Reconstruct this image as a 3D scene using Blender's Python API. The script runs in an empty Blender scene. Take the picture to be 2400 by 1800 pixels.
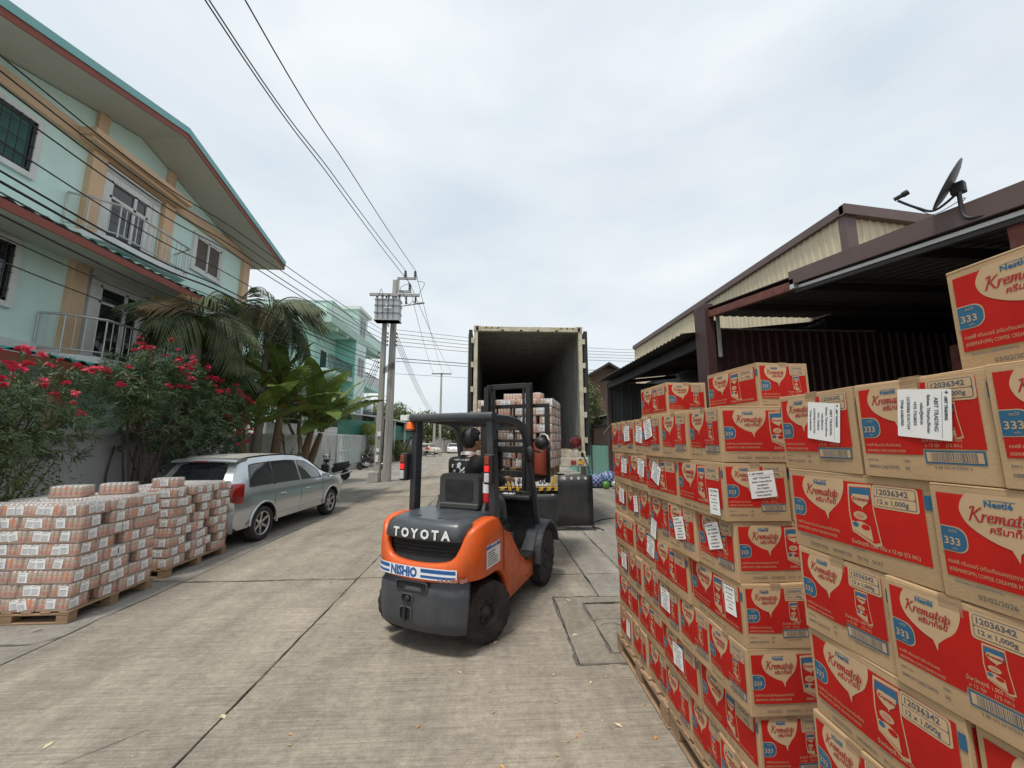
import bpy, bmesh, math, random
from mathutils import Vector as V, Matrix as Mx, Euler, Quaternion
from mathutils.noise import noise as pnoise
R = math.radians
sc = bpy.context.scene
col = sc.collection
rng = random.Random(7)

# ---------------------------------------------------------------- camera
cd = bpy.data.cameras.new('camera'); cam = bpy.data.objects.new('camera', cd); col.objects.link(cam)
cd.sensor_width = 36.0; cd.lens = 13.5; cd.clip_start = 0.05; cd.clip_end = 2000
cam.location = (0, 0, 1.85); cam.rotation_euler = (R(90 + 8.4), 0, R(-3.0))
sc.camera = cam

# ---------------------------------------------------------------- sky and sun
SUN_EL, SUN_AZ = 69.0, 218.0          # degrees; azimuth clockwise from +Y
w = bpy.data.worlds.new('World'); sc.world = w; w.use_nodes = True
nt = w.node_tree; nt.nodes.clear()
def wn(t, **k):
    n = nt.nodes.new(t)
    for a, b in k.items(): setattr(n, a, b)
    return n
wo = wn('ShaderNodeOutputWorld'); mixs = wn('ShaderNodeMixShader')
sky = wn('ShaderNodeTexSky', sky_type='NISHITA'); sky.sun_disc = False
sky.sun_elevation = R(SUN_EL); sky.sun_rotation = R(SUN_AZ); sky.dust_density = 4.0; sky.air_density = 1.4
b1 = wn('ShaderNodeBackground'); b1.inputs[1].default_value = 0.10
b2 = wn('ShaderNodeBackground'); b2.inputs[1].default_value = 0.80
tc = wn('ShaderNodeTexCoord'); mp = wn('ShaderNodeMapping'); mp.inputs['Scale'].default_value = (1.0, 1.0, 2.6)
nz = wn('ShaderNodeTexNoise'); nz.inputs['Scale'].default_value = 1.7; nz.inputs['Detail'].default_value = 5; nz.inputs['Roughness'].default_value = .52
nz.inputs['Distortion'].default_value = .35
rp = wn('ShaderNodeValToRGB'); rp.color_ramp.elements[0].position = .33; rp.color_ramp.elements[1].position = .62
rp.color_ramp.elements[0].color = (.80, .80, .80, 1); rp.color_ramp.elements[1].color = (.97, .97, .97, 1)
nz2 = wn('ShaderNodeTexNoise'); nz2.inputs['Scale'].default_value = 2.6; nz2.inputs['Detail'].default_value = 6
rp2 = wn('ShaderNodeValToRGB'); rp2.color_ramp.elements[0].position = .3; rp2.color_ramp.elements[1].position = .7
rp2.color_ramp.elements[0].color = (.66, .74, .80, 1); rp2.color_ramp.elements[1].color = (.82, .86, .885, 1)
L = nt.links.new
L(tc.outputs['Generated'], mp.inputs[0]); L(mp.outputs[0], nz.inputs[0]); L(mp.outputs[0], nz2.inputs[0])
L(nz.outputs[0], rp.inputs[0]); L(nz2.outputs[0], rp2.inputs[0]); L(rp2.outputs[0], b2.inputs[0]); L(sky.outputs[0], b1.inputs[0])
L(rp.outputs[0], mixs.inputs[0]); L(b1.outputs[0], mixs.inputs[1]); L(b2.outputs[0], mixs.inputs[2]); L(mixs.outputs[0], wo.inputs[0])

sd = bpy.data.lights.new('sun', 'SUN'); sd.energy = 2.2; sd.angle = R(10); sd.color = (1, .95, .88)
sun = bpy.data.objects.new('sun', sd); col.objects.link(sun)
_el, _az = R(SUN_EL), R(SUN_AZ)
sdir = V((math.sin(_az) * math.cos(_el), math.cos(_az) * math.cos(_el), math.sin(_el)))
sun.rotation_euler = (-sdir).to_track_quat('-Z', 'Y').to_euler()
vs = sc.view_settings; vs.view_transform = 'Standard'; vs.look = 'None'; vs.exposure = 0.50; vs.gamma = 1.0; vs.use_curve_mapping = False
sc.cycles.max_bounces = 8; sc.cycles.transparent_max_bounces = 16; sc.cycles.use_denoising = True

# ---------------------------------------------------------------- helpers
def tag(o, label=None, cat=None, group=None, kind=None):
    if label: o['label'] = label
    if cat: o['category'] = cat
    if group: o['group'] = group
    if kind: o['kind'] = kind
    return o
def empty(name, loc=(0, 0, 0), rz=0, label=None, cat=None, group=None):
    o = bpy.data.objects.new(name, None); col.objects.link(o); o.location = loc; o.rotation_euler = (0, 0, rz)
    o.empty_display_size = .2
    return tag(o, label, cat, group)
def link(name, me, parent=None, loc=(0, 0, 0), rot=(0, 0, 0)):
    o = bpy.data.objects.new(name, me); col.objects.link(o); o.location = loc; o.rotation_euler = rot
    if parent: o.parent = parent
    return o

class MB:
    """collects geometry; build() links it as one mesh object"""
    def __init__(s): s.v = []; s.f = []; s.m = []; s.s = []; s.X = None
    def add(s, vs, fs, mi=0, sm=False):
        b = len(s.v)
        if s.X is not None: vs = [s.X @ V(p) for p in vs]
        s.v += [tuple(p) for p in vs]
        for f in fs: s.f.append([b + i for i in f]); s.m.append(mi); s.s.append(sm)
        return s
    def box(s, x0, y0, z0, x1, y1, z1, mi=0):
        if x0 > x1: x0, x1 = x1, x0
        if y0 > y1: y0, y1 = y1, y0
        if z0 > z1: z0, z1 = z1, z0
        return s.hexa([(x0, y0, z0), (x1, y0, z0), (x1, y1, z0), (x0, y1, z0), (x0, y0, z1), (x1, y0, z1), (x1, y1, z1), (x0, y1, z1)], mi)
    def hexa(s, p, mi=0):
        return s.add(p, [(0, 3, 2, 1), (4, 5, 6, 7), (0, 1, 5, 4), (1, 2, 6, 5), (2, 3, 7, 6), (3, 0, 4, 7)], mi)
    def cbox(s, c, sz, rot=None, mi=0):
        m = Mx.Translation(V(c)) @ (Euler(rot).to_matrix().to_4x4() if rot else Mx.Identity(4))
        h = [a / 2 for a in sz]
        p = [m @ V((i * h[0], j * h[1], k * h[2])) for k in (-1, 1) for i, j in ((-1, -1), (1, -1), (1, 1), (-1, 1))]
        return s.hexa(p, mi)
    def bar(s, a, b, wx, wy, up=(0, 0, 1), mi=0):
        a, b = V(a), V(b); d = (b - a).normalized(); u = V(up)
        if abs(d.dot(u)) > .98: u = V((0, 1, 0))
        r = d.cross(u).normalized(); u = r.cross(d)
        p = []
        for q in (a, b): p += [q - r * wx / 2 - u * wy / 2, q + r * wx / 2 - u * wy / 2, q + r * wx / 2 + u * wy / 2, q - r * wx / 2 + u * wy / 2]
        return s.add(p, [(0, 3, 2, 1), (4, 5, 6, 7), (0, 1, 5, 4), (1, 2, 6, 5), (2, 3, 7, 6), (3, 0, 4, 7)], mi)
    def tube(s, pts, r, n=8, mi=0, caps=True, sm=True):
        pts = [V(p) for p in pts]; k = len(pts)
        rr = r if isinstance(r, (list, tuple)) else [r] * k
        vs = []; up = None
        for i in range(k):
            d = (pts[min(i + 1, k - 1)] - pts[max(i - 1, 0)])
            d = d.normalized() if d.length > 1e-9 else V((0, 0, 1))
            if up is None:
                up = V((0, 0, 1)) if abs(d.z) < .9 else V((1, 0, 0))
            a = d.cross(up)
            if a.length < 1e-6: a = d.cross(V((1, .3, 0)))
            a.normalize(); up = a.cross(d).normalized()
            for j in range(n):
                t = 2 * math.pi * j / n
                vs.append(pts[i] + (a * math.cos(t) + up * math.sin(t)) * rr[i])
        fs = [(i * n + j, i * n + (j + 1) % n, (i + 1) * n + (j + 1) % n, (i + 1) * n + j) for i in range(k - 1) for j in range(n)]
        s.add(vs, fs, mi, sm)
        if caps:
            s.add(vs[:n], [tuple(range(n - 1, -1, -1))], mi); s.add(vs[-n:], [tuple(range(n))], mi)
        return s
    def lathe(s, prof, n=16, M=None, mi=0, sm=True, caps=True):
        """profile (radius, height) turned about local z"""
        M = M or Mx.Identity(4); vs = []
        for r, z in prof:
            for j in range(n):
                t = 2 * math.pi * j / n; vs.append(M @ V((r * math.cos(t), r * math.sin(t), z)))
        fs = [(i * n + j, i * n + (j + 1) % n, (i + 1) * n + (j + 1) % n, (i + 1) * n + j) for i in range(len(prof) - 1) for j in range(n)]
        s.add(vs, fs, mi, sm)
        if not caps: return s
        if prof[0][0] > 1e-5: s.add(vs[:n], [tuple(range(n - 1, -1, -1))], mi)
        if prof[-1][0] > 1e-5: s.add(vs[-n:], [tuple(range(n))], mi)
        return s
    def prism(s, poly, a, b, pl='xz', mi=0, sm=False):
        """2-d polygon extruded from a to b along the axis left out of pl"""
        def P(u, v, w):
            return {'xz': (u, w, v), 'xy': (u, v, w), 'yz': (w, u, v)}[pl]
        n = len(poly); vs = [P(u, v, a) for u, v in poly] + [P(u, v, b) for u, v in poly]
        s.add(vs, [(i, (i + 1) % n, n + (i + 1) % n, n + i) for i in range(n)], mi, sm)
        s.add(vs[:n], [tuple(range(n - 1, -1, -1))], mi); s.add(vs[n:], [tuple(range(n))], mi)
        return s
    def loft(s, rings, mi=0, sm=True, caps=True, closed=True):
        n = len(rings[0]); vs = [p for r in rings for p in r]
        e = n if closed else n - 1
        fs = [(i * n + j, i * n + (j + 1) % n, (i + 1) * n + (j + 1) % n, (i + 1) * n + j) for i in range(len(rings) - 1) for j in range(e)]
        s.add(vs, fs, mi, sm)
        if caps and closed:
            s.add(rings[0], [tuple(range(n - 1, -1, -1))], mi); s.add(rings[-1], [tuple(range(n))], mi)
        return s
    def poly(s, pts, mi=0, sm=False): return s.add(pts, [tuple(range(len(pts)))], mi, sm)
    def mesh(s, name, mats, bevel=0, seg=1, ang=35, merge=0, fixn=True):
        me = bpy.data.meshes.new(name); me.from_pydata(s.v, [], s.f)
        for m in (mats if isinstance(mats, (list, tuple)) else [mats]): me.materials.append(m)
        me.polygons.foreach_set('material_index', s.m); me.polygons.foreach_set('use_smooth', s.s)
        if bevel or merge or fixn:
            bm = bmesh.new(); bm.from_mesh(me)
            if merge: bmesh.ops.remove_doubles(bm, verts=bm.verts, dist=merge)
            if fixn: bmesh.ops.recalc_face_normals(bm, faces=bm.faces)
            if bevel:
                es = [e for e in bm.edges if len(e.link_faces) == 2 and e.calc_face_angle(0) > R(ang)]
                if es: bmesh.ops.bevel(bm, geom=es, offset=bevel, segments=seg, affect='EDGES', profile=.5, clamp_overlap=True)
            bm.to_mesh(me); bm.free()
        me.update()
        return me
    def build(s, name, mats, parent=None, loc=(0, 0, 0), rot=(0, 0, 0), **k):
        return link(name, s.mesh(name, mats, **k), parent, loc, rot)

def smooth_sub(o, lv=2):
    m = o.modifiers.new('sub', 'SUBSURF'); m.levels = lv; m.render_levels = lv
    return o

# ---------------------------------------------------------------- materials
def mat(name, c, rough=.6, metal=0, var=.12, scale=4, bump=0, bscale=60, dirt=None, rnd=0, coat=0, spec=.5, alpha=1, coord='Object',
        stretch=None, emit=0, trans=0, sheen=0):
    m = bpy.data.materials.new(name); m.use_nodes = True; nt = m.node_tree; N = nt.nodes.new; L = nt.links.new
    p = nt.nodes['Principled BSDF']; c = tuple(c) + (1,)
    p.inputs['Roughness'].default_value = rough; p.inputs['Metallic'].default_value = metal
    p.inputs['Specular IOR Level'].default_value = spec; p.inputs['Coat Weight'].default_value = coat; p.inputs['Coat Roughness'].default_value = .08
    p.inputs['Alpha'].default_value = alpha; p.inputs['Transmission Weight'].default_value = trans
    if emit: p.inputs['Emission Color'].default_value = c; p.inputs['Emission Strength'].default_value = emit
    tc = N('ShaderNodeTexCoord'); src = tc.outputs['Object' if coord == 'World' else coord]
    if coord == 'World':
        g = N('ShaderNodeNewGeometry'); src = g.outputs['Position']
    if stretch:
        mp = N('ShaderNodeMapping'); mp.inputs['Scale'].default_value = stretch; L(src, mp.inputs[0]); src = mp.outputs[0]
    n1 = N('ShaderNodeTexNoise'); n1.inputs['Scale'].default_value = scale; n1.inputs['Detail'].default_value = 6; n1.inputs['Roughness'].default_value = .6
    L(src, n1.inputs[0])
    mr = N('ShaderNodeMapRange'); mr.inputs[1].default_value = .25; mr.inputs[2].default_value = .75
    mr.inputs[3].default_value = 1 - var; mr.inputs[4].default_value = 1 + var; L(n1.outputs[0], mr.inputs[0])
    val = mr.outputs[0]
    if rnd:
        oi = N('ShaderNodeObjectInfo'); m2 = N('ShaderNodeMapRange'); m2.inputs[3].default_value = 1 - rnd; m2.inputs[4].default_value = 1 + rnd
        L(oi.outputs['Random'], m2.inputs[0]); mu = N('ShaderNodeMath'); mu.operation = 'MULTIPLY'; L(val, mu.inputs[0]); L(m2.outputs[0], mu.inputs[1]); val = mu.outputs[0]
    hs = N('ShaderNodeHueSaturation'); hs.inputs['Color'].default_value = c; L(val, hs.inputs['Value'])
    out = hs.outputs[0]
    if dirt:
        dc, am, ds = dirt[:3]
        n2 = N('ShaderNodeTexNoise'); n2.inputs['Scale'].default_value = ds; n2.inputs['Detail'].default_value = 8; n2.inputs['Roughness'].default_value = .68
        if len(dirt) > 3:
            mp2 = N('ShaderNodeMapping'); mp2.inputs['Scale'].default_value = dirt[3]; L(src, mp2.inputs[0]); L(mp2.outputs[0], n2.inputs[0])
        else: L(src, n2.inputs[0])
        r2 = N('ShaderNodeMapRange'); r2.inputs[1].default_value = .45; r2.inputs[2].default_value = .72; r2.inputs[3].default_value = 0; r2.inputs[4].default_value = am
        L(n2.outputs[0], r2.inputs[0])
        mx = N('ShaderNodeMix'); mx.data_type = 'RGBA'; mx.inputs['B'].default_value = tuple(dc) + (1,)
        L(r2.outputs[0], mx.inputs['Factor']); L(out, mx.inputs['A']); out = mx.outputs['Result']
        rr = N('ShaderNodeMapRange'); rr.inputs[3].default_value = rough; rr.inputs[4].default_value = min(1, rough + .3); L(r2.outputs[0], rr.inputs[0]); L(rr.outputs[0], p.inputs['Roughness'])
    L(out, p.inputs['Base Color'])
    if bump:
        n3 = N('ShaderNodeTexNoise'); n3.inputs['Scale'].default_value = bscale; n3.inputs['Detail'].default_value = 5; L(src, n3.inputs[0])
        bp = N('ShaderNodeBump'); bp.inputs['Strength'].default_value = bump; bp.inputs['Distance'].default_value = .01; L(n3.outputs[0], bp.inputs['Height']); L(bp.outputs[0], p.inputs['Normal'])
    return m

def text_polys(s, size=.1, bold=0, shear=0, res=2, align='LEFT', sx=1.0):
    """text as (verts2d, faces)"""
    c = bpy.data.curves.new('text', 'FONT'); c.body = s; c.size = size; c.resolution_u = res; c.offset = bold; c.shear = shear; c.align_x = align
    o = bpy.data.objects.new('text', c); col.objects.link(o)
    me = bpy.data.meshes.new_from_object(o)
    vs = [(v.co.x * sx, v.co.y) for v in me.vertices]; fs = [tuple(p.vertices) for p in me.polygons]
    bpy.data.objects.remove(o); bpy.data.curves.remove(c); bpy.data.meshes.remove(me)
    return vs, fs
_tc = {}
def put_text(mb, s, u, v, size, F, mi, off, **k):
    key = (s, size, tuple(sorted(k.items())))
    if key not in _tc: _tc[key] = text_polys(s, size, **k)
    vs, fs = _tc[key]
    mb.add([F(u + a, v + b, off) for a, b in vs], fs, mi)

def catmull(pts, n=6, closed=False):
    P = [V(p) for p in pts]; out = []; k = len(P)
    rngi = range(k if closed else k - 1)
    for i in rngi:
        if closed: a, b, c, d = P[(i - 1) % k], P[i], P[(i + 1) % k], P[(i + 2) % k]
        else: a, b, c, d = P[max(i - 1, 0)], P[i], P[i + 1], P[min(i + 2, k - 1)]
        for j in range(n):
            t = j / n
            out.append(.5 * ((2 * b) + (c - a) * t + (2 * a - 5 * b + 4 * c - d) * t * t + (3 * b - a - 3 * c + d) * t ** 3))
    if not closed: out.append(P[-1])
    return out
def copy_tree(o, parent=None):
    c = o.copy(); col.objects.link(c); c.parent = parent
    for ch in list(o.children): copy_tree(ch, c)
    return c
def rrect(u0, v0, u1, v1, r, n=4, corners=(1, 1, 1, 1)):
    out = []
    for (cx, cy, a0), on in zip(((u1 - r, v1 - r, 0), (u0 + r, v1 - r, 90), (u0 + r, v0 + r, 180), (u1 - r, v0 + r, 270)), corners):
        if on: out += [(cx + r * math.cos(R(a0 + 90 * i / n)), cy + r * math.sin(R(a0 + 90 * i / n))) for i in range(n + 1)]
        else: out.append((cx + r * (1 if a0 in (0, 270) else -1), cy + r * (1 if a0 in (0, 90) else -1)))
    return out
# ================================================================ ground
def concrete(name, base, broom=1.0):
    m = bpy.data.materials.new(name); m.use_nodes = True; nt = m.node_tree; N = nt.nodes.new; L = nt.links.new
    p = nt.nodes['Principled BSDF']; p.inputs['Roughness'].default_value = .85; p.inputs['Specular IOR Level'].default_value = .25
    g = N('ShaderNodeNewGeometry').outputs['Position']
    def noise(scale, det, st=(1, 1, 1), rough=.6):
        mp = N('ShaderNodeMapping'); mp.inputs['Scale'].default_value = st; L(g, mp.inputs[0])
        n = N('ShaderNodeTexNoise'); n.inputs['Scale'].default_value = scale; n.inputs['Detail'].default_value = det; n.inputs['Roughness'].default_value = rough
        L(mp.outputs[0], n.inputs[0]); return n.outputs[0]
    def rng_(s, a, b, c, d):
        r = N('ShaderNodeMapRange'); r.inputs[1].default_value = a; r.inputs[2].default_value = b; r.inputs[3].default_value = c; r.inputs[4].default_value = d; L(s, r.inputs[0]); return r.outputs[0]
    def mul(a, b):
        k = N('ShaderNodeMath'); k.operation = 'MULTIPLY'; L(a, k.inputs[0]); L(b, k.inputs[1]); return k.outputs[0]
    gr_ = rng_(noise(17, 6, (1, 1, 1), .75), .3, .7, .74, 1.20); big = mul(gr_, rng_(noise(.55, 6), .3, .7, .80, 1.15)); mid = rng_(noise(3.2, 8, (1, 1, 1), .7), .3, .7, .82, 1.14); fine = rng_(noise(90, 3), .3, .7, .84, 1.14)
    broomn = noise(1.0, 3, (1.3, 62, 1), .8); br = rng_(broomn, .32, .68, 1 - .26 * broom, 1 + .18 * broom)
    streak = rng_(noise(1.0, 5, (2.6, .28, 1), .6), .35, .7, 1.12, .80)
    v = mul(mul(mul(big, mid), mul(fine, br)), streak)
    hs = N('ShaderNodeHueSaturation'); hs.inputs['Color'].default_value = base + (1,); L(v, hs.inputs['Value'])
    # oil and rubber spots
    vo = N('ShaderNodeTexVoronoi'); vo.inputs['Scale'].default_value = 1.5; vo.inputs['Randomness'].default_value = 1
    mp = N('ShaderNodeMapping'); mp.inputs['Scale'].default_value = (1.15, .95, 1); L(g, mp.inputs[0]); nn = N('ShaderNodeTexNoise'); nn.inputs['Scale'].default_value = 14; nn.inputs['Detail'].default_value = 4; L(mp.outputs[0], nn.inputs[0])
    ad = N('ShaderNodeMix'); ad.data_type = 'RGBA'; ad.inputs['Factor'].default_value = .05; L(mp.outputs[0], ad.inputs['A']); L(nn.outputs['Color'], ad.inputs['B']); L(ad.outputs['Result'], vo.inputs[0])
    spot = rng_(vo.outputs['Distance'], .035, .06, .62, 0)
    gate = rng_(noise(.9, 2), .5, .56, 0, 1); spot = mul(spot, gate)
    st2 = rng_(noise(1.25, 9, (1, .8, 1), .72), .54, .74, 0, .62)
    def over(a, fac, c):
        mx = N('ShaderNodeMix'); mx.data_type = 'RGBA'; mx.inputs['B'].default_value = c + (1,); L(fac, mx.inputs['Factor']); L(a, mx.inputs['A']); return mx.outputs['Result']
    o = over(hs.outputs[0], st2, (base[0] * .52, base[1] * .5, base[2] * .5)); o = over(o, spot, (.05, .048, .045))
    vs2 = N('ShaderNodeTexVoronoi'); vs2.inputs['Scale'].default_value = 7; L(ad.outputs['Result'], vs2.inputs[0]); o = over(o, mul(rng_(vs2.outputs['Distance'], .05, .09, .55, 0), rng_(noise(2.3, 3), .48, .6, 0, 1)), (.07, .066, .06)); L(o, p.inputs['Base Color'])
    bp = N('ShaderNodeBump'); bp.inputs['Strength'].default_value = .5; bp.inputs['Distance'].default_value = .004 * broom + .001
    hh = N('ShaderNodeMath'); hh.operation = 'ADD'; L(broomn, hh.inputs[0]); L(fine, hh.inputs[1]); L(hh.outputs[0], bp.inputs['Height']); L(bp.outputs[0], p.inputs['Normal'])
    return m
M_road = concrete('road_concrete', (.305, .268, .216))
M_apron = concrete('apron_concrete', (.28, .258, .225), .35)
M_patch = concrete('patch_concrete', (.26, .23, .185), .25)
M_soil = mat('joint_filler', (.07, .065, .058), .95, var=.4, scale=9, coord='World')
M_earth = mat('outer_ground', (.24, .22, .19), .95, var=.25, scale=.6, coord='World', bump=.3, bscale=20)

g = MB(); g.poly([(-400, -60, -.05), (400, -60, -.05), (400, 700, -.05), (-400, 700, -.05)])
tag(g.build('ground', M_earth, fixn=False), kind='structure')
road = MB(); road.poly([(-12.6, -4, -.022), (13, -4, -.022), (13, 92, -.022), (-12.6, 92, -.022)])
road = road.build('road', M_soil, fixn=False); tag(road, kind='structure')

def jag(a, b, amp, step=.09):
    """points from a to b (b left out) with a small ragged offset"""
    a, b = V(a), V(b); d = b - a; n = max(2, int(d.length / step)); t = d.normalized(); nrm = V((-t.y, t.x))
    return [a + d * i / n + (nrm * amp * (pnoise(V((a.x + d.x * i / n, a.y + d.y * i / n, 3.3)) * 3) + .6 * pnoise(V((a.x + d.x * i / n, a.y + d.y * i / n, 1.3)) * 14)) if i else V((0, 0))) for i in range(n)]
def slab(poly, m=M_road, z=0.0, g_=.009, amp=.012, name='concrete_slab', far=False):
    cx = sum(p[0] for p in poly) / len(poly); pts = []
    for i in range(len(poly)):
        a, b = poly[i], poly[(i + 1) % len(poly)]
        pts += jag(a, b, 0 if far else amp, .12) if not far else [V(a)]
    mb = MB(); n = len(pts)
    mb.add([(p.x, p.y, z) for p in pts] + [(p.x, p.y, z - .02) for p in pts], [tuple(range(n))] + [(i, n + i, n + (i + 1) % n, (i + 1) % n) for i in range(n)])
    return mb.build(name, m, road)
def rect(x0, y0, x1, y1, g_=.009): return [(x0 + g_, y0 + g_), (x1 - g_, y0 + g_), (x1 - g_, y1 - g_), (x0 + g_, y1 - g_)]
YB = [-4, 5.66, 13.4, 21.2, 30, 42, 58, 90]
for i in range(len(YB) - 1):
    y0, y1 = YB[i], YB[i + 1]; far = y0 > 20
    slab(rect(-12.5, y0, -7.2, y1), M_apron, far=far)
    slab(rect(-7.2, y0, -4.07, y1), M_apron, far=far)
    slab(rect(-4.07, y0 - (.05 if i else 0), -1.8, y1 - .05), far=far)
    if i: slab(rect(-1.8, y0, 1.3, y1), far=far)
    if i: slab(rect(1.3, y0, 1.88, y1), M_apron, far=far)
    slab(rect(1.88, y0 + .2, 12.9, y1 + .2), M_apron, far=far)
slab([(-1.791, -4), (1.291, -4), (1.291, 3.47), (.735, 3.47), (.735, 4.88), (1.291, 4.88), (1.291, 5.651), (-1.791, 5.651)])
slab([(1.309, -4), (1.871, -4), (1.871, 5.651), (1.309, 5.651), (1.309, 4.88), (1.58, 4.86), (1.58, 3.47), (1.309, 3.47)], M_apron)
# drain cover let into the road
slab([(.755, 3.49), (1.56, 3.49), (1.56, 3.63), (1.062, 3.63), (1.062, 4.70), (1.56, 4.70), (1.56, 4.85), (.755, 4.86)], M_patch, .002, name='drain_surround')
slab(rect(1.075, 3.645, 1.56, 4.30), M_patch, -.004, name='drain_cover', amp=.02); slab(rect(1.075, 4.31, 1.56, 4.69), M_patch, -.008, name='drain_cover', amp=.02)

# old joint sealant: ragged dark strips lying in and over the joints
M_tar = mat('joint_sealant', (.10, .092, .08), .8, var=.3, scale=6, coord='World')
def seal(pts, w_, z=.0035):
    P_ = catmull([(a, b, 0) for a, b in pts], 12); A = []; B_ = []
    for i, p in enumerate(P_):
        d = (P_[min(i + 1, len(P_) - 1)] - P_[max(i - 1, 0)]).normalized(); nr = V((-d.y, d.x, 0)); k = w_ * max(.12, .5 + 1.5 * pnoise(V((p.x, p.y, 2)) * 1.9) + .9 * pnoise(V((p.x, p.y, 7)) * 11))
        j = .010 * pnoise(V((p.x, p.y, 5)) * 6); A.append(p + nr * (k + j) + V((0, 0, z))); B_.append(p - nr * (k - j) + V((0, 0, z)))
    mb = MB(); n = len(A); mb.add(A + B_, [(i, i + 1, n + i + 1, n + i) for i in range(n - 1)]); mb.build('joint_sealant', M_tar, road, fixn=False)
lin = lambda a, b, k: [(a[0] + (b[0] - a[0]) * i / k + rng.uniform(-.012, .012), a[1] + (b[1] - a[1]) * i / k + rng.uniform(-.012, .012)) for i in range(k + 1)]
seal(lin((-1.8, -1), (-1.8, 12), 44), .0075); seal(lin((-1.8, 12), (-1.8, 40), 20), .014); seal(lin((-4.05, 5.62), (-1.8, 5.65), 8), .016); seal(lin((-1.8, 5.66), (1.3, 5.66), 9), .011)
seal([(-5.4, 4.02), (-4.75, 4.03), (-4.46, 4.05), (-4.2, 4.06), (-4.08, 4.22), (-4.10, 4.7), (-4.05, 5.1), (-4.07, 5.62)], .022); seal(lin((-4.07, 5.7), (-4.07, 20), 24), .010)
seal(lin((1.3, 4.9), (1.3, 16), 22), .012); seal(lin((1.88, 5.7), (1.88, 16), 16), .008); seal(lin((-4.07, 13.4), (1.3, 13.4), 10), .014); seal(lin((.74, 3.47), (.74, 4.88), 6), .012); seal(lin((.74, 4.88), (1.55, 4.87), 4), .010); seal(lin((.74, 3.47), (1.5, 3.47), 4), .012); seal(lin((1.065, 3.63), (1.065, 4.70), 6), .014); seal(lin((1.06, 4.70), (1.56, 4.72), 4), .010)
# hairline cracks
for pts, w_ in (([(-3.9, 2.2), (-3.2, 2.6), (-2.7, 2.5), (-2.2, 2.9)], .003), ([(1.9, 7.6), (2.4, 7.2), (3.0, 7.5), (3.8, 7.1)], .004), ([(1.1, 4.15), (1.25, 4.2), (1.38, 4.1), (1.56, 4.22)], .005), ([(.8, 3.9), (.95, 4.0), (1.05, 3.95)], .004), ([(-3.2, 8.0), (-2.7, 9.1), (-2.9, 10.2), (-2.3, 11.4)], .004), ([(-.5, 6.2), (.1, 7.0), (0, 8.1)], .003), ([(2.1, 5.9), (2.5, 6.4), (2.45, 7.0)], .004)): seal(pts, w_)
# ================================================================ creamer cartons
CL, CW, CH = .462, .31, .266
M_kraft = mat('kraft_board', (.43, .292, .165), .85, var=.1, scale=9, bump=.12, bscale=160, dirt=((.3, .19, .1), .3, 5), rnd=.06, spec=.2)
M_red = mat('red_ink', (.43, .013, .008), .7, var=.1, scale=14, rnd=.09, dirt=((.33, .010, .009), .4, 9), spec=.2)
M_redd = mat('dark_red_ink', (.33, .012, .016), .62, var=.1)
M_blue = mat('blue_ink', (.018, .105, .195), .62, var=.1, scale=20)
M_kink = mat('kraft_show_through', (.47, .325, .19), .8, var=.06, scale=12, spec=.2)
M_dark = mat('dark_ink', (.07, .085, .1), .7, var=.1)
M_pink = mat('faded_print', (.45, .2, .13), .7, var=.2, scale=60)
M_white = mat('white_label_paper', (.80, .79, .77), .55, var=.03, scale=30)
M_tape = mat('packing_tape', (.42, .29, .17), .2, var=.06, alpha=.38, coat=.3)
INK = [M_red, M_redd, M_blue, M_kink, M_dark, M_pink]

SCRIPT = {  # skeleton strokes of a brush script: letter -> (advance, strokes)
 'K': (.80, [[(.06, .86), (.16, .98), (.30, 1.0), (.27, .8), (.19, .45), (.10, .02), (.02, -.06)], [(.80, .98), (.62, .86), (.42, .62), (.26, .50)], [(.27, .53), (.42, .36), (.55, .10), (.70, -.06), (.86, .0)]]),
 'r': (.36, [[(.04, .46), (.10, .50), (.08, .3), (.05, .0)], [(.07, .26), (.16, .44), (.27, .50), (.36, .43)]]),
 'e': (.42, [[(.06, .24), (.22, .26), (.34, .36), (.30, .48), (.18, .48), (.06, .32), (.06, .12), (.16, .0), (.30, .02), (.42, .12)]]),
 'm': (.72, [[(.04, .44), (.10, .50), (.09, .3), (.05, .0)], [(.08, .26), (.20, .46), (.31, .46), (.31, .28), (.28, .0)], [(.30, .26), (.42, .46), (.54, .46), (.54, .26), (.52, .06), (.60, .0), (.70, .08)]]),
 'a': (.48, [[(.38, .42), (.26, .50), (.10, .40), (.05, .18), (.12, .0), (.25, .06), (.36, .28)], [(.41, .50), (.37, .26), (.36, .06), (.44, .0), (.52, .08)]]),
 't': (.36, [[(.22, .80), (.17, .45), (.12, .14), (.18, .0), (.30, .06)], [(-.02, .50), (.16, .54), (.38, .58)]]),
 'o': (.46, [[(.28, .50), (.12, .44), (.05, .22), (.12, .02), (.27, .0), (.38, .16), (.38, .36), (.28, .50), (.38, .44), (.48, .48)]]),
 'p': (.52, [[(.04, .62), (.12, .70), (.13, .4), (.07, -.1), (.03, -.36)], [(.10, .3), (.22, .48), (.38, .48), (.44, .32), (.38, .10), (.24, .0), (.10, .08)]]),
}
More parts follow.
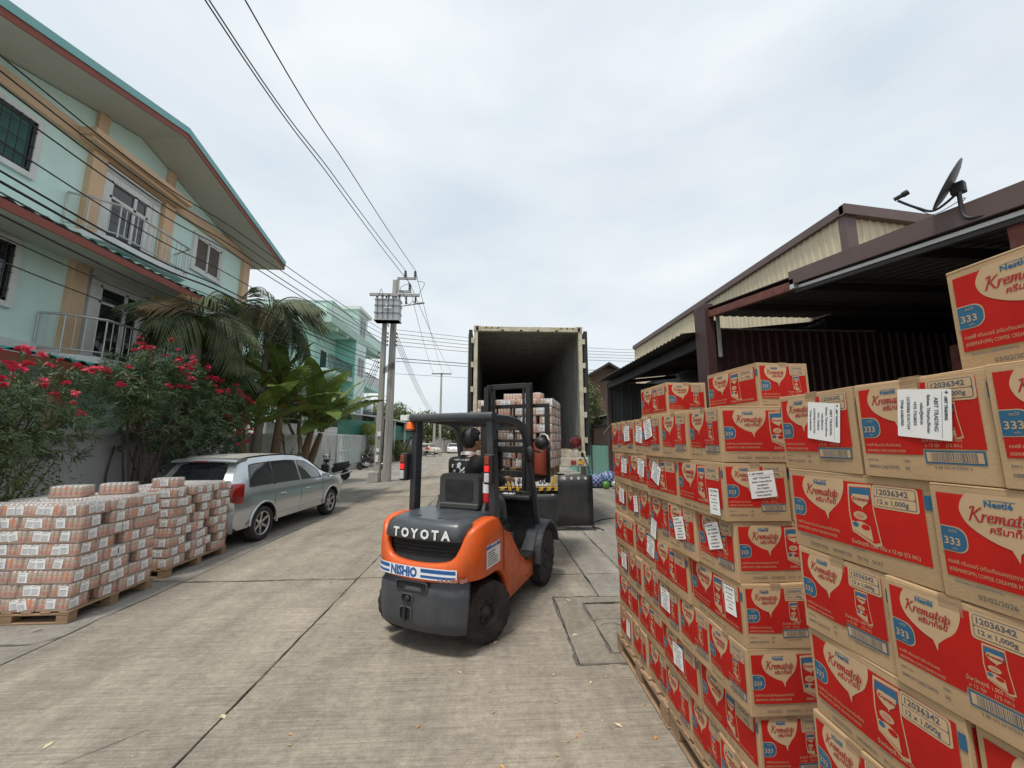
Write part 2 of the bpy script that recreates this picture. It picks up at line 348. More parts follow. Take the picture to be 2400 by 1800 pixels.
def script_text(mb, F, s, u, v, h, mi, off, wt=.09, slant=.12, rise=.0):
    x = 0; k = 0
    for ch in s:
        adv, strokes = SCRIPT[ch]
        for st in strokes:
            P = catmull([(p[0], p[1], 0) for p in st], 4); n = len(P); A = []; B = []
            for i, p in enumerate(P):
                d = (P[min(i + 1, n - 1)] - P[max(i - 1, 0)]); d = d.normalized() if d.length else V((1, 0, 0))
                nr = V((-d.y, d.x, 0)); w_ = wt * (.55 + .45 * abs(d.y)) * (.55 if i in (0, n - 1) else 1)
                for o_, li in ((p + nr * w_ * .5, A), (p - nr * w_ * .5, B)):
                    X = x + o_.x + slant * o_.y; li.append(F(u + X * h, v + (o_.y + rise * X) * h, off + k * .00012))
            mb.add(A + B, [(i, n + i, n + i + 1, i + 1) for i in range(n - 1)], mi); k += 1
        x += adv
    return x * h

def flat(mb, F, pts, mi, off): mb.poly([F(a, b, off) for a, b in pts], mi)
def heart(u0, u1, vt, vb, tu):
    """bubble shape joined to the kraft border at the top, tail at (tu, vb)"""
    w_ = u1 - u0; hgt = vt - vb
    p = [(u0 + .10 * w_, vt), (u0 + .02 * w_, vt - .16 * hgt), (u0, vt - .34 * hgt), (u0 + .10 * w_, vt - .56 * hgt), (u0 + .34 * w_, vt - .74 * hgt), (tu - .01 * w_, vt - .82 * hgt), (tu + .05 * w_, vb),
         (tu + .07 * w_, vt - .86 * hgt), (tu + .18 * w_, vt - .72 * hgt), (u1 - .10 * w_, vt - .52 * hgt), (u1, vt - .24 * hgt), (u1, vt)]
    a = [(q.x, q.y) for q in catmull([(x, y, 0) for x, y in p[:6]], 3)][:-1] + [p[5], p[6]]
    b = [(q.x, q.y) for q in catmull([(x, y, 0) for x, y in p[7:]], 3)]
    return a + b
def packet(mb, F, u0, v0, u1, v1):
    w_, h_ = u1 - u0, v1 - v0
    o = [(u0, v1 - .02 * h_), (u0 + .85 * w_, v1), (u0 + .88 * w_, v1 - .4 * h_), (u1, v0 + .04 * h_), (u0 + .78 * w_, v0), (u0 + .02 * w_, v0 + .17 * h_), (u0 - .05 * w_, v1 - .5 * h_)]
    c = (u0 + w_ / 2, v0 + h_ / 2); sh = lambda k: [(c[0] + (a - c[0]) * k, c[1] + (b - c[1]) * k) for a, b in o]
    flat(mb, F, sh(1.06), 3, .0008); flat(mb, F, sh(.96), 0, .0011)
    flat(mb, F, [(u0 + .04 * w_, v1 - .05 * h_), (u0 + .80 * w_, v1 - .035 * h_), (u0 + .82 * w_, v1 - .22 * h_), (u0 + .45 * w_, v1 - .16 * h_), (u0 + .02 * w_, v1 - .2 * h_)], 2, .0014)
    flat(mb, F, heart(u0 + .10 * w_, u0 + .76 * w_, v1 - .16 * h_, v1 - .43 * h_, u0 + .45 * w_), 3, .0017)
    put_text(mb, 'Krematop', u0 + .13 * w_, v1 - .27 * h_, .17 * w_, F, 1, .002, bold=.0004, shear=.2)
    cup = [(u0 + w_ * (.36 + .26 * math.cos(R(t))), v0 + h_ * (.46 + .075 * math.sin(R(t)))) for t in range(0, 360, 30)]
    flat(mb, F, cup, 3, .0014); flat(mb, F, [(a * .6 + (u0 + w_ * .36) * .4, b * .6 + (v0 + h_ * .46) * .4) for a, b in cup], 5, .0017)
    flat(mb, F, [(u0 + .02 * w_, v0 + .19 * h_), (u0 + .74 * w_, v0 + .05 * h_), (u0 + .7 * w_, v0 + .3 * h_), (u0 + .38 * w_, v0 + .36 * h_), (u0 + .02 * w_, v0 + .34 * h_)], 3, .0013)
    flat(mb, F, [(u0 + w_ * (.15 + .12 * math.cos(R(t))), v0 + h_ * (.29 + .045 * math.sin(R(t)))) for t in range(0, 360, 40)], 2, .0018)
    flat(mb, F, [(u0 + w_ * (.52 + .17 * math.cos(R(t))), v0 + h_ * (.27 + .05 * math.sin(R(t)))) for t in range(0, 360, 40)], 0, .0016)
def pill(mb, F, u0, v0, u1, v1, s):
    b = .0022
    flat(mb, F, rrect(u0 - b, v0 - b, u1 + b, v1 + b, (v1 - v0) * .42, 5, (1, 0, 0, 1)), 3, .0008); flat(mb, F, rrect(u0, v0, u1, v1, (v1 - v0) * .42, 5, (1, 0, 0, 1)), 2, .0012)
    put_text(mb, '333', u0 + .08 * (u1 - u0), v0 + .27 * (v1 - v0), s, F, 3, .0016, bold=.0004)
    put_text(mb, 'ชงได้', u0 + .32 * (u1 - u0), v0 + .79 * (v1 - v0), s * .38, F, 3, .0016); put_text(mb, 'แก้ว', u0 + .38 * (u1 - u0), v0 + .08 * (v1 - v0), s * .3, F, 3, .0016)
def codebox(mb, F, u0, v0, u1, v1):
    s = (u1 - u0) / 5.6; flat(mb, F, rrect(u0 - .005, v0 - .005, u1 + .005, v1 + .005, .008), 3, .0008); flat(mb, F, rrect(u0, v0, u1, v1, .006), 4, .0011)
    vm = (v0 + v1) / 2
    flat(mb, F, rrect(u0 + .0016, vm + .0009, u1 - .0016, v1 - .0016, .004), 3, .0014); flat(mb, F, rrect(u0 + .0016, v0 + .0016, u1 - .0016, vm - .0009, .004), 3, .0014)
    put_text(mb, '12036342', u0 + .004, vm + .0062, s * 1.12, F, 4, .0017, bold=.0005); put_text(mb, '12 x 1,000g', u0 + .006, v0 + .008, s * .92, F, 4, .0017, bold=.0004)
def logo(mb, F, u, v, h):
    put_text(mb, 'Nestlé', u + h * 1.05, v + h * 1.12, h * .62, F, 2, .0016, bold=.0006)
    flat(mb, F, [(u + h * 1.35, v + h * 1.58), (u + h * 2.85, v + h * 1.58), (u + h * 2.85, v + h * 1.63), (u + h * 1.05, v + h * 1.63)], 2, .0016)
    script_text(mb, F, 'Krematop', u, v + .02 * h, h, 1, .0016, wt=.125, rise=.0)
    put_text(mb, 'ครีมาท็อป', u + h * 1.2, v - h * .72, h * .66, F, 1, .0016, bold=.0005, shear=.15)
def print_long(mb, F):
    flat(mb, F, [(.016, .054), (.442, .054), (.442, .246), (.016, .246)], 0, .0004)
    flat(mb, F, heart(.062, .222, .252, .118, .150), 3, .0008); logo(mb, F, .078, .192, .0300)
    pill(mb, F, .016, .112, .068, .167, .0240); packet(mb, F, .240, .074, .322, .238); codebox(mb, F, .318, .186, .426, .240)
    put_text(mb, 'คอฟฟี่ ครีมเมอร์ (ครีมเทียมผง)(ตราครีมาท็อป)', .022, .084, .0125, F, 3, .0008, sx=.74); put_text(mb, '(KREMATOP®) COFFEE CREAMER POWDER', .022, .066, .0125, F, 3, .0008, sx=.66)
    put_text(mb, 'น้ำหนักสุทธิ 1,000 กรัม x 12 ถุง (12 กก.)', .232, .064, .0155, F, 3, .0008, sx=.74, bold=.0002)
    put_text(mb, 'Best before (DD/MM/YYYY)', .03, .042, .0075, F, 2, .0004); put_text(mb, 'LOT CODE', .232, .046, .0075, F, 2, .0004)
    put_text(mb, '03/02/2026    50340523L    01:16   0177', .07, .018, .0150, F, 4, .0004)
    flat(mb, F, [(.444, .196), (.4605, .196), (.4605, .232), (.444, .232)], 2, .0004)
def print_short(mb, F):
    flat(mb, F, [(.014, .066), (.165, .066), (.165, .082), (.290, .082), (.290, .250), (.014, .250)], 0, .0004)
    flat(mb, F, heart(.040, .172, .254, .132, .112), 3, .0008); logo(mb, F, .052, .204, .0245)
    pill(mb, F, .014, .112, .066, .166, .0238); packet(mb, F, .208, .108, .252, .192); codebox(mb, F, .196, .202, .284, .250)
    put_text(mb, 'น้ำหนักสุทธิ 1,000 กรัม', .168, .1, .0125, F, 3, .0008, sx=.72); put_text(mb, 'x 12 ถุง     (12 กก.)', .172, .087, .0118, F, 3, .0008, sx=.8)
    put_text(mb, 'คอฟฟี่ ครีมเมอร์ (ครีมเทียมผง)', .02, .087, .0105, F, 3, .0008, sx=.74); put_text(mb, '(KREMATOP®) COFFEE CREAMER POWDER', .02, .071, .0105, F, 3, .0008, sx=.52)
    flat(mb, F, [(.168, .046), (.286, .046), (.286, .078), (.168, .078)], 2, .0004); flat(mb, F, [(.172, .050), (.282, .050), (.282, .074), (.172, .074)], 3, .0008)
    r_ = random.Random(4); x = .182
    while x < .272:
        b = r_.choice((.0009, .0016, .0022)); flat(mb, F, [(x, .051), (x + b, .051), (x + b, .073), (x, .073)], 4, .0011); x += b + r_.choice((.0009, .0014, .002))
    put_text(mb, '0 88 50124 07597 0', .185, .034, .009, F, 4, .0004); put_text(mb, 'EAN No.', .018, .046, .0085, F, 4, .0004); put_text(mb, 'VAR.', .115, .046, .0085, F, 4, .0004)
    put_text(mb, '08850124075970', .018, .026, .0120, F, 4, .0004); put_text(mb, '00', .116, .026, .0120, F, 4, .0004)
pm = MB(); hl, hw = CL / 2, CW / 2
print_long(pm, lambda u, v, o: (u - hl, -hw - o, v)); print_long(pm, lambda u, v, o: (hl - u, hw + o, v))
print_short(pm, lambda u, v, o: (-hl - o, hw - u, v)); print_short(pm, lambda u, v, o: (hl + o, u - hw, v))
def belly(me, amt, seed=0):
    """cut the faces on a grid and let the carton sides bulge and ripple a little"""
    bm = bmesh.new(); bm.from_mesh(me); cuts = [((1, 0, 0), hl, 7), ((0, 1, 0), hw, 5)]
    for nrm, h_, k in cuts:
        for i in range(1, k): bmesh.ops.bisect_plane(bm, geom=bm.verts[:] + bm.edges[:] + bm.faces[:], plane_co=V(nrm) * (-h_ + 2 * h_ * i / k), plane_no=nrm, dist=1e-6)
    for i in range(1, 5): bmesh.ops.bisect_plane(bm, geom=bm.verts[:] + bm.edges[:] + bm.faces[:], plane_co=(0, 0, CH * i / 5), plane_no=(0, 0, 1), dist=1e-6)
    for v in bm.verts:
        p = v.co; fx = max(0, 1 - (p.x / hl) ** 2); fy = max(0, 1 - (p.y / hw) ** 2); fz = max(0, 1 - ((p.z - CH / 2) / (CH / 2)) ** 2); d = V((0, 0, 0))
        rip = 1 + .5 * pnoise(V((p.x * 9, p.y * 9, p.z * 9)))
        if abs(p.x) > hl - .006: d.x += math.copysign(amt * fy * fz * rip, p.x)
        if abs(p.y) > hw - .006: d.y += math.copysign(amt * fx * fz * rip, p.y)
        v.co = p + d
    for f in bm.faces: f.smooth = True
    bm.to_mesh(me); bm.free(); me.update(); return me
ME_print = belly(pm.mesh('print', INK, fixn=False), .006)
def carton_body(seed):
    r_ = random.Random(seed); mb = MB(); j = lambda: r_.uniform(-.0025, .0)
    P = [(x * (hl + j()), y * (hw + j()), z) for z in (0.001, CH - .002) for x, y in ((-1, -1), (1, -1), (1, 1), (-1, 1))]
    mb.hexa(P)
    # four top flaps: two long ones meeting on the centre line lie over the short ones
    for sy in (-1, 1):
        t = r_.uniform(0, .0035)
        mb.hexa([(-hl + .002, min(sy * .0012, sy * (hw - .001)), CH - .004), (hl - .002, min(sy * .0012, sy * (hw - .001)), CH - .004), (hl - .002, max(sy * .0012, sy * (hw - .001)), CH - .004), (-hl + .002, max(sy * .0012, sy * (hw - .001)), CH - .004),
                 (-hl + .002, min(sy * .0012, sy * (hw - .001)), CH + t * (sy < 0)), (hl - .002, min(sy * .0012, sy * (hw - .001)), CH + t * (sy < 0)), (hl - .002, max(sy * .0012, sy * (hw - .001)), CH + t * (sy > 0)), (-hl + .002, max(sy * .0012, sy * (hw - .001)), CH + t * (sy > 0))])
    me = belly(mb.mesh('carton', M_kraft, bevel=.0022), .006); me.set_sharp_from_angle(angle=R(30)); return me
ME_carton = [carton_body(i) for i in range(5)]
tp = MB(); tp.box(-hl - .0008, -.024, CH + .0036, hl + .0008, .024, CH + .0041); tp.box(-hl - .0028, -.024, CH - .055, -hl - .0022, .024, CH + .0041); tp.box(hl + .0022, -.024, CH - .055, hl + .0028, .024, CH + .0041)
ME_tape = tp.mesh('tape', M_tape)
def label_mesh(lines, w_, h_, head=True):
    mb = MB(); F = lambda u, v, o: (u - w_ / 2, -o, v - h_ / 2)
    flat(mb, F, rrect(0, 0, w_, h_, .003, 2), 0, 0)
    if head:
        put_text(mb, 'ABIT TRADING', .018, h_ - .014, .0085, F, 1, .0005, bold=.0005); flat(mb, F, [(.006, h_ - .02), (w_ - .006, h_ - .02), (w_ - .006, h_ - .0192), (.006, h_ - .0192)], 1, .0005)
        flat(mb, F, [(.008 + .005 * math.cos(R(t)) * (1 if t % 90 == 0 else .45), h_ - .010 + .005 * math.sin(R(t)) * (1 if t % 90 == 0 else .45)) for t in range(0, 360, 45)], 1, .0005)
    for i, (t, s) in enumerate(lines): put_text(mb, t, w_ / 2, h_ - .036 - i * .0155, s, F, 1, .0005, align='CENTER', bold=.0003)
    return mb.mesh('sticker', [M_white, M_dark], fixn=False)
ME_addr = label_mesh([('ABIT TRADING', .0125), ('Babesa, Thimphu,Bhutan', .0098), ('milan@abit.bt', .0098), ('+975 77628033', .0098), ('LICENSE# R1017154', .0098), ('TPN# AAB64965', .0098)], .125, .122)
ME_addr2 = label_mesh([('ABIT TRADING', .0085), ('Ingredients list', .006), ('glucose syrup, palm oil', .006), ('Net 12 kg', .006), ('+975 77628033', .006)], .085, .122)
ordn = ['top', 'second', 'third', 'fourth', 'fifth', 'sixth', 'seventh', 'eighth']
n_car = [0]
def carton(x, y, z, rz, label, stickers=()):
    """x, y: centre; rz: 0 = short face to the road, 90 = long face to the road"""
    o = link('carton', ME_carton[n_car[0] % 5], None, (x, y, z), (0, 0, R(rz))); n_car[0] += 1
    tag(o, label, 'carton', 'creamer cartons stacked on pallets')
    link('print', ME_print, o); link('tape', ME_tape, o)
    for face, u, v, rot, kind in stickers:      # face: 'road' or 'street' side as seen in the place
        d = Mx.Rotation(-R(rz), 3, 'Z') @ V({'road': (-1, 0, 0), 'street': (0, -1, 0)}[face])
        half = hl if abs(d.x) > .5 else hw; a = V((-d.y, d.x, 0))
        s = link('sticker', ME_addr if kind == 0 else ME_addr2, o, d * (half + .0035 + .0062) + a * u + V((0, 0, v)), (0, 0, 0))
        s.rotation_euler = (Mx.Rotation(math.atan2(d.x, -d.y), 4, 'Z') @ Mx.Rotation(R(rot), 4, 'Y') @ Mx.Rotation(R(rng.uniform(-1, 0)), 4, 'X')).to_euler()
    return o
ENDW = ['at the near end', 'second from end', 'third from end']
def stack(name, X0, Y0, parity, lean, stick, keep_right, front_lean=0, z0=.135, layers=7):
    """X0: road-side face at mid height, Y0: near end; parity of the top layer: 0 = three short faces to the road"""
    r_ = random.Random(name)
    for k in range(layers):              # k = 0 is the top layer
        z = z0 + (layers - 1 - k) * (CH + .0028); typ = (k + parity) % 2
        xo = X0 + lean * (k - 3); yo = Y0 + front_lean * (k - 3) + r_.uniform(-.012, .012)
        if typ == 0:
            items = [(xo + CL / 2 + c * (CL + .004), yo + CW / 2 + i * (CW + .003), 0, c, i) for c in range(2) for i in range(3)]
        else:
            items = [(xo + CW / 2 + c * (CW + .003), yo + CL / 2 + i * (CL + .004), 90, c, i) for c in range(3) for i in range(2)]
        for x, y, rz, c, i in items:
            if c and not (k == 0 or (i == 0 and keep_right)): continue
            side = '' if c == 0 else (', right-hand row' if (typ == 0 or c == 2) else ', middle row')
            lay = 'top layer' if k == 0 else ('bottom layer' if k == layers - 1 else ordn[k] + ' layer from top')
            carton(x + r_.uniform(-.012, .012) * (1 if c == 0 else .2), y + r_.uniform(-.003, .003), z, rz + (180 if c else 0) + r_.uniform(-1.7, 1.7),
                   'red carton, %s of %s, %s%s' % (lay, name, ENDW[i], side), stick.get((k, c, i), ()))
S = lambda f='road', u=0., v=.17, r=0., k=0: [(f, u, v, r, k)]
stack('the far stack', 1.16, 2.74, 0, .006, {(0, 0, 1): S('road', .02, .16, -4), (0, 0, 0): S('road', -.03, .15, 8), (1, 0, 1): S('road', .1, .16, 3), (1, 0, 0): S('road', .06, .17, 10), (2, 0, 2): S('road', .06, .16, 3), (2, 0, 1): S('road', .08, .14, -8, 1),
   (3, 0, 0): S('road', .1, .15, 10), (4, 0, 2): S('road', .05, .15, -2), (6, 0, 2): S('road', .08, .15, 0, 1)}, False)
stack('the middle stack', 1.12, 1.79, 0, .012, {(0, 0, 2): S('road', -.02, .18, -12), (1, 0, 1): S('road', -.05, .16, 22), (1, 0, 0): [('road', .15, .08, -3, 1), ('street', .02, .17, -5, 0)], (2, 0, 1): S('road', .0, .14, -14), (2, 0, 0): S('road', .0, .17, -17),
   (2, 0, 2): S('road', -.1, .05, 12, 1), (3, 0, 0): S('road', .14, .17, -4, 1), (3, 1, 0): S('street', -.08, .14, 1), (4, 0, 2): S('road', -.02, .17, 0), (4, 0, 0): S('street', .16, .16, -32), (5, 0, 1): S('road', .0, .15, -4)}, True)
stack('the nearest stack', 1.10, .48, 0, -.003, {(0, 0, 2): S('road', .045, .165, 98), (0, 0, 1): S('road', .035, .17, 97)}, False)
carton(1.30 + .155, 2.80 + .23, .135 + 7 * (CH + .0028), 92, 'red creamer carton lying loose on top of the far stack')
carton(1.47 + .155, 2.05 + .23, .135 + 7 * (CH + .0028), 93, 'red creamer carton lying loose on top of the middle stack')
carton(1.19 + .155, .44 + .23, .135 + 7 * (CH + .0028), 90, 'red creamer carton lying loose on top of the nearest stack')

# ---------------------------------------------------------------- pallets
M_wood = mat('pallet_wood', (.33, .215, .125), .85, var=.3, scale=3, stretch=(1, 14, 14), bump=.4, bscale=30, dirt=((.13, .09, .06), .7, 4), rnd=.12)
M_woody = mat('pallet_wood_y', (.33, .215, .125), .85, var=.3, scale=3, stretch=(14, 1, 14), bump=.4, bscale=30, dirt=((.13, .09, .06), .7, 4), rnd=.12)
def board(p, name, x0, y0, z0, x1, y1, z1, along):
    mb = MB(); mb.box(x0, y0, z0, x1, y1, z1); return mb.build(name, M_wood if along == 'x' else M_woody, p, bevel=.004)
def pallet(loc, rz, LX, LY, label, blocks=True):
    """deck boards run along x, stringers along y"""
    p = empty('pallet', loc, rz, label, 'pallet', 'wooden pallets under the stacked goods')
    n = 7
    for i in range(n):
        y = i * (LY - .1) / (n - 1); board(p, 'deck_board', 0, y, .117, LX, y + .1, .135, 'x')
    for x in (0, LX / 2 - .05, LX - .1):
        board(p, 'stringer_board', x, 0, .095, x + .1, LY, .1165, 'y')
        for y in (0, LY / 2 - .06, LY - .12): board(p, 'block', x + .003, y + .004, .018, x + .097, y + .12, .0945, 'y')
        board(p, 'bottom_board', x, 0, 0, x + .1, LY, .0175, 'y')
    return p
pallet((1.15, 2.72, .002), 0, 1.0, 1.02, 'rough brown wooden pallet under the far stack of cartons')
pallet((1.16, 1.72, .002), 0, 1.0, .99, 'wooden pallet under the middle stack of cartons')
pallet((1.09, .42, .002), 0, 1.0, 1.0, 'wooden pallet under the nearest stack of cartons')
# ================================================================ shrink-wrapped trays of cans
TL, TW, TH = .312, .208, .132
def can_material():
    m = mat('can_print', (.62, .2, .12), .38, var=.18, scale=35, rnd=.1); nt = m.node_tree; N = nt.nodes.new; L = nt.links.new
    p = nt.nodes['Principled BSDF']; tc = N('ShaderNodeTexCoord'); sp = N('ShaderNodeSeparateXYZ'); L(tc.outputs['Object'], sp.inputs[0])
    r = N('ShaderNodeValToRGB'); r.color_ramp.interpolation = 'EASE'
    els = r.color_ramp.elements; els[0].position = 0; els[0].color = (.50, .15, .085, 1); els[1].position = 1; els[1].color = (.55, .5, .44, 1)
    for pos, c in ((.34, (.55, .20, .12, 1)), (.52, (.58, .35, .23, 1)), (.62, (.30, .30, .15, 1)), (.72, (.5, .33, .22, 1)), (.86, (.56, .28, .19, 1)), (.92, (.6, .57, .52, 1))):
        e = els.new(pos); e.color = c
    mp = N('ShaderNodeMapRange'); mp.inputs[1].default_value = .01; mp.inputs[2].default_value = .126; L(sp.outputs[2], mp.inputs[0]); L(mp.outputs[0], r.inputs[0])
    # fruit picture blotches
    vo = N('ShaderNodeTexVoronoi'); vo.inputs['Scale'].default_value = 11; mm = N('ShaderNodeMapping'); mm.inputs['Scale'].default_value = (1, 1, .75); L(tc.outputs['Object'], mm.inputs[0]); L(mm.outputs[0], vo.inputs[0])
    oi = N('ShaderNodeObjectInfo'); ad = N('ShaderNodeVectorMath'); ad.operation = 'ADD'; L(tc.outputs['Object'], ad.inputs[0])
    cr = N('ShaderNodeMapRange'); cr.inputs[1].default_value = .3; cr.inputs[2].default_value = .38; cr.inputs[3].default_value = 1; cr.inputs[4].default_value = 0; L(vo.outputs['Distance'], cr.inputs[0])
    cb = N('ShaderNodeCombineXYZ'); L(oi.outputs['Random'], cb.inputs[0]); L(oi.outputs['Random'], cb.inputs[1]); L(cb.outputs[0], ad.inputs[1]); L(ad.outputs[0], mm.inputs[0])
    gt = N('ShaderNodeMapRange'); gt.inputs[1].default_value = .66; gt.inputs[2].default_value = .68; sepc = N('ShaderNodeSeparateColor'); L(vo.outputs['Color'], sepc.inputs[0]); L(sepc.outputs[0], gt.inputs[0])
    mu = N('ShaderNodeMath'); mu.operation = 'MULTIPLY'; L(cr.outputs[0], mu.inputs[0]); L(gt.outputs[0], mu.inputs[1])
    mx = N('ShaderNodeMix'); mx.data_type = 'RGBA'; mx.inputs['B'].default_value = (.62, .17, .02, 1); L(mu.outputs[0], mx.inputs['Factor']); L(r.outputs[0], mx.inputs['A'])
    hs = [n for n in nt.nodes if n.type == 'HUE_SAT'][0]; L(mx.outputs['Result'], hs.inputs['Color'])
    return m
M_can = can_material(); M_lid = mat('can_lid', (.6, .58, .56), .3, metal=.7)
M_tray = mat('tray_board', (.33, .2, .13), .8, var=.12, rnd=.1)
M_film = mat('shrink_film', (.86, .84, .82), .16, var=.02, alpha=.2, bump=.5, bscale=35, spec=.6)
M_note = mat('tray_note_paper', (.86, .86, .85), .6, var=.03)
cm = MB()
for i in range(6):
    for j in range(4):
        x = (i - 2.5) * .0512; y = (j - 1.5) * .0512
        if 0 < i < 5 and 0 < j < 3:      # inner cans show only their lids
            cm.lathe([(.021, .126), (.0, .1262)], 8, Mx.Translation((x, y, 0)), 1); continue
        cm.lathe([(.0252, .006), (.0252, .112), (.0215, .124)], 10, Mx.Translation((x, y, 0)), 0); cm.lathe([(.0222, .1225), (.0222, .127), (.019, .1245), (.0, .1245)], 10, Mx.Translation((x, y, 0)), 1)
ME_cans = cm.mesh('cans', [M_can, M_lid])
tb = MB(); a, b = TL / 2 - .001, TW / 2 - .001
tb.box(-a, -b, 0, a, b, .004); tb.box(-a, -b, .0035, a, -b + .002, .026); tb.box(-a, b - .002, .0035, a, b, .026); tb.box(-a, -b + .002, .0035, -a + .002, b - .002, .026); tb.box(a - .002, -b + .002, .0035, a, b - .002, .026)
ME_tray = tb.mesh('tray_base', M_tray)
fm = MB(); rings = []
for z, e in ((.010, .0012), (.07, .0005), (.124, -.001), (.1315, -.005)):
    rings.append([(sx * (a + e) + 0, sy * (b + e), z) for sx, sy in ((-1, -1), (-.5, -1.004), (0, -1), (.5, -1.004), (1, -1), (1, 0), (1, 1), (.5, 1.004), (0, 1), (-.5, 1.004), (-1, 1), (-1, 0))])
fm.loft(rings, sm=True, caps=False); fm.poly(rings[-1], 1)
ME_film = fm.mesh('shrink_film', [M_film, mat('film_top_sheen', (.86, .85, .83), .2, var=.03, alpha=.42, bump=.6, bscale=40)])  # whiter, denser top puts the film's reflection into its colour
def note(seed):
    mb = MB(); r_ = random.Random(seed); w_, h_ = .092, .096; F = lambda u, v, o: (u - w_ / 2, -o, v - h_ / 2)
    k = r_.uniform(-.004, .004); flat(mb, F, [(0, 0), (w_, k), (w_ - .002, h_), (.001, h_ - k)], 0, 0)
    put_text(mb, 'ABIT TRADING', .008, h_ - .014, .0075, F, 1, .0006, bold=.0004)
    for i in range(5): flat(mb, F, [(.008, .009 + i * .0115), (w_ - r_.uniform(.008, .03), .009 + i * .0115), (w_ - r_.uniform(.008, .03), .0135 + i * .0115), (.008, .0135 + i * .0115)], 1, .0006)
    return mb.mesh('sticker', [M_note, mat('note_ink', (.22, .22, .23), .7)] if seed == 0 else [M_note, bpy.data.materials['note_ink']], fixn=False)
ME_note = [note(i) for i in range(3)]
def tray(x, y, z, rz, label, faces, base_rz=0, org=(0, 0), parent_rot=0, group=''):
    """faces: outward world directions (before base_rz) that carry stickers"""
    c, s = math.cos(parent_rot), math.sin(parent_rot)
    o = empty('can_tray', (org[0] + c * x - s * y, org[1] + s * x + c * y, z), R(rz) + parent_rot + rng.uniform(-.02, .02), label, 'can tray', group)
    link('tray_base', ME_tray, o); link('cans', ME_cans, o); link('shrink_film', ME_film, o)
    for d in faces:
        ld = Mx.Rotation(-R(rz), 3, 'Z') @ V(d); long_face = abs(ld.y) > .5; half = (TW if long_face else TL) / 2; wid = (TL if long_face else TW) / 2
        av = V((-ld.y, ld.x, 0)); k = rng.random()
        pos = [rng.uniform(-.5, .5)] if (k < .4 or not long_face) else [-.28, .22]
        if k > .90: pos = []
        for u in pos:
            st = link('sticker', rng.choice(ME_note), o, ld * (half + .0022) + av * u * wid + V((0, 0, .066 + rng.uniform(-.005, .008))))
            st.rotation_euler = (Mx.Rotation(math.atan2(ld.x, -ld.y), 4, 'Z') @ Mx.Rotation(R(rng.gauss(0, 5)), 4, 'Y')).to_euler()
    return o
def tray_load(name, org, rot, LX, LY, z0, layers, show, parity=0, ends=('near', 'far'), group='shrink-wrapped can trays'):
    """load of interlocked trays. local x runs away from the shown side, local y along it; show = shown faces 'x' (x=0 side), 'y' (y=0 side)"""
    n = 0
    for k in range(layers):
        z = z0 + (layers - 1 - k) * (TH + .0015); items = []
        g1, g2 = TL + .003, TW + .003; typ = (k + parity) % 2
        ny = int((LY + .004) / g2); nx = int((LX + .004) / g1); nl = int((LY + .004) / g1)
        gap = (LY - ny * g2); at = ny // 2 + (k // 2) % 2
        def rows(x0):
            return [(x0 + TL / 2, i * g2 + TW / 2 + (gap if i >= at else 0), 0, i) for i in range(ny)]
        if typ == 0:
            items += [(TW / 2, i * g1 + TL / 2 + (i * (LY - nl * g1) / max(1, nl - 1)), 90, 0, i) for i in range(nl)]
            for c in range(nx): items += [(x, y, r_, c + 1, i) for x, y, r_, i in rows(g2 + c * g1)]
        else:
            for c in range(nx): items += [(x, y, r_, c, i) for x, y, r_, i in rows(c * g1)]
        for x, y, r_, c, i in items:
            vis = k == 0 or ('x' in show and c == 0) or ('y' in show and i == 0)
            if not vis or x > LX: continue
            fc = ([(-1, 0, 0)] if c == 0 and 'x' in show else []) + ([(0, -1, 0)] if i == 0 and 'y' in show else [])
            cols = ['first', 'second', 'third', 'fourth', 'fifth'][c]; rws = ['first', 'second', 'third', 'fourth', 'fifth', 'sixth'][i]
            lay = 'top layer' if k == 0 else ('bottom layer' if k == layers - 1 else ordn[k] + ' layer')
            tray(x + rng.uniform(-.006, .006), y + rng.uniform(-.003, .003), z, r_, 'can tray on %s, %s, %s column %s row' % (name, lay, cols, rws), fc, org=org, parent_rot=rot, group=group)
            n += 1
    return n
# local x of the two left loads runs to -X (road side shown), so they are turned: x' = -X. y along -> use rot 180 about z with y reversed
def mirror_load(name, X0, Y0, LX, LY, z0, layers, parity):
    for k in range(layers):
        z = z0 + (layers - 1 - k) * (TH + .0015); g1, g2 = TL + .003, TW + .003; typ = (k + parity) % 2; items = []
        ny = int((LY + .004) / g2); nx = int((LX + .004) / g1); nl = int((LY + .004) / g1); gap = LY - ny * g2; at = 1 + (k // 2) % max(1, ny - 1)
        rows = lambda x0: [(x0 + TL / 2, i * g2 + TW / 2 + (gap if i >= at else 0), 0, i) for i in range(ny)]
        if typ == 0:
            items += [(TW / 2, i * g1 + TL / 2 + i * (LY - nl * g1) / max(1, nl - 1), 90, 0, i) for i in range(nl)]
            for c in range(nx): items += [(x, y, r_, c + 1, i) for x, y, r_, i in rows(g2 + c * g1)]
        else:
            for c in range(nx): items += [(x, y, r_, c, i) for x, y, r_, i in rows(c * g1)]
        for x, y, r_, c, i in items:
            if not (k == 0 or c == 0 or i == 0) or x > LX: continue
            fc = ([(1, 0, 0)] if c == 0 else []) + ([(0, -1, 0)] if i == 0 else [])
            cols = ['road-side', 'second', 'third', 'fourth', 'fifth'][c]; rws = ['nearest', 'second', 'third', 'fourth', 'fifth', 'sixth'][i]
            lay = 'top layer' if k == 0 else ('bottom layer' if k == layers - 1 else ordn[k] + ' layer from top')
            tray(X0 - x + rng.uniform(-.012, .012), Y0 + y + rng.uniform(-.004, .004), z, r_, 'can tray on %s, %s, %s column, %s' % (name, lay, cols, rws), fc, group='shrink-wrapped trays of cans')
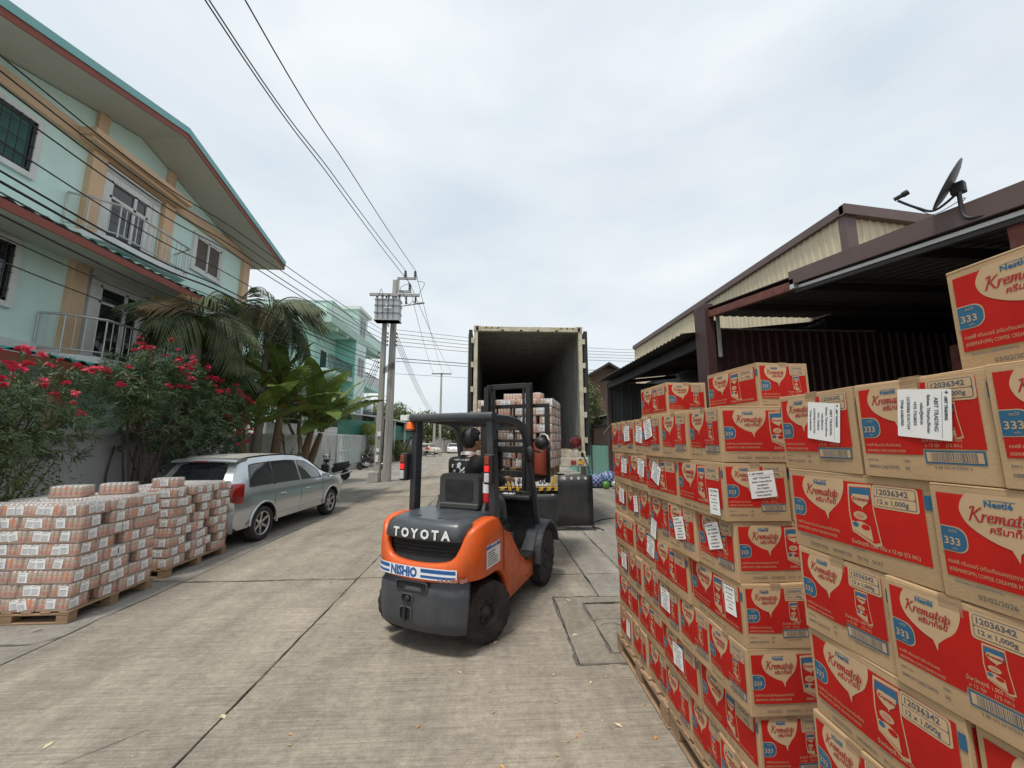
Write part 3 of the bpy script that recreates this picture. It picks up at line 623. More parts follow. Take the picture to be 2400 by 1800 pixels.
mirror_load('the front left pallet', -4.33, 4.47, 1.17, .965, .118, 8, 0)
mirror_load('the pallet behind the car', -4.43, 5.80, 1.0, 1.19, .118, 8, 1)
zt = .118 + 8 * (TH + .0015) + .002
for i, (x, y, r_) in enumerate(((-5.02, 5.02, 12), (-4.74, 5.52 - .22, 22), (-4.68, 5.98, 15))):
    tray(x, y, zt, r_, ['loose can tray lying on the front left pallet, farther from the road', 'loose can tray lying on the front left pallet, middle of the three', 'loose can tray lying on top of the pallet behind the car'][i], [(0, -1, 0)] if i == 2 else [], group='shrink-wrapped trays of cans')
def pallet2(X1, Y0, LX, LY, label):
    p = pallet((X1, Y0, .002), R(90), LY, LX, label); p.scale = (1, 1, .86); return p
pallet2(-4.31, 4.46, 1.2, 1.0, 'wooden pallet under the front left load of can trays')
pallet2(-4.41, 5.79, 1.0, 1.2, 'wooden pallet under the can trays behind the silver car')
# ================================================================ forklift
M_fgrey = mat('forklift_grey_paint', (.042, .048, .056), .42, var=.1, scale=6, dirt=((.12, .11, .1), .35, 7), bump=.04, bscale=200)
M_hood = mat('forklift_hood_paint', (.05, .06, .07), .33, var=.06, scale=3, dirt=((.17, .16, .15), .3, 5))
M_orange = mat('forklift_orange_paint', (.66, .10, .010), .40, var=.06, scale=5, dirt=((.30, .085, .03), .45, 9), coat=.1, bump=.03, bscale=120)
M_black = mat('black_plastic', (.012, .012, .013), .5, var=.2, dirt=((.06, .055, .05), .4, 8))
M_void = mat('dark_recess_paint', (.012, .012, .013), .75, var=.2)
M_rubber = mat('tyre_rubber', (.021, .02, .019), .82, var=.25, scale=12, dirt=((.085, .075, .065), .55, 9), bump=.25, bscale=90)
M_rim = mat('dark_wheel_rim', (.022, .023, .026), .55, var=.25, dirt=((.07, .06, .05), .5, 12))
M_steel = mat('mast_steel', (.022, .021, .021), .5, metal=.3, var=.3, dirt=((.07, .05, .035), .5, 10))
M_seat = mat('seat_vinyl', (.05, .052, .05), .55, var=.12, bump=.15, bscale=220)
M_lred = mat('red_lens', (.26, .012, .008), .18, var=.1, coat=.5); M_lamb = mat('amber_lens', (.75, .13, .01), .2, coat=.5); M_lwht = mat('clear_lens', (.5, .5, .5), .15, coat=.6)
M_llit = mat('lit_red_lens', (.8, .02, .015), .2, emit=.22)
M_decw = mat('decal_white', (.78, .79, .8), .3, var=.05, scale=20, dirt=((.5, .47, .45), .3, 14)); M_decb = mat('decal_blue', (.012, .1, .32), .3); M_letter = mat('letter_white', (.72, .72, .7), .4, var=.08)
M_chain = mat('chain_steel', (.06, .055, .05), .45, metal=.6, var=.3)
FO, FR = (-.46, 4.085), R(-25)
fk = empty('forklift', (FO[0], FO[1], 0), FR, 'orange and grey forklift carrying a pallet towards the open container', 'forklift')
def interp(tab, x):
    if x <= tab[0][0]: return tab[0][1]
    for (a, b), (c, d) in zip(tab, tab[1:]):
        if x <= c: t = (x - a) / (c - a); t = t * t * (3 - 2 * t) if False else t; return b + (d - b) * t
    return tab[-1][1]
# orange body: one strip running round the back of the truck
half = [(.52, 1.19, .235, .49), (.522, 1.0, .23, .505), (.523, .87, .23, .52), (.524, .80, .23, .565), (.525, .66, .23, .70), (.527, .47, .23, .885), (.53, .40, .235, .91), (.533, .345, .27, .93), (.536, .31, .42, .95), (.538, .25, .51, .985), (.54, .18, .57, 1.045), (.542, .13, .595, 1.095), (.545, .05, .615, 1.118), (.548, -.05, .62, 1.125),
        (.548, -.15, .625, 1.122), (.54, -.24, .63, 1.108), (.515, -.315, .635, 1.085), (.475, -.365, .636, 1.05), (.435, -.395, .636, .99), (.40, -.413, .635, .91), (.365, -.426, .633, .845), (.32, -.438, .63, .805), (.25, -.45, .625, .785), (.16, -.46, .62, .775), (.06, -.466, .615, .770)]
full = half + [(-x, y, a, b) for x, y, a, b in half[::-1]]
ob = MB(); rings = []
for i, (x, y, a, b) in enumerate(full):
    p, q = full[max(i - 1, 0)], full[min(i + 1, len(full) - 1)]; t = V((q[0] - p[0], q[1] - p[1])).normalized(); nr = V((t.y, -t.x)); nr = -nr if nr.dot(V((x, y - .3))) < 0 else nr
    th = .12 if -.3 < y < .2 else .06; n = lambda d, z: (x - nr.x * d, y - nr.y * d, z); bul = .012 if abs(y) < .5 else .004
    rings.append([n(.012, a), n(-bul * .4, a + .015), n(-bul, (a + b) / 2), n(0, b - .03), n(.012, b - .010), n(.03, b), n(th, b - .002), n(th, a)])
ob.loft(rings, sm=True); bodyo = ob.build('body', M_orange, fk, merge=.0001); bodyo['label'] = 'orange painted rear body shell'
def back(x, off=0, k=0.0):      # rear surface of the body / hood at lateral x
    return interp([(0, -.468), (.06, -.467), (.16, -.461), (.25, -.452), (.32, -.441), (.365, -.43), (.40, -.418), (.435, -.40), (.475, -.37), (.515, -.32), (.54, -.25), (.56, -.1)], abs(x)) - off
for s in (-1, 1):
    mb = MB(); mb.tube([(s * (.5535 + .004 * (z < .9)), .205 - .02 * (z - .6), z) for z in (.57, .65, .75, .85, .93, .99)], .0035, 5); mb.build('panel_seam', M_void, bodyo)
    for y, z in ((.42, .30), (.95, .30), (.42, .80), (1.1, .44)): mb = MB(); mb.lathe([(0, .004), (.010, .004), (.012, 0)], 8, Mx.Translation((s * .5285, y, z)) @ Mx.Rotation(R(90) * s, 4, 'Y')); mb.build('bolt', M_chain, bodyo)
# counterweight
cw = MB(); N_ = 28; prof = [(.19, .03), (.205, .008), (.30, .0), (.50, .0), (.56, .004), (.585, .03), (.612, .034), (.63, .034)]
xs = [math.sin(R(-90 + 180 * i / N_)) * .47 for i in range(N_ + 1)]
rings = []
for z, ins in prof:
    k = .93 + .07 * min(1, (z - .15) / .25)
    outer = [(x * k * (1 - ins * .8), back(x) + ins + .012 + (.05 * max(0, .32 - z)), z) for x in xs]
    rings.append(outer + [(.44 * k, -.27, z), (.30, -.22, z), (-.30, -.22, z), (-.44 * k, -.27, z)])
cw.loft(rings, sm=True); cwo = cw.build('counterweight', M_fgrey, fk, merge=.0001)
def on_back(x, z, off): return (x, back(x) - off, z)
# pockets in the counterweight: dark insets framed by raised lips
def pocket(x0, z0, x1, z1, name='pocket'):
    mb = MB(); r1 = rrect(x0, z0, x1, z1, .022, 3); r2 = rrect(x0 - .014, z0 - .014, x1 + .014, z1 + .014, .03, 3); c = ((x0 + x1) / 2, (z0 + z1) / 2)
    n = len(r1); A = [on_back(u, v, -.006) for u, v in r2]; B = [on_back(u, v, .0) for u, v in r1]; D = [on_back(u, v, -.011) for u, v in r1]
    mb.add(A + B, [(i, (i + 1) % n, n + (i + 1) % n, n + i) for i in range(n)], 0, True); mb.add(B + D, [(i, (i + 1) % n, n + (i + 1) % n, n + i) for i in range(n)], 1); mb.poly(D, 1)
    return mb.build(name, [M_fgrey, M_void], cwo)
pocket(-.17, .285, -.055, .385); pocket(-.155, .435, -.045, .495); pocket(-.22, .53, .10, .605)
mb = MB(); mb.tube([(-.112, back(0) - .002, .275), (-.112, back(0) - .002, .395)], .011, 8); mb.build('tow_pin', M_chain, cwo)
mb = MB(); mb.lathe([(.0, 0), (.020, 0), (.024, .006), (.02, .012), (.008, .012)], 12, Mx.Translation(on_back(-.09, .465, -.004)) @ Mx.Rotation(R(90), 4, 'X')); mb.build('lock_ring', M_chain, cwo)
# hood
hd = MB(); hx = [i / 10 * .40 for i in range(-10, 11)]
def hood_ring(z, ins, fr=.30): return [(x * (1 - ins), back(x) + ins + .004, z) for x in hx] + [(.445 * (1 - ins), -.16, z), (.455 * (1 - ins), fr, z), (-.455 * (1 - ins), fr, z), (-.445 * (1 - ins), -.16, z)]
hd.loft([hood_ring(.958, .02), hood_ring(.968, .006), hood_ring(1.03, .012), hood_ring(1.085, .03), hood_ring(1.118, .062), hood_ring(1.132, .12)], sm=True)
hoodo = hd.build('hood', M_hood, fk, merge=.0001)
mb = MB()
for x, y in ((-.14, -.25), (.12, -.30)): mb.lathe([(.0, 0), (.02, 0), (.02, .004), (0, .004)], 14, Mx.Translation((x, y, 1.131)))
mb.build('hood_plug', M_void, hoodo)
def hoodsurf(u, v, off):
    t = (v - .958) / .17; return (u, back(u) + .006 + .012 * t - off, v)
mb = MB()
def toyota(o, mi, off, grow):
    x = -.29
    for ch, w_ in (('T', .078), ('O', .10), ('Y', .082), ('O', .10), ('T', .082), ('A', .09)):
        put_text(mb, ch, x, .982, .108, lambda u, v, of: hoodsurf(u, v, of), mi, off, bold=grow); x += w_ + .017
toyota(0, 1, .003, .0085); toyota(0, 0, .0042, .0048); mb.build('maker_lettering', [M_letter, M_black], hoodo, fixn=False)
# vent under the hood
mb = MB(); n = 20
top = [(x, back(x) + .085, .97) for x in [(-.41 + .82 * i / n) for i in range(n + 1)]]; mid = [(x * .97, back(x * .97) + .10, .86) for x, _, _ in top]; low = [(x * .86, back(x * .86) + .05, .768) for x, _, _ in top]
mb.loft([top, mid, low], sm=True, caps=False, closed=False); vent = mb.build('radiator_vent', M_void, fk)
for i in range(4):
    mb = MB(); z = .80 + i * .035; mb.tube([(x * .8, back(x * .8) + .075, z) for x in (-.42, -.2, 0, .2, .42)], .006, 6); mb.build('vent_slat', M_black, vent)
# decals
mb = MB(); K = 40
def strip(u0, u1, z0, z1, mi, off):
    P = [u0 + (u1 - u0) * i / K for i in range(K + 1)]; mb.add([on_back(u, z0, off) for u in P] + [on_back(u, z1, off) for u in P], [(i, i + 1, K + 2 + i, K + 1 + i) for i in range(K)], mi)
strip(-.47, .39, .648, .744, 0, .0135)
for z0, z1 in ((.703, .734), (.661, .682)): strip(-.465, -.305, z0, z1, 1, .0150); strip(.05, .38, z0, z1, 1, .0150)
c_ = 0
put_text(mb, 'NISHIO', -.288, .659, .106, on_back, 1, .0150, bold=.0055, sx=.86)
mb.build('company_decal', [M_decw, M_decb], bodyo, fixn=False)
mb = MB(); r_ = random.Random(8); K2 = 18; up_ = [on_back(.22 + .25 * i / K2, .655 + .03 * (i / K2) + r_.uniform(-.012, .014), .0165) for i in range(K2 + 1)]; dn_ = [on_back(.22 + .25 * i / K2, .640 + r_.uniform(-.006, .006), .0165) for i in range(K2 + 1)]
mb.add(up_ + dn_, [(i, i + 1, K2 + 2 + i, K2 + 1 + i) for i in range(K2) if r_.random() < .85]); mb.build('paint_scrape', mat('scraped_paint', (.30, .14, .11), .8, var=.5, scale=60), bodyo, fixn=False)
mb = MB(); F = lambda u, v, o: (.5575 + o - .02 * max(0, -u - .1), u, v)
flat(mb, F, [(-.20, .70), (.10, .70), (.10, .90), (-.20, .90)], 0, .004); flat(mb, F, [(-.20, .862), (-.10, .862), (-.10, .892), (-.20, .892)], 1, .005); flat(mb, F, [(.02, .862), (.10, .862), (.10, .892), (.02, .892)], 1, .005)
put_text(mb, 'NISHIO', -.095, .862, .036, F, 1, .005, bold=.0015)
for i in range(6): flat(mb, F, [(-.18, .72 + i * .022), (-.18 + .25 * rng.uniform(.5, 1), .72 + i * .022), (-.18 + .25 * rng.uniform(.5, 1), .728 + i * .022), (-.18, .728 + i * .022)], 2, .005)
mb.build('notice_decal', [M_decw, M_decb, M_dark], bodyo, fixn=False)
# floor, step, front cowl, fenders
mb = MB(); mb.box(-.50, .28, .42, .50, 1.45, .50); mb.box(-.46, .30, .20, .46, 1.75, .42); mb.build('chassis', M_black, fk, bevel=.008)
for s in (1, -1):
    mb = MB(); mb.box(s * .40, .90, .49, s * .56, 1.17, .525)
    for i in range(5): mb.box(s * .41, .915 + i * .05, .525, s * .555, .93 + i * .05, .532)
    mb.build('step_plate', M_steel, fk, bevel=.004)
    mb = MB(); P = []
    for rr in (.42, .455): P.append([(1.62 + rr * math.cos(R(t)), .35 + rr * math.sin(R(t))) for t in range(15, 178, 9)])
    poly = P[1] + P[0][::-1]; n = len(poly)
    A = [(s * .38, a, b) for a, b in poly]; B = [(s * .615, a, b) for a, b in poly]; h = n // 2
    mb.loft([[A[i], B[i], B[n - 1 - i], A[n - 1 - i]] for i in range(h)], sm=False); mb.build('front_fender', M_fgrey, fk, bevel=.006)
    mb = MB(); mb.hexa([(s * .36, 1.14, .50), (s * .54, 1.14, .50), (s * .56, 1.32, .50), (s * .36, 1.32, .50), (s * .40, 1.30, .70), (s * .54, 1.30, .70), (s * .54, 1.50, .84), (s * .40, 1.50, .84)]); mb.build('toe_guard', M_fgrey, fk, bevel=.012)
mb = MB(); mb.prism([(1.30, .50), (1.55, .50), (1.55, 1.02), (1.48, 1.14), (1.22, 1.16), (1.20, 1.10), (1.36, 1.04), (1.38, .86)], -.47, .47, 'yz'); dash = mb.build('dashboard', M_black, fk, bevel=.02, seg=2)
mb = MB(); mb.box(.08, 1.24, 1.162, .24, 1.34, 1.168); mb.build('caution_label', M_decw, dash)
mb = MB(); mb.tube([(-.05, 1.30, 1.0), (-.05, 1.10, 1.26)], .03, 10); mb.build('steering_column', M_black, fk)
mb = MB(); c = V((-.05, 1.08, 1.29)); ax = V((0, -.55, .83)); u = V((1, 0, 0)); v = ax.cross(u)
mb.tube([c + (u * math.cos(R(t)) + v * math.sin(R(t))) * .16 for t in range(0, 361, 15)], .013, 8, caps=False)
for t in (90, 210, 330): mb.tube([c, c + (u * math.cos(R(t)) + v * math.sin(R(t))) * .16], .010, 6)
mb.build('steering_wheel', M_black, fk)
for i in range(4):
    mb = MB(); x = .16 + i * .055; mb.tube([(x, 1.32, 1.10), (x, 1.22, 1.30), (x, 1.19, 1.34)], [.006, .006, .014], 8); mb.build('control_lever', M_black, fk)
mb = MB(); mb.box(-.34, .28, .50, .34, .92, .88); mb.prism([(.28, .88), (.92, .88), (.90, .93), (.28, 1.0)], -.30, .30, 'yz'); mb.build('seat_base', M_black, fk, bevel=.02)
mb = MB(); mb.box(.32, .28, .50, .47, .72, .83); sb = mb.build('side_console', M_fgrey, fk, bevel=.03, seg=2)
mb = MB(); mb.box(.471, .46, .62, .475, .62, .76); mb.build('console_label', M_decw, sb)
# seat
st = MB(); st.loft([[(x * k, y, z) for x, z in rrect(-.245, 1.13, .245, 1.50, .06, 4)] for y, k in ((.17, .93), (.185, 1.0), (.25, 1.0), (.285, .94))], sm=True); seat = st.build('seat_backrest', M_seat, fk, (.05, 0, 0))
mb = MB(); mb.loft([[(x, y, z) for x, z in rrect(-.165, 1.225, .165, 1.44, .02, 3)] for y in (.163, .19)], sm=False); mb.build('back_pocket', M_black, seat, bevel=.004)
mb = MB(); mb.box(-.235, .158, 1.14, .235, .19, 1.20); mb.build('back_trim', M_seat, seat, bevel=.012)
mb = MB(); mb.loft([[(x, y, z) for x, z in rrect(-.25, zc - .06, .25, zc + .05, .05, 4)] for y, zc in ((.22, 1.07), (.3, 1.06), (.6, 1.06), (.74, 1.07), (.78, 1.06))], sm=True); mb.build('seat_cushion', M_seat, fk, (.05, 0, 0))
for s in (-1, 1):
    mb = MB(); mb.loft([[(s * .27 + .04 + x, y, z) for x, z in rrect(-.03, 1.02, .03, 1.02 + h, .028, 3)] for y, h in ((.20, .10), (.26, .24), (.40, .22), (.50, .12))], sm=True); mb.build('hip_restraint', M_seat, fk)
# overhead guard
og = empty('overhead_guard'); og.parent = fk
for s in (-1, 1):
    mb = MB(); mb.bar((s * .485, .145, 1.06), (s * .445 + .03, .05, 2.09), .070, .12, (0, 1, 0)); pil = mb.build('rear_pillar', M_fgrey, og, bevel=.012, seg=2)
    if s == 1:
        for i in range(5): mb = MB(); mb.box(.515, .048 + .004 * i, 1.72 + i * .032, .524, .10, 1.735 + i * .032); mb.build('pillar_slot', M_void, pil)
    mb = MB(); pts = catmull([(s * .445 + .03, .0, 2.085), (s * .45 + .03, .45, 2.09), (s * .455 + .025, .80, 2.055), (s * .465 + .02, .98, 1.96), (s * .48 + .01, 1.09, 1.76), (s * .50, 1.26, 1.30), (s * .505, 1.43, .82)], 4)
    mb.loft([[p + V((a * .034, b * .02, c * .036)) for a, b, c in ((-1, -1, -1), (1, -1, -1), (1, 1, 1), (-1, 1, 1))] for p in pts], sm=False); mb.build('front_pillar', M_fgrey, og, bevel=.01)
mb = MB(); mb.loft([[(x, y - abs(x) ** 3 * -.12, z) for y, z in rrect(-.075, 2.055, .05, 2.135, .03, 3)] for x in (-.45, -.43, -.25, 0, .3, .51, .53)], sm=True); mb.build('rear_crossbar', M_fgrey, og)
mb = MB(); mb.box(-.41, .80, 2.02, .47, .86, 2.075); mb.build('front_crossbar', M_fgrey, og, bevel=.01)
for i in range(7):
    x = -.32 + i * .12; mb = MB(); mb.hexa([(x - .035, .03, 2.06), (x - .02, .03, 2.05), (x - .02, .82, 2.03), (x - .035, .82, 2.04), (x + .005, .03, 2.10), (x + .02, .03, 2.09), (x + .02, .82, 2.07), (x + .005, .82, 2.08)]); mb.build('roof_slat', M_fgrey, og)
for s in (-1, 1):
    mb = MB(); x0 = .445 if s > 0 else -.555
    mb.box(x0, -.06, 1.43, x0 + .09, .03, 1.72); tl = mb.build('tail_light', M_black, fk, bevel=.012)
    for nm, m_, z0, z1 in (('turn_lens', mat('dark_amber_lens', (.22, .035, .008), .2, coat=.5), 1.615, 1.705), ('brake_lens', M_llit, 1.545, 1.612), ('reverse_lens', M_lwht, 1.445, 1.54)):
        mb = MB(); mb.box(x0 + .014, -.072, z0 + .004, x0 + .066, -.05, z1 - .004); mb.build(nm, m_, tl, bevel=.006)
mb = MB(); mb.lathe([(.0, .0), (.05, 0), (.05, .02), (.046, .024), (.044, .07), (.036, .085), (0, .088)], 18, Mx.Translation((-.46, -.02, 1.965))); mb.build('amber_beacon', M_lamb, fk)
mb = MB(); mb.lathe([(.0, .0), (.055, 0), (.055, .018), (.0, .018)], 18, Mx.Translation((-.46, -.02, 1.945))); mb.build('beacon_base', M_black, fk)
mb = MB(); mb.bar((-.58, .04, 1.75), (-.50, .05, 1.9), .025, .02); mb.build('light_bracket', M_fgrey, fk)
# lamp and mirror on the right front pillar
mb = MB(); mb.lathe([(.0, 0), (.05, 0), (.085, .05), (.09, .11), (.085, .115), (0, .118)], 16, Mx.Translation((.62, 1.20, 1.82)) @ Mx.Rotation(R(-90), 4, 'X')); mb.tube([(.50, 1.08, 1.76), (.62, 1.22, 1.70)], .012, 6); mb.build('work_lamp', M_black, fk)
mb = MB(); mb.lathe([(.0, 0), (.10, .0), (.105, .01), (.06, .035), (0, .04)], 18, Mx.Translation((.555, 1.0, 1.69)) @ Mx.Rotation(R(90), 4, 'X') @ Mx.Scale(.62, 4, V((1, 0, 0)))); mir = mb.build('wing_mirror', M_black, fk)
mb = MB(); mb.lathe([(.0, .002), (.095, .0)], 18, Mx.Translation((.555, .995, 1.69)) @ Mx.Rotation(R(90), 4, 'X') @ Mx.Scale(.62, 4, V((1, 0, 0)))); mb.build('mirror_glass', mat('mirror', (.8, .8, .8), .05, metal=1, var=0), mir)
# wheels
def wheel(x, y, r, wdt, rim, steer=0, lugs=22):
    s = 1 if x > 0 else -1; root = empty('wheel', (x, y, r), R(steer)); root.parent = fk
    M_ = Mx.Rotation(R(90) * s, 4, 'Y'); t = MB(); hw_ = wdt / 2
    t.lathe([(rim, -hw_ * .8), (rim * 1.12, -hw_), (r * .86, -hw_ * 1.02), (r * .965, -hw_ * .92), (r * .985, -hw_ * .5), (r * .985, hw_ * .5), (r * .965, hw_ * .92), (r * .86, hw_ * 1.02), (rim * 1.25, hw_ * 1.0), (rim * 1.10, hw_ * .93), (rim, hw_ * .8)], 40, M_, caps=False)
    for i in range(lugs):
        for sd in (-1, 1):
            a0 = 2 * math.pi * (i + (.5 if sd > 0 else 0)) / lugs; d = 2 * math.pi / lugs * .30
            P = []
            for (aa, zz, rr) in ((a0 - d, 0, r * .98), (a0 + d, 0, r * .98), (a0 + d + .05, sd * hw_ * .95, r * .95), (a0 - d + .05, sd * hw_ * .95, r * .95), (a0 - d * .8, 0, r), (a0 + d * .8, 0, r), (a0 + d * .8 + .05, sd * hw_ * .97, r * .985), (a0 - d * .8 + .05, sd * hw_ * .97, r * .985)):
                P.append(M_ @ V((rr * math.cos(aa), rr * math.sin(aa), zz)))
            t.hexa(P)
    t.build('tyre', M_rubber, root)
    q = MB(); q.lathe([(rim * 1.04, -hw_ * .7), (rim * 1.04, hw_ * .86), (rim * .98, hw_ * .86), (rim * .9, hw_ * .55), (rim * .82, hw_ * .40), (rim * .45, hw_ * .38), (rim * .40, hw_ * .62), (rim * .28, hw_ * .66), (rim * .26, hw_ * .8), (0, hw_ * .82)], 32, M_)
    for i in range(6):
        a = i * math.pi / 3; q.lathe([(.0, 0), (.012, 0), (.012, .02), (0, .02)], 6, M_ @ Mx.Translation((rim * .62 * math.cos(a), rim * .62 * math.sin(a), hw_ * .39)))
    q.build('rim', M_rim, root); return root
for s in (-1, 1): wheel(s * .49, 1.62, .343, .17, .165); wheel(s * .45, 0.0, .272, .15, .125, -24, 18)
mb = MB(); mb.box(-.38, -.06, .16, .38, .06, .34); mb.build('steer_axle', M_black, fk)
# mast
mast = empty('mast', (-.07, 0, 0)); mast.parent = fk
for s in (-1, 1):
    mb = MB(); mb.prism([(s * .375, 1.75), (s * .30, 1.75), (s * .30, 1.765), (s * .36, 1.765), (s * .36, 1.865), (s * .30, 1.865), (s * .30, 1.88), (s * .375, 1.88)], .12, 2.66, 'xy'); mb.build('outer_channel', M_steel, mast)
    mb = MB(); mb.prism([(s * .35, 1.80), (s * .285, 1.80), (s * .285, 1.90), (s * .35, 1.90)], .2, 2.70, 'xy'); mb.build('inner_channel', M_steel, mast)
    mb = MB(); mb.tube([(s * .24, 1.84, .2), (s * .24, 1.84, 1.75)], .032, 10); mb.tube([(s * .24, 1.84, 1.75), (s * .24, 1.84, 2.62)], .02, 10); mb.build('lift_cylinder', M_steel, mast)
    mb = MB()
    for i in range(46): mb.box(s * .262 - .008, 1.795, 1.25 + i * .029, s * .262 + .008, 1.808, 1.25 + i * .029 + .020)
    mb.build('lift_chain', M_chain, mast)
for y, z, h in ((1.84, 2.63, .075), (1.76, 2.0, .10), (1.76, 1.02, .12), (1.76, .35, .14)): mb = MB(); mb.box(-.37, y - .012, z, .37, y + .03, z + h); mb.build('crossbar', M_steel, mast, bevel=.006)
# carriage, load backrest and forks
CZ = 1.25
car = empty('carriage', (-.03, 0, CZ)); car.parent = fk
for z in (.06, .42): mb = MB(); mb.box(-.52, 1.93, z, .52, 1.97, z + .10); mb.build('carriage_plate', M_steel, car, bevel=.006)
br = MB()
for s in (-1, 1): br.bar((s * .525, 1.955, .0), (s * .525, 1.955, 1.10), .075, .035, (0, 1, 0))
br.bar((-.56, 1.955, 1.12), (.56, 1.955, 1.12), .035, .06); br.bar((-.52, 1.955, .60), (.52, 1.955, .60), .03, .05)
for x in (-.28, 0, .28): br.bar((x, 1.955, .5), (x, 1.955, 1.1), .03, .03, (0, 1, 0))
br.build('load_backrest', M_steel, car, bevel=.008)
for s in (-1, 1):
    mb = MB(); mb.prism([(1.972, .50), (2.012, .50), (2.012, .055), (2.06, .042), (3.02, .03), (3.02, .014), (2.0, .0), (1.972, .02)], s * .27 - .06, s * .27 + .06, 'yz'); mb.build('fork', M_steel, car, bevel=.004)
mb = MB(); mb.lathe([(.0, 0), (.085, 0), (.09, .03), (.09, .46), (.06, .50), (0, .51)], 16, Mx.Translation((.46, 1.80, .12))); mb.build('hydraulic_tank', mat('orange_red_tank', (.22, .03, .012), .5, dirt=((.1, .04, .02), .5, 8)), car)

# ---------------------------------------------------------------- things on the forklift
def fw(x, y, z): c, s = math.cos(FR), math.sin(FR); return (FO[0] + c * x - s * y, FO[1] + s * x + c * y, z)
fe = empty('fire_extinguisher', fw(.375, .19, 1.22), FR, 'red fire extinguisher with white label standing behind the forklift seat', 'extinguisher')
mb = MB(); mb.lathe([(.0, 0), (.043, 0), (.047, .02), (.047, .26), (.035, .30), (.018, .325), (.018, .345), (0, .345)], 18); mb.build('cylinder', mat('extinguisher_red', (.55, .015, .02), .25, coat=.4), fe)
mb = MB(); mb.lathe([(.0476, .10), (.0476, .21)], 18); mb.build('paper_label', M_decw, fe)
mb = MB(); mb.tube([(0, 0, .34), (0, 0, .37), (-.02, -.02, .385), (-.05, -.03, .38)], .010, 6); mb.tube([(0, 0, .36), (.035, -.03, .34), (.052, -.02, .24), (.052, -.01, .12)], .007, 6); mb.build('valve_hose', M_black, fe)
rg = MB(); r_ = random.Random(3); G = [[(-.09 + .18 * i / 8 + r_.uniform(-.01, .01), -.06 + .14 * j / 6, .10 - .9 * abs(i / 8 - .5) ** 2 * .5 - max(0, j - 3) * .05 + r_.uniform(-.008, .008)) for i in range(9)] for j in range(7)]
rg.loft(G, sm=True, caps=False, closed=False); o = rg.build('rag', mat('white_cloth', (.62, .6, .56), .9, var=.15, scale=12), None, fw(.65, 1.30, 1.84), (0, 0, FR)); tag(o, 'crumpled white rag draped over the forklift work lamp', 'rag'); so = o.modifiers.new('thick', 'SOLIDIFY'); so.thickness = .006

# the load on the forks
lo = fw(-.74, 2.10, 0); LR = FR + R(7)
lp = pallet((lo[0], lo[1], CZ + .055), LR, 1.20, 1.0, 'yellowish wooden pallet lifted on the forklift forks')
LZ = CZ + .055 + .136
def fork_load():
    layers = 8; k2 = 1.06; nm = 'the lifted load'; g1, g2 = TL + .003, TW + .003
    for k in range(layers):
        z = LZ + (layers - 1 - k) * (TH + .0015); typ = k % 2; items = []
        # near face runs along x (1.16), right face along y (.95)
        if typ == 0: items = [(g1 * c + TL / 2 + c * .02, g2 * i + TW / 2 + i * .025, 0, c, i) for c in range(3) for i in range(4)] + [(g1 * 3 + .09 + TW / 2, g1 * i + TL / 2, 90, 3, i) for i in range(3)]
        else: items = [(TW / 2, g1 * i + TL / 2, 90, 0, i) for i in range(3)] + [(g2 + .03 + g1 * c + TL / 2 + c * .03, g2 * i + TW / 2 + i * .025, 0, c + 1, i) for c in range(3) for i in range(4)]
        for x, y, rz, c, i in items:
            if not (k == 0 or i == 0 or c == 3): continue
            fc = ([(0, -1, 0)] if i == 0 else []) + ([(1, 0, 0)] if c == 3 else [])
            lay = 'top layer' if k == 0 else ('bottom layer' if k == layers - 1 else ordn[k] + ' layer from top')
            tray(x + rng.uniform(-.008, .008), y + rng.uniform(-.006, .006), z, rz, 'can tray on %s, %s, %s column, %s' % (nm, lay, ['leftmost', 'second', 'third', 'rightmost'][c], ['nearest', 'second', 'third', 'farthest'][i]), fc, org=(lo[0], lo[1]), parent_rot=LR, group='shrink-wrapped trays of cans')
fork_load()
for i, (x, y, r_) in enumerate(((.50, .45, 5), (.86, .40, -8))): tray(x, y, LZ + 8 * (TH + .0015), r_, ['loose can tray on top of the lifted load, left of the two', 'loose can tray on top of the lifted load, right of the two'][i], [], org=(lo[0], lo[1]), parent_rot=LR, group='shrink-wrapped trays of cans')

# ---------------------------------------------------------------- driver
def skin(name, nodes, edges, root, m, parent, lv=2):
    ids = list(nodes); me = bpy.data.meshes.new(name); me.from_pydata([nodes[i][0] for i in ids], [(ids.index(a), ids.index(b)) for a, b in edges], [])
    o = bpy.data.objects.new(name, me); col.objects.link(o); sk = o.modifiers.new('skin', 'SKIN'); sk.use_smooth_shade = True
    if not me.skin_vertices: me.attributes.new if False else None
    sl = me.skin_vertices[0] if me.skin_vertices else None
    for i, k in enumerate(ids):
        r_ = nodes[k][1]; sl.data[i].radius = (r_, r_) if not isinstance(r_, tuple) else r_; sl.data[i].use_root = (k == root)
    ss = o.modifiers.new('sub', 'SUBSURF'); ss.levels = lv; ss.render_levels = lv
    bpy.context.view_layer.update(); dg = bpy.context.evaluated_depsgraph_get(); me2 = bpy.data.meshes.new_from_object(o.evaluated_get(dg)); me2.name = name
    bpy.data.objects.remove(o); bpy.data.meshes.remove(me)
    for p in me2.polygons: p.use_smooth = True
    me2.materials.clear(); me2.materials.append(m)
    q = bpy.data.objects.new(name, me2); col.objects.link(q)
    if parent: q.parent = parent
    return q
M_skin = mat('skin', (.36, .19, .12), .5, var=.08, scale=9); M_hair = mat('black_hair', (.008, .007, .007), .45, var=.3, scale=60, bump=.6, bscale=90)
M_shirt = mat('black_shirt', (.011, .011, .013), .85, var=.2, scale=12, bump=.3, bscale=14); M_trou = mat('grey_trousers', (.085, .09, .085), .9, var=.2, bump=.25, bscale=16); M_coll = mat('white_collar', (.6, .58, .55), .9)
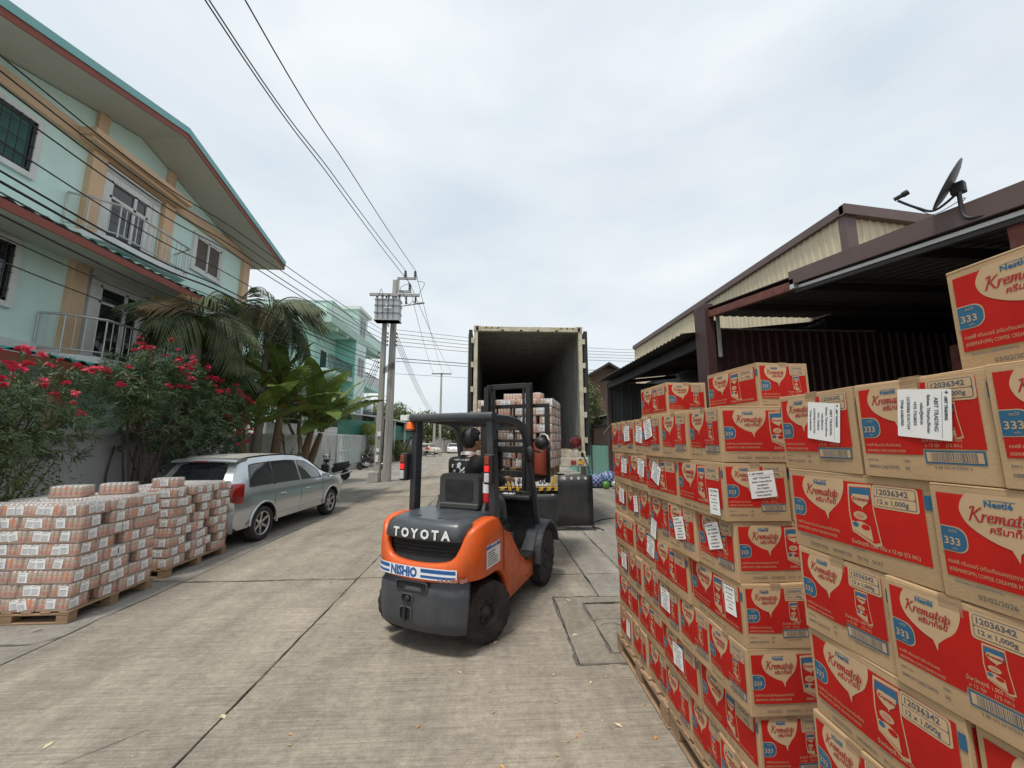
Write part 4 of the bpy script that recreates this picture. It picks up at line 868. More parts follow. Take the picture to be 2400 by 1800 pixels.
dr = empty('person', fw(-.06, .47, 1.12), FR, 'forklift driver in a black printed shirt seated at the wheel, facing away', 'person')
dr.location = fw(.055, 0, 0)
N_ = {'pel': ((-.06, .46, 1.19), .135), 'abd': ((-.07, .455, 1.33), .135), 'che': ((-.075, .475, 1.48), .15), 'chu': ((-.08, .495, 1.60), .125), 'nek': ((-.085, .53, 1.69), .058), 'nk2': ((-.08, .55, 1.735), .058),
      'hd0': ((-.07, .595, 1.775), .082), 'hd1': ((-.07, .58, 1.845), .105), 'hd2': ((-.07, .57, 1.905), .088),
      'shl': ((-.27, .52, 1.595), .068), 'ell': ((-.37, .68, 1.40), .047), 'wrl': ((-.20, .94, 1.36), .032), 'shr': ((.12, .52, 1.59), .068), 'elr': ((.25, .66, 1.38), .047), 'wrr': ((.25, .92, 1.40), .032),
      'hpl': ((-.16, .52, 1.16), .10), 'knl': ((-.20, .95, 1.13), .066), 'anl': ((-.18, 1.08, .68), .045), 'ftl': ((-.18, 1.2, .60), .04), 'hpr': ((.05, .52, 1.16), .10), 'knr': ((.12, .95, 1.13), .066), 'anr': ((.14, 1.06, .68), .045), 'ftr': ((.14, 1.2, .60), .04)}
E_ = [('pel', 'abd'), ('abd', 'che'), ('che', 'chu'), ('chu', 'nek'), ('nek', 'nk2'), ('nk2', 'hd0'), ('hd0', 'hd1'), ('hd1', 'hd2'), ('chu', 'shl'), ('shl', 'ell'), ('ell', 'wrl'), ('chu', 'shr'), ('shr', 'elr'), ('elr', 'wrr'),
      ('pel', 'hpl'), ('hpl', 'knl'), ('knl', 'anl'), ('anl', 'ftl'), ('pel', 'hpr'), ('hpr', 'knr'), ('knr', 'anr'), ('anr', 'ftr')]
def hand_nodes(pre, w_, d, up, side):
    """palm and five fingers curled round a rim; w_ wrist, d forward, up, side = thumb side"""
    w_, d, up, side = V(w_), V(d).normalized(), V(up).normalized(), V(side).normalized(); n = {}; e = []
    pc = w_ + d * .045; n[pre + 'p'] = (pc, .030); e.append((pre, pre + 'p'))
    for i, (o_, ln) in enumerate(((-.030, .062), (-.011, .074), (.010, .078), (.030, .070))):
        b = w_ + d * .075 + side * o_; a = b + d * ln * .45 + up * .004; c = a + (d * .35 - up * .9) * ln * .40
        n['%sf%da' % (pre, i)] = (b, .0105); n['%sf%db' % (pre, i)] = (a, .0092); n['%sf%dc' % (pre, i)] = (c, .008); e += [(pre + 'p', '%sf%da' % (pre, i)), ('%sf%da' % (pre, i), '%sf%db' % (pre, i)), ('%sf%db' % (pre, i), '%sf%dc' % (pre, i))]
    t0 = w_ + d * .03 + side * .034 - up * .008; t1 = t0 + (d * .7 + side * .5 - up * .3) * .034; t2 = t1 + (d * .8 - up * .5) * .028
    n[pre + 't0'] = (t0, .012); n[pre + 't1'] = (t1, .0105); n[pre + 't2'] = (t2, .009); e += [(pre + 'p', pre + 't0'), (pre + 't0', pre + 't1'), (pre + 't1', pre + 't2')]
    return n, e
for pre, d, side in (('wrl', (.35, .9, -.1), (1, -.3, 0)), ('wrr', (.15, .95, -.25), (-1, .15, 0))):
    n, e = hand_nodes(pre, N_[pre][0], d, (0, .2, 1), side); N_.update(n); E_ += e
body = skin('body', N_, E_, 'pel', M_skin, dr)
SH = {k: (N_[k][0], N_[k][1] + .017) for k in ('pel', 'abd', 'che', 'chu', 'shl', 'ell', 'shr', 'elr')}; SH['nk'] = ((-.083, .515, 1.682), .088)
for s_, w_ in (('ell', 'wrl'), ('elr', 'wrr')): SH[w_] = (V(N_[s_][0]).lerp(V(N_[w_][0]), .45), .052)
shirt = skin('shirt', SH, [('pel', 'abd'), ('abd', 'che'), ('che', 'chu'), ('chu', 'nk'), ('chu', 'shl'), ('shl', 'ell'), ('ell', 'wrl'), ('chu', 'shr'), ('shr', 'elr'), ('elr', 'wrr')], 'pel', M_shirt, body)
skin('trousers', {k: (N_[k][0], N_[k][1] + .016) for k in ('pel', 'hpl', 'knl', 'anl', 'hpr', 'knr', 'anr')}, [('pel', 'hpl'), ('hpl', 'knl'), ('knl', 'anl'), ('pel', 'hpr'), ('hpr', 'knr'), ('knr', 'anr')], 'pel', M_trou, body)
for s_ in ('l', 'r'):
    f = V(N_['ft' + s_][0]); mb = MB(); mb.loft([[(f.x + a * k, y, z) for a, z in rrect(-.05, .505, .05, .505 + h, .03, 3)] for y, k, h in ((f.y - .17, .8, .12), (f.y - .10, 1, .13), (f.y, 1, .09), (f.y + .08, .8, .06))], sm=True); mb.build('shoe', M_black, body)
# head details: hair cap, ears, nose, eyes, collar
hc = V((-.07, .578, 1.858)); face = Mx.Translation(hc) @ Mx.Rotation(R(-26), 4, 'Z')
def ell(mb, c, r_, nu=16, nv=10, mi=0, fn=None):
    rings = []
    for j in range(1, nv):
        t = math.pi * j / nv; rings.append([fn(V((math.sin(t) * math.cos(2 * math.pi * i / nu), math.sin(t) * math.sin(2 * math.pi * i / nu), math.cos(t)))) if fn else face @ (V(c) + V((r_[0] * math.sin(t) * math.cos(2 * math.pi * i / nu), r_[1] * math.sin(t) * math.sin(2 * math.pi * i / nu), r_[2] * math.cos(t)))) for i in range(nu)])
    mb.loft(rings, mi, True)
mb = MB()
def hairf(n):
    d = V(n); k = 1.0
    if n.y > .35 and n.z < .35: k = .72                       # clear of the face
    if n.z < -.30 and n.y > -.15: k *= .80
    if n.z < -.80: k *= .9
    j = 1 + .05 * pnoise(V((n.x * 7, n.y * 7, n.z * 7))) ; return face @ V((d.x * .117 * k * j, (d.y * .130 - .012) * k * j, d.z * .136 * k * j + .014))
ell(mb, 0, 0, 30, 18, 0, hairf); mb.build('hair', M_hair, body)
for nm, c, r_ in (('ear', (.100, -.002, -.02), (.012, .025, .034)), ('ear', (-.100, -.002, -.02), (.012, .025, .034)), ('nose', (0, .112, -.03), (.016, .022, .028)), ('chin', (0, .085, -.082), (.05, .035, .04))):
    mb = MB(); ell(mb, c, r_); mb.build(nm, M_skin, body)
mb = MB(); ell(mb, (.034, .092, .0), (.014, .008, .007)); ell(mb, (-.034, .092, .0), (.014, .008, .007)); mb.build('eyes', M_hair, body)
mb = MB(); ell(mb, (0, .108, -.072), (.024, .008, .006)); mb.build('lips', mat('lips', (.3, .1, .08), .5), body)
mb = MB(); cc = V((-.083, .528, 1.672)); mb.loft([[cc + V((math.cos(R(t)) * r_, math.sin(R(t)) * r_ * 1.05, z + .012 * math.sin(R(t)) * -1)) for t in range(0, 360, 20)] for r_, z in ((.100, .006), (.097, .02), (.087, .042), (.078, .046), (.08, .02))], sm=True, caps=False); mb.build('collar', M_coll, body)
from mathutils.bvhtree import BVHTree
bm_ = bmesh.new(); bm_.from_mesh(shirt.data); bvh = BVHTree.FromBMesh(bm_)
def onshirt(u, v, o):
    h = bvh.ray_cast(V((u, -.5, v)), V((0, 1, 0)))
    return (u, (h[0].y if h[0] else .36) - .003 - o, v)
mb = MB(); put_text(mb, 'ครอบครัวขนส่ง และ ร่วมใจ', -.235, 1.628, .030, onshirt, 0, 0, sx=.72)
for P in ([(-.14, 1.585), (-.075, 1.585), (-.098, 1.61), (-.118, 1.61)], [(-.128, 1.555), (-.088, 1.555), (-.086, 1.584), (-.13, 1.584)], [(-.145, 1.50), (-.075, 1.50), (-.085, 1.553), (-.13, 1.553)], [(-.19, 1.57), (-.165, 1.52), (-.142, 1.535), (-.142, 1.515), (-.165, 1.50), (-.205, 1.56)], [(-.215, 1.56), (-.205, 1.56), (-.18, 1.585), (-.21, 1.59)],
          [(-.07, 1.51), (-.04, 1.535), (-.03, 1.555), (-.045, 1.56), (-.055, 1.54), (-.08, 1.525)], [(-.19, 1.50), (-.17, 1.50), (-.185, 1.525)], [(-.06, 1.50), (-.03, 1.50), (-.035, 1.52)]):
    mb.poly([onshirt(a, b, 0) for a, b in P])
mb.build('shirt_print', M_letter, body, fixn=False); bm_.free()
# ================================================================ container truck
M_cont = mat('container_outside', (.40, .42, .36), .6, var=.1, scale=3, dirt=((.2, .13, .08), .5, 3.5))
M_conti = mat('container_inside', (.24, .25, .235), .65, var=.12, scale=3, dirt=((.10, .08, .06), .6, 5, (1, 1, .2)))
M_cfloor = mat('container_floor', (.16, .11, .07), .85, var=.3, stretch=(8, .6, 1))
M_hdr = mat('container_header_paint', (.52, .5, .38), .55, var=.1, dirt=((.25, .13, .05), .6, 7)); M_yel = mat('hazard_yellow', (.62, .36, .03), .5, dirt=((.2, .12, .04), .5, 9)); M_blk = mat('hazard_black', (.02, .02, .02), .6)
M_rustw = mat('chalky_trailer_paint', (.55, .51, .42), .6, var=.15, dirt=((.22, .11, .05), .75, 6)); M_gask = mat('door_gasket', (.02, .02, .02), .7)
CX0, CX1, CY0, CY1, CB, CT = -.41, 2.03, 8.36, 20.55, 1.50, 4.40
ct = empty('container_truck', (.81, 8.36, 0), 0, 'open-backed container trailer parked with its doors folded back', 'truck')
def P(mb, name, m, parent=ct, **k):
    o = mb.build(name, m, parent, **k); o.location = V(o.location) - (V(ct.location) if parent is ct else V((0, 0, 0))); return o
def corr_wall(mb, x, sgn, y0, y1, z0, z1, dep=.035, pit=.28, mi=0):
    """corrugated side sheet in the plane x"""
    pts = []; y = y0
    while y < y1:
        pts += [(x, y), (x, y + pit * .26), (x + sgn * dep, y + pit * .5), (x + sgn * dep, y + pit * .76)]; y += pit
    pts.append((x, y1)); n = len(pts)
    mb.add([(a, b, z0) for a, b in pts] + [(a, b, z1) for a, b in pts], [(i, i + 1, n + i + 1, n + i) for i in range(n - 1)], mi)
box = empty('container_box'); box.parent = ct; box.location = (0, 0, 0)
def B(mb, name, m, **k): o = mb.build(name, m, box, **k); o.location = -V(ct.location); return o
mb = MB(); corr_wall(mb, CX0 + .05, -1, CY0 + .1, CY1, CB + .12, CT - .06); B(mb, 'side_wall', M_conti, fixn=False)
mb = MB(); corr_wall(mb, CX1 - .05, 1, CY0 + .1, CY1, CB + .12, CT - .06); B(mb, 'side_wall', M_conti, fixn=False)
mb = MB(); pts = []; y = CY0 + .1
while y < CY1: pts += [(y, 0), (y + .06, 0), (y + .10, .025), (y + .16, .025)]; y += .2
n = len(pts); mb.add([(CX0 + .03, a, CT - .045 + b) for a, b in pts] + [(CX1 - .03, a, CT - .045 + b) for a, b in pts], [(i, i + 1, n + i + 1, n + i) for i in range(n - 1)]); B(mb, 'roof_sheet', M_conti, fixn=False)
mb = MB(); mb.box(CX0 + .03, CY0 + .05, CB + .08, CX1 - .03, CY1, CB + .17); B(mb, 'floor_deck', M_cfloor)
mb = MB(); mb.box(CX0, CY1, CB, CX1, CY1 + .06, CT); B(mb, 'front_wall', M_conti)
for s, x in ((-1, CX0), (1, CX1)):
    mb = MB(); mb.box(x, CY0, CB, x - s * .085, CY0 + .10, CT - .02); B(mb, 'corner_post', M_hdr, bevel=.008)
    mb = MB(); mb.box(x, CY0 + .1, CT - .07, x - s * .06, CY1, CT); mb.box(x, CY0 + .1, CB, x - s * .06, CY1, CB + .14); B(mb, 'side_rail', M_cont)
    for z0 in (CB - .01, CT - .115):
        mb = MB(); mb.box(x + s * .008, CY0 - .012, z0, x - s * .15, CY0 + .16, z0 + .125); cf = B(mb, 'corner_casting', M_hdr, bevel=.008)
        mb = MB(); mb.lathe([(0, 0), (.035, 0), (.035, .004), (0, .004)], 12, Mx.Translation((x - s * .07, CY0 - .0125, z0 + .062)) @ Mx.Rotation(R(90), 4, 'X') @ Mx.Scale(1.5, 4, V((0, 1, 0)))); B(mb, 'casting_hole', M_void)
mb = MB(); mb.box(CX0 + .15, CY0 - .002, CT - .115, CX1 - .15, CY0 + .10, CT - .005); B(mb, 'header', M_hdr, bevel=.006)
for x0, d in ((CX0 + .17, 1), (CX1 - .17 - .40, -1)):
    for i in range(6):
        mb = MB(); u = x0 + i * .066; q = .03 * d; F = lambda a, c: (a, CY0 - .005, c)
        mb.poly([F(u + (0 if d > 0 else .03), CT - .06), F(u + .033 + (0 if d > 0 else .03), CT - .06), F(u + .033 + (.03 if d > 0 else 0), CT - .015), F(u + (.03 if d > 0 else 0), CT - .015)]); B(mb, 'hazard_stripe', M_blk if i % 2 else M_yel, fixn=False)
for x in (.20, .62, 1.0, 1.42): mb = MB(); mb.box(x, CY0 - .035, CT - .115, x + .05, CY0 - .003, CT - .085); B(mb, 'cam_keeper', M_gask)
mb = MB(); mb.box(CX0 + .15, CY0 - .001, CB + .0, CX1 - .15, CY0 + .10, CB + .155); B(mb, 'sill', M_rustw, bevel=.008)
for s, x in ((-1, CX0), (1, CX1)):
    mb = MB(); xa, xb = x + s * .045, x + s * .105; mb.box(xa, CY0 + .03, CB + .04, xb, CY0 + 1.2, CT - .1); dr_ = B(mb, 'folded_door', M_cont)
    mb = MB(); mb.box(x + s * .035, CY0 + .0, CB + .03, x + s * .115, CY0 + .031, CT - .09); B(mb, 'door_gasket', M_gask)
    for i in range(5): mb = MB(); z = CB + .3 + i * .55; mb.box(x - s * .005, CY0 - .02, z, x + s * .06, CY0 + .03, z + .12); B(mb, 'hinge', M_hdr, bevel=.004)
    for k in (.3, .75): mb = MB(); mb.tube([(x + s * .13, CY0 + k, CB + .05), (x + s * .13, CY0 + k, CT - .1)], .018, 8); B(mb, 'lock_rod', M_cont)
# chassis
mb = MB()
for x in (.38, 1.24): mb.box(x - .06, CY0 + .05, 1.08, x + .06, CY1 - 1, 1.5)
P(mb, 'chassis_rail', M_black)
mb = MB(); mb.box(CX0 - .02, CY0 - .03, 1.30, CX1 + .06, CY0 + .2, 1.49); bol = P(mb, 'rear_bolster', M_rustw, bevel=.012)
for x, m_ in ((-.25, M_lred), (1.70, M_lred), (1.86, M_yel)): mb = MB(); mb.box(x, CY0 - .045, 1.345, x + .12, CY0 - .025, 1.43); P(mb, 'marker_light', m_, bevel=.006)
for x in (CX1 - .12, CX0 + .12): mb = MB(); mb.lathe([(0, 0), (.04, 0), (.04, .01), (0, .01)], 12, Mx.Translation((x, CY0 - .033, 1.42)) @ Mx.Rotation(R(90), 4, 'X')); P(mb, 'bolster_hole', M_void)
mb = MB(); mb.box(-.1, CY0 - .06, .80, 1.74, CY0 + .02, .88); bmp = P(mb, 'bumper_bar', M_yel, bevel=.006)
for i in range(11):
    mb = MB(); u = -.08 + i * .165; F = lambda a, c: (a, CY0 - .0625, c); mb.poly([F(u, .805), F(u + .075, .805), F(u + .115, .875), F(u + .04, .875)]); P(mb, 'bumper_stripe', M_blk, fixn=False)
mb = MB(); mb.box(.30, CY0 - .03, .89, 1.42, CY0 + .02, 1.12); P(mb, 'light_panel', M_rustw, bevel=.006)
for x in (.33, 1.26):
    mb = MB(); F = lambda a, c: (a, CY0 - .0345, c); mb.poly([F(x, .90), F(x + .07, .90), F(x + .13, 1.10), F(x + .06, 1.10)]); P(mb, 'chevron', M_yel, fixn=False)
mb = MB(); mb.loft([[(a, y, c) for a, c in rrect(.50, .90, 1.20, 1.10, .02, 3)] for y in (CY0 - .045, CY0 - .032)], sm=False); P(mb, 'license_plate', M_decw)
mb = MB(); F = lambda u, v, o: (u, CY0 - .047 - o, v); put_text(mb, '36', .55, .95, .16, F, 0, 0, bold=.006); put_text(mb, '0ง', 1.0, .95, .16, F, 0, 0, bold=.006); P(mb, 'plate_lettering', M_blk, fixn=False)
def truck_wheel(x, y):
    w_ = empty('wheel', V((x, y, .50)) - V(ct.location)); w_.parent = ct
    t = MB(); M_ = Mx.Rotation(R(90), 4, 'Y'); t.lathe([(.28, -.12), (.44, -.135), (.495, -.11), (.50, 0), (.495, .11), (.44, .135), (.28, .12)], 28, M_, caps=False); t.build('tyre', M_rubber, w_)
    t = MB(); t.lathe([(.285, -.12), (.285, .11), (.25, .05), (.1, .04), (.09, .1), (0, .1)], 24, M_); t.build('rim', M_rim, w_)
for y in (10.2, 11.5):
    for x in (-.17, .10, 1.52, 1.79): truck_wheel(x, y)
# black plate hung behind the trailer
M_plate = mat('black_flap_rubber', (.022, .022, .023), .38, var=.25, scale=3, dirt=((.075, .07, .065), .5, 2.2))
fl = empty('mud_flap', (1.3, 8.27, .1), 0, 'wide black flap with four white diamonds hanging behind the trailer', 'flap')
mb = MB(); fx_ = [.30, .55, .80, 1.05, 1.25, 1.40, 1.405, 1.6, 1.8, 2.0, 2.145]; G = [[(x_ - 1.3, -.03 * (1 - j / 5) ** 2 + .008 * math.sin(i * 1.3 + j), j / 5 * (.64 if x_ < 1.402 else 1.025)) for i, x_ in enumerate(fx_)] for j in range(6)]
mb.loft(G, sm=True, caps=False, closed=False); o = mb.build('sheet', M_plate, fl); o.modifiers.new('t', 'SOLIDIFY').thickness = .012
for x in (1.54, 1.69, 1.84, 1.99):
    for dx, dz in ((0, .02), (0, -.02), (.02, 0), (-.02, 0)):
        mb = MB(); F = lambda a, c: (x - 1.3 + dx + a, -.022, .965 + dz + c); mb.poly([F(-.017, 0), F(0, -.017), F(.017, 0), F(0, .017)]); mb.build('diamond', M_decw, fl, fixn=False)
# cable reel on the sill, cable on the ground
cr = empty('cable_reel', (1.83, 8.42, CB + .172), R(8), 'red cable reel in a black wire stand on the container sill', 'cable reel')
mb = MB(); Mr = Mx.Translation((0, 0, .14)) @ Mx.Rotation(R(90), 4, 'X'); mb.lathe([(0, -.06), (.11, -.06), (.115, -.05), (.085, -.04), (.085, .04), (.115, .05), (.11, .06), (0, .06)], 20, Mr); mb.build('drum', mat('reel_red', (.2, .018, .02), .4), cr)
mb = MB(); mb.tube([(-.10, -.08, .0), (-.10, -.08, .24), (-.06, -.08, .28), (.06, -.08, .28), (.10, -.08, .24), (.10, -.08, 0)], .009, 6); mb.tube([(-.10, .08, .0), (-.10, .08, .24), (-.06, .08, .28), (.06, .08, .28), (.10, .08, .24), (.10, .08, 0)], .009, 6)
for x in (-.1, .1): mb.tube([(x, -.08, .0), (x, .08, .0)], .009, 6)
mb.build('stand', M_black, cr)
mb = MB(); mb.tube(catmull([(1.95, 8.34, 1.62), (2.08, 8.25, 1.2), (2.10, 8.22, .6), (2.15, 8.2, .02), (2.35, 8.25, .012), (2.2, 8.6, .012), (2.5, 9.2, .012), (3.4, 9.6, .012), (4.6, 9.4, .012), (6.0, 9.9, .012)], 10), .009, 6); tag(mb.build('power_cable', M_black), 'thin black cable hanging from the trailer and trailing over the yard', 'cable')
# dark goods deep inside the container
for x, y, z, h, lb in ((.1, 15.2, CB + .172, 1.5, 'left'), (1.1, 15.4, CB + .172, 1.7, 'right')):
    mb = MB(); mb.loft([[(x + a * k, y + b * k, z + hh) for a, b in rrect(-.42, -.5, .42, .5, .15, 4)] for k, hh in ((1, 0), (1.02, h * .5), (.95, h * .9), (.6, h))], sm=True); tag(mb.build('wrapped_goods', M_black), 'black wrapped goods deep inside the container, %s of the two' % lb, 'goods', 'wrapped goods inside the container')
# ================================================================ silver car
M_silver = mat('silver_car_paint', (.52, .56, .59), .2, metal=.7, var=.03, scale=2, coat=.6, dirt=((.36, .34, .31), .25, 3)); M_croof = mat('dusty_roof_paint', (.42, .41, .37), .5, metal=.3, var=.05)
M_glass = mat('tinted_car_glass', (.012, .014, .018), .04, var=0, spec=.8, coat=.5); M_alloy = mat('alloy_rim', (.52, .52, .53), .28, metal=.9, var=.05)
car_ = empty('parked_car', (-5.22, 7.0, 0), R(-4.5), 'silver estate car with tinted windows parked by the flowering bushes', 'car')
ST = [(0.0, .82, .60, .76, .72), (.04, .93, .66, .86, .79), (.10, 1.00, .70, .94, .82), (.17, 1.08, .685, .965, .835), (.42, 1.45, .60, .985, .85), (.50, 1.515, .585, .99, .852), (.75, 1.548, .60, .99, .855), (1.2, 1.57, .612, .985, .858), (1.7, 1.572, .61, .978, .858), (2.1, 1.553, .603, .97, .858), (2.45, 1.51, .59, .965, .857), (2.75, 1.42, .59, .962, .856), (3.1, 1.25, .615, .958, .855), (3.5, 1.045, .665, .95, .85), (3.75, .985, .69, .92, .84), (4.05, .92, .68, .86, .82), (4.25, .83, .62, .77, .77), (4.36, .70, .52, .64, .68)]
def cst(y):
    if y <= ST[0][0]: return ST[0][1:]
    for a, b in zip(ST, ST[1:]):
        if y <= b[0]: t = (y - a[0]) / (b[0] - a[0]); return tuple(a[i] + (b[i] - a[i]) * t for i in range(1, 5))
    return ST[-1][1:]
def half_ring(y):
    zt, wt, zb, wb = cst(y); zt = max(zt, zb + .04); f = min(1, y / .10 * .35 + .65) if y < .1 else (1 if y < 4.1 else 1 - (y - 4.1) * .8)
    low = .26 + (.05 if y < .2 else 0)
    return [(0, low - .02), (wb * f * .8, low), (wb * f * .96, low + .05), (wb * f + .012, .48), (wb * f + .016, .66), (wb + .004, zb - .08), (wb - .02, zb), (wt + (wb - wt) * .12, zt - .10 * min(1, (zt - zb) / .3)), (wt - .03, zt - .025), (wt * .55, zt), (0, zt + .012)]
ysn = sorted(set([s[0] for s in ST] + [.25, .33, .6, 1.0, 1.45, 1.9, 2.28, 2.6, 2.92, 3.3, 3.62, 3.9, 4.15]))
mb = MB(); rings = []
for y in ysn:
    h = half_ring(y); rings.append([(x, y, z) for x, z in h] + [(-x, y, z) for x, z in h[-2:0:-1]])
mb.loft(rings, sm=True); me = mb.mesh('body', [M_silver, M_croof, M_void])
WB0, WB1, WR = .86, 3.46, .315
tmp = link('tmp', me); cut = MB()
for y in (WB0, WB1):
    for s in (-1, 1): cut.lathe([(.365, -.28), (.365, .28)], 32, Mx.Translation((s * .78, y, .33)) @ Mx.Rotation(R(90), 4, 'Y'))
co = cut.build('cut', M_void); bo = tmp.modifiers.new('b', 'BOOLEAN'); bo.object = co; bo.operation = 'DIFFERENCE'; bo.solver = 'EXACT'
bpy.context.view_layer.update(); me2 = bpy.data.meshes.new_from_object(tmp.evaluated_get(bpy.context.evaluated_depsgraph_get())); bpy.data.objects.remove(tmp); bpy.data.objects.remove(co)
for p in me2.polygons: p.use_smooth = True
me2.name = 'body'; cb = link('body', me2, car_)
me2.set_sharp_from_angle(angle=R(38))
def gpt(y, t, off, s):
    h = half_ring(y); a, b = V((h[6][0], h[6][1])), V((h[7][0], h[7][1])); p = a.lerp(b, t); n = V((b.y - a.y, -(b.x - a.x))).normalized(); return (s * (p.x + n.x * off), y, p.y + n.y * off)
for s in (1, -1):
    for nm, y0, y1, sl0, sl1 in (('quarter_window', .46, 1.12, -.16, -.02), ('rear_door_window', 1.18, 2.02, -.06, .05), ('front_door_window', 2.10, 2.95, .0, -.42)):
        mb = MB(); K = 10; lo = [y0 + (y1 - y0) * i / K for i in range(K + 1)]; A = []; Bp = []
        for i, y in enumerate(lo):
            A.append(gpt(y, .07, .006, s)); yy = y + (sl0 + (sl1 - sl0) * i / K) * .0 ; tt = .93
            if nm == 'front_door_window' and y > 2.45: tt = .93 - (y - 2.45) * .35
            Bp.append(gpt(max(.45, min(2.98, y + (sl0 * (1 - i / K) * -1 if nm == 'quarter_window' else 0))), tt, .006, s))
        mb.loft([A, Bp], sm=True, caps=False, closed=False); g_ = mb.build(nm, M_glass, car_)
        mb = MB(); mb.tube(A + Bp[::-1] + [A[0]], .008, 5); mb.build('window_trim', M_black, g_)
    # blacked pillar between the windows, door seams, handles, arches, sill line
    for nm, y, m_ in (('pillar_trim', 1.15, M_black), ('pillar_trim', 2.06, M_silver)): mb = MB(); mb.loft([[gpt(y - .03, .03, .005, s), gpt(y + .03, .03, .005, s)], [gpt(y - .03, .95, .005, s), gpt(y + .03, .95, .005, s)]], caps=False, closed=False); mb.build(nm, m_, car_)
    def sx(y, z):
        h = half_ring(y)
        for a, b in zip(h[1:7], h[2:7]):
            if a[1] <= z <= b[1]: return a[0] + (b[0] - a[0]) * (z - a[1]) / max(1e-6, b[1] - a[1])
        return h[5][0]
    for y in (1.16, 2.06, 3.0):
        mb = MB(); mb.tube([(s * (sx(y, z) + .0006), y + (.10 * max(0, .6 - z) if y > 2.9 else (-.10 * max(0, z - .75) if y < 1.2 else 0)), z) for z in (.36, .5, .65, .8, .93)], .0035, 4); mb.build('door_seam', M_void, car_)
    mb = MB(); mb.tube([(s * (sx(y, .46) + .004), y, .46 + .0 * y) for y in (1.24, 1.6, 2.0, 2.4, 2.8, 3.05)], .012, 6); mb.build('side_moulding', M_silver, car_)
    for y in (1.32, 2.22): mb = MB(); mb.tube([(s * (sx(y + k, .80) + o_), y + k, .80) for k, o_ in ((0, .0), (.03, .03), (.13, .032), (.17, .0))], [.010, .013, .013, .010], 6); mb.build('door_handle', M_silver, car_)
    for y in (WB0, WB1):
        mb = MB(); mb.tube([(s * (.868), y + math.cos(R(t)) * .385, .33 + math.sin(R(t)) * .385) for t in range(-8, 190, 11)], .022, 6); mb.build('arch_flare', M_silver, car_)
        wh = empty('wheel', (s * .755, y, WR)); wh.parent = car_; Mw = Mx.Rotation(R(90) * s, 4, 'Y')
        t = MB(); t.lathe([(.215, -.09), (.25, -.10), (.30, -.098), (.315, -.07), (.315, .07), (.30, .098), (.25, .10), (.215, .09)], 40, Mw, caps=False); t.build('tyre', M_rubber, wh)
        t = MB(); t.lathe([(.217, -.09), (.217, .085), (.205, .088), (.20, .06), (.195, -.05), (0, -.05)], 36, Mw); rm = t.build('rim', M_rim, wh)
        for k in range(6):
            a = k * math.pi / 3; t = MB(); Ms = Mw @ Mx.Rotation(a, 4, 'Z'); t.loft([[Ms @ V((r_, q * w_, z)) for q, z in ((-1, zz - .025), (1, zz - .025), (.8, zz), (-.8, zz))] for r_, w_, zz in ((.04, .030, .055), (.12, .024, .06), (.21, .034, .078))], sm=False); t.build('spoke', M_alloy, rm)
        t = MB(); t.lathe([(.218, .07), (.218, .09), (.204, .092), (.200, .07)], 36, Mw, caps=False); t.lathe([(.05, .05), (.045, .066), (0, .068)], 16, Mw); t.build('rim_lip', M_alloy, rm)
    # tail light wrapping the corner
    mb = MB(); path = [(.60, .02), (.70, .03), (.775, .06), (.83, .12), (.852, .20), (.86, .27)]; zs = (.74, .80, .90, 1.0, 1.08, 1.11); grid = []
    for i, z in enumerate(zs): grid.append([(s * (x + .012 - (.03 if i in (0, 5) else 0)), y - .012 + max(0, z - .95) * .35 * (1 - k / 5), z - (.03 if i == 5 and k < 2 else 0)) for k, (x, y) in enumerate(path)])
    mb.loft(grid, sm=True, caps=False, closed=False); tl = mb.build('tail_light', M_lred, car_)
    for z0, z1, m_ in ((.80, .845, mat('dim_red_lens', (.2, .02, .02), .2, coat=.4) if s > 0 else bpy.data.materials['dim_red_lens']), (.855, .90, bpy.data.materials['dim_red_lens'])):
        mb = MB(); mb.loft([[(s * (x + .016), y - .016, z) for x, y in path[1:-1]] for z in (z0, z1)], sm=True, caps=False, closed=False); mb.build('lens_band', m_, tl)
    mb = MB(); mb.loft([[(s * (.90 + a), 3.02 + b * .6, 1.0 + c_) for a, c_ in rrect(-.09 * k, -.055 * k, .09 * k, .06 * k, .03 * k, 3)] for b, k in ((-.06, .85), (-.03, 1), (.06, .9), (.11, .5))], sm=True); mb.build('door_mirror', M_silver, car_)
# rear window, spoiler, bumper, roof
mb = MB(); K = 8; rows = []
for i in range(K + 1):
    y = .155 + (.43 - .155) * i / K; zt, wt, zb, wb = cst(y); rows.append([(x * (wt - .02), y - .012 + .03 * x * x, zt + .008 - .02 * x * x) for x in [-1 + j / 5 for j in range(11)]])
mb.loft(rows, sm=True, caps=False, closed=False); rw = mb.build('rear_window', M_glass, car_)
mb = MB(); mb.tube([(-.28, .135, 1.055), (-.1, .16, 1.09), (.2, .165, 1.095)], .008, 6); mb.build('rear_wiper', M_black, rw)
mb = MB(); mb.loft([[(x, .30 + .10 * x * x + a, 1.49 - .05 * x * x + b) for a, b in ((0, 0), (.02, -.025), (.3, .02), (.3, .05), (.12, .045))] for x in [-.60 + j * .12 for j in range(11)]], sm=True); mb.build('roof_spoiler', M_silver, car_)
mb = MB(); mb.box(-.12, .29, 1.474, .12, .31, 1.49); mb.build('high_brake_light', M_lred, car_)
mb = MB(); mb.loft([[(x * k, -.03 + .16 * abs(x) ** 3 + o_, z) for x in [-.86 + j * .0956 for j in range(19)]] for z, o_, k in ((.27, .06, .95), (.33, .0, 1), (.50, -.012, 1), (.60, -.02, 1.0), (.66, .0, 1.0), (.68, .05, .98))], sm=True, caps=False, closed=False); mb.build('rear_bumper', M_silver, car_)
mb = MB(); rows = []
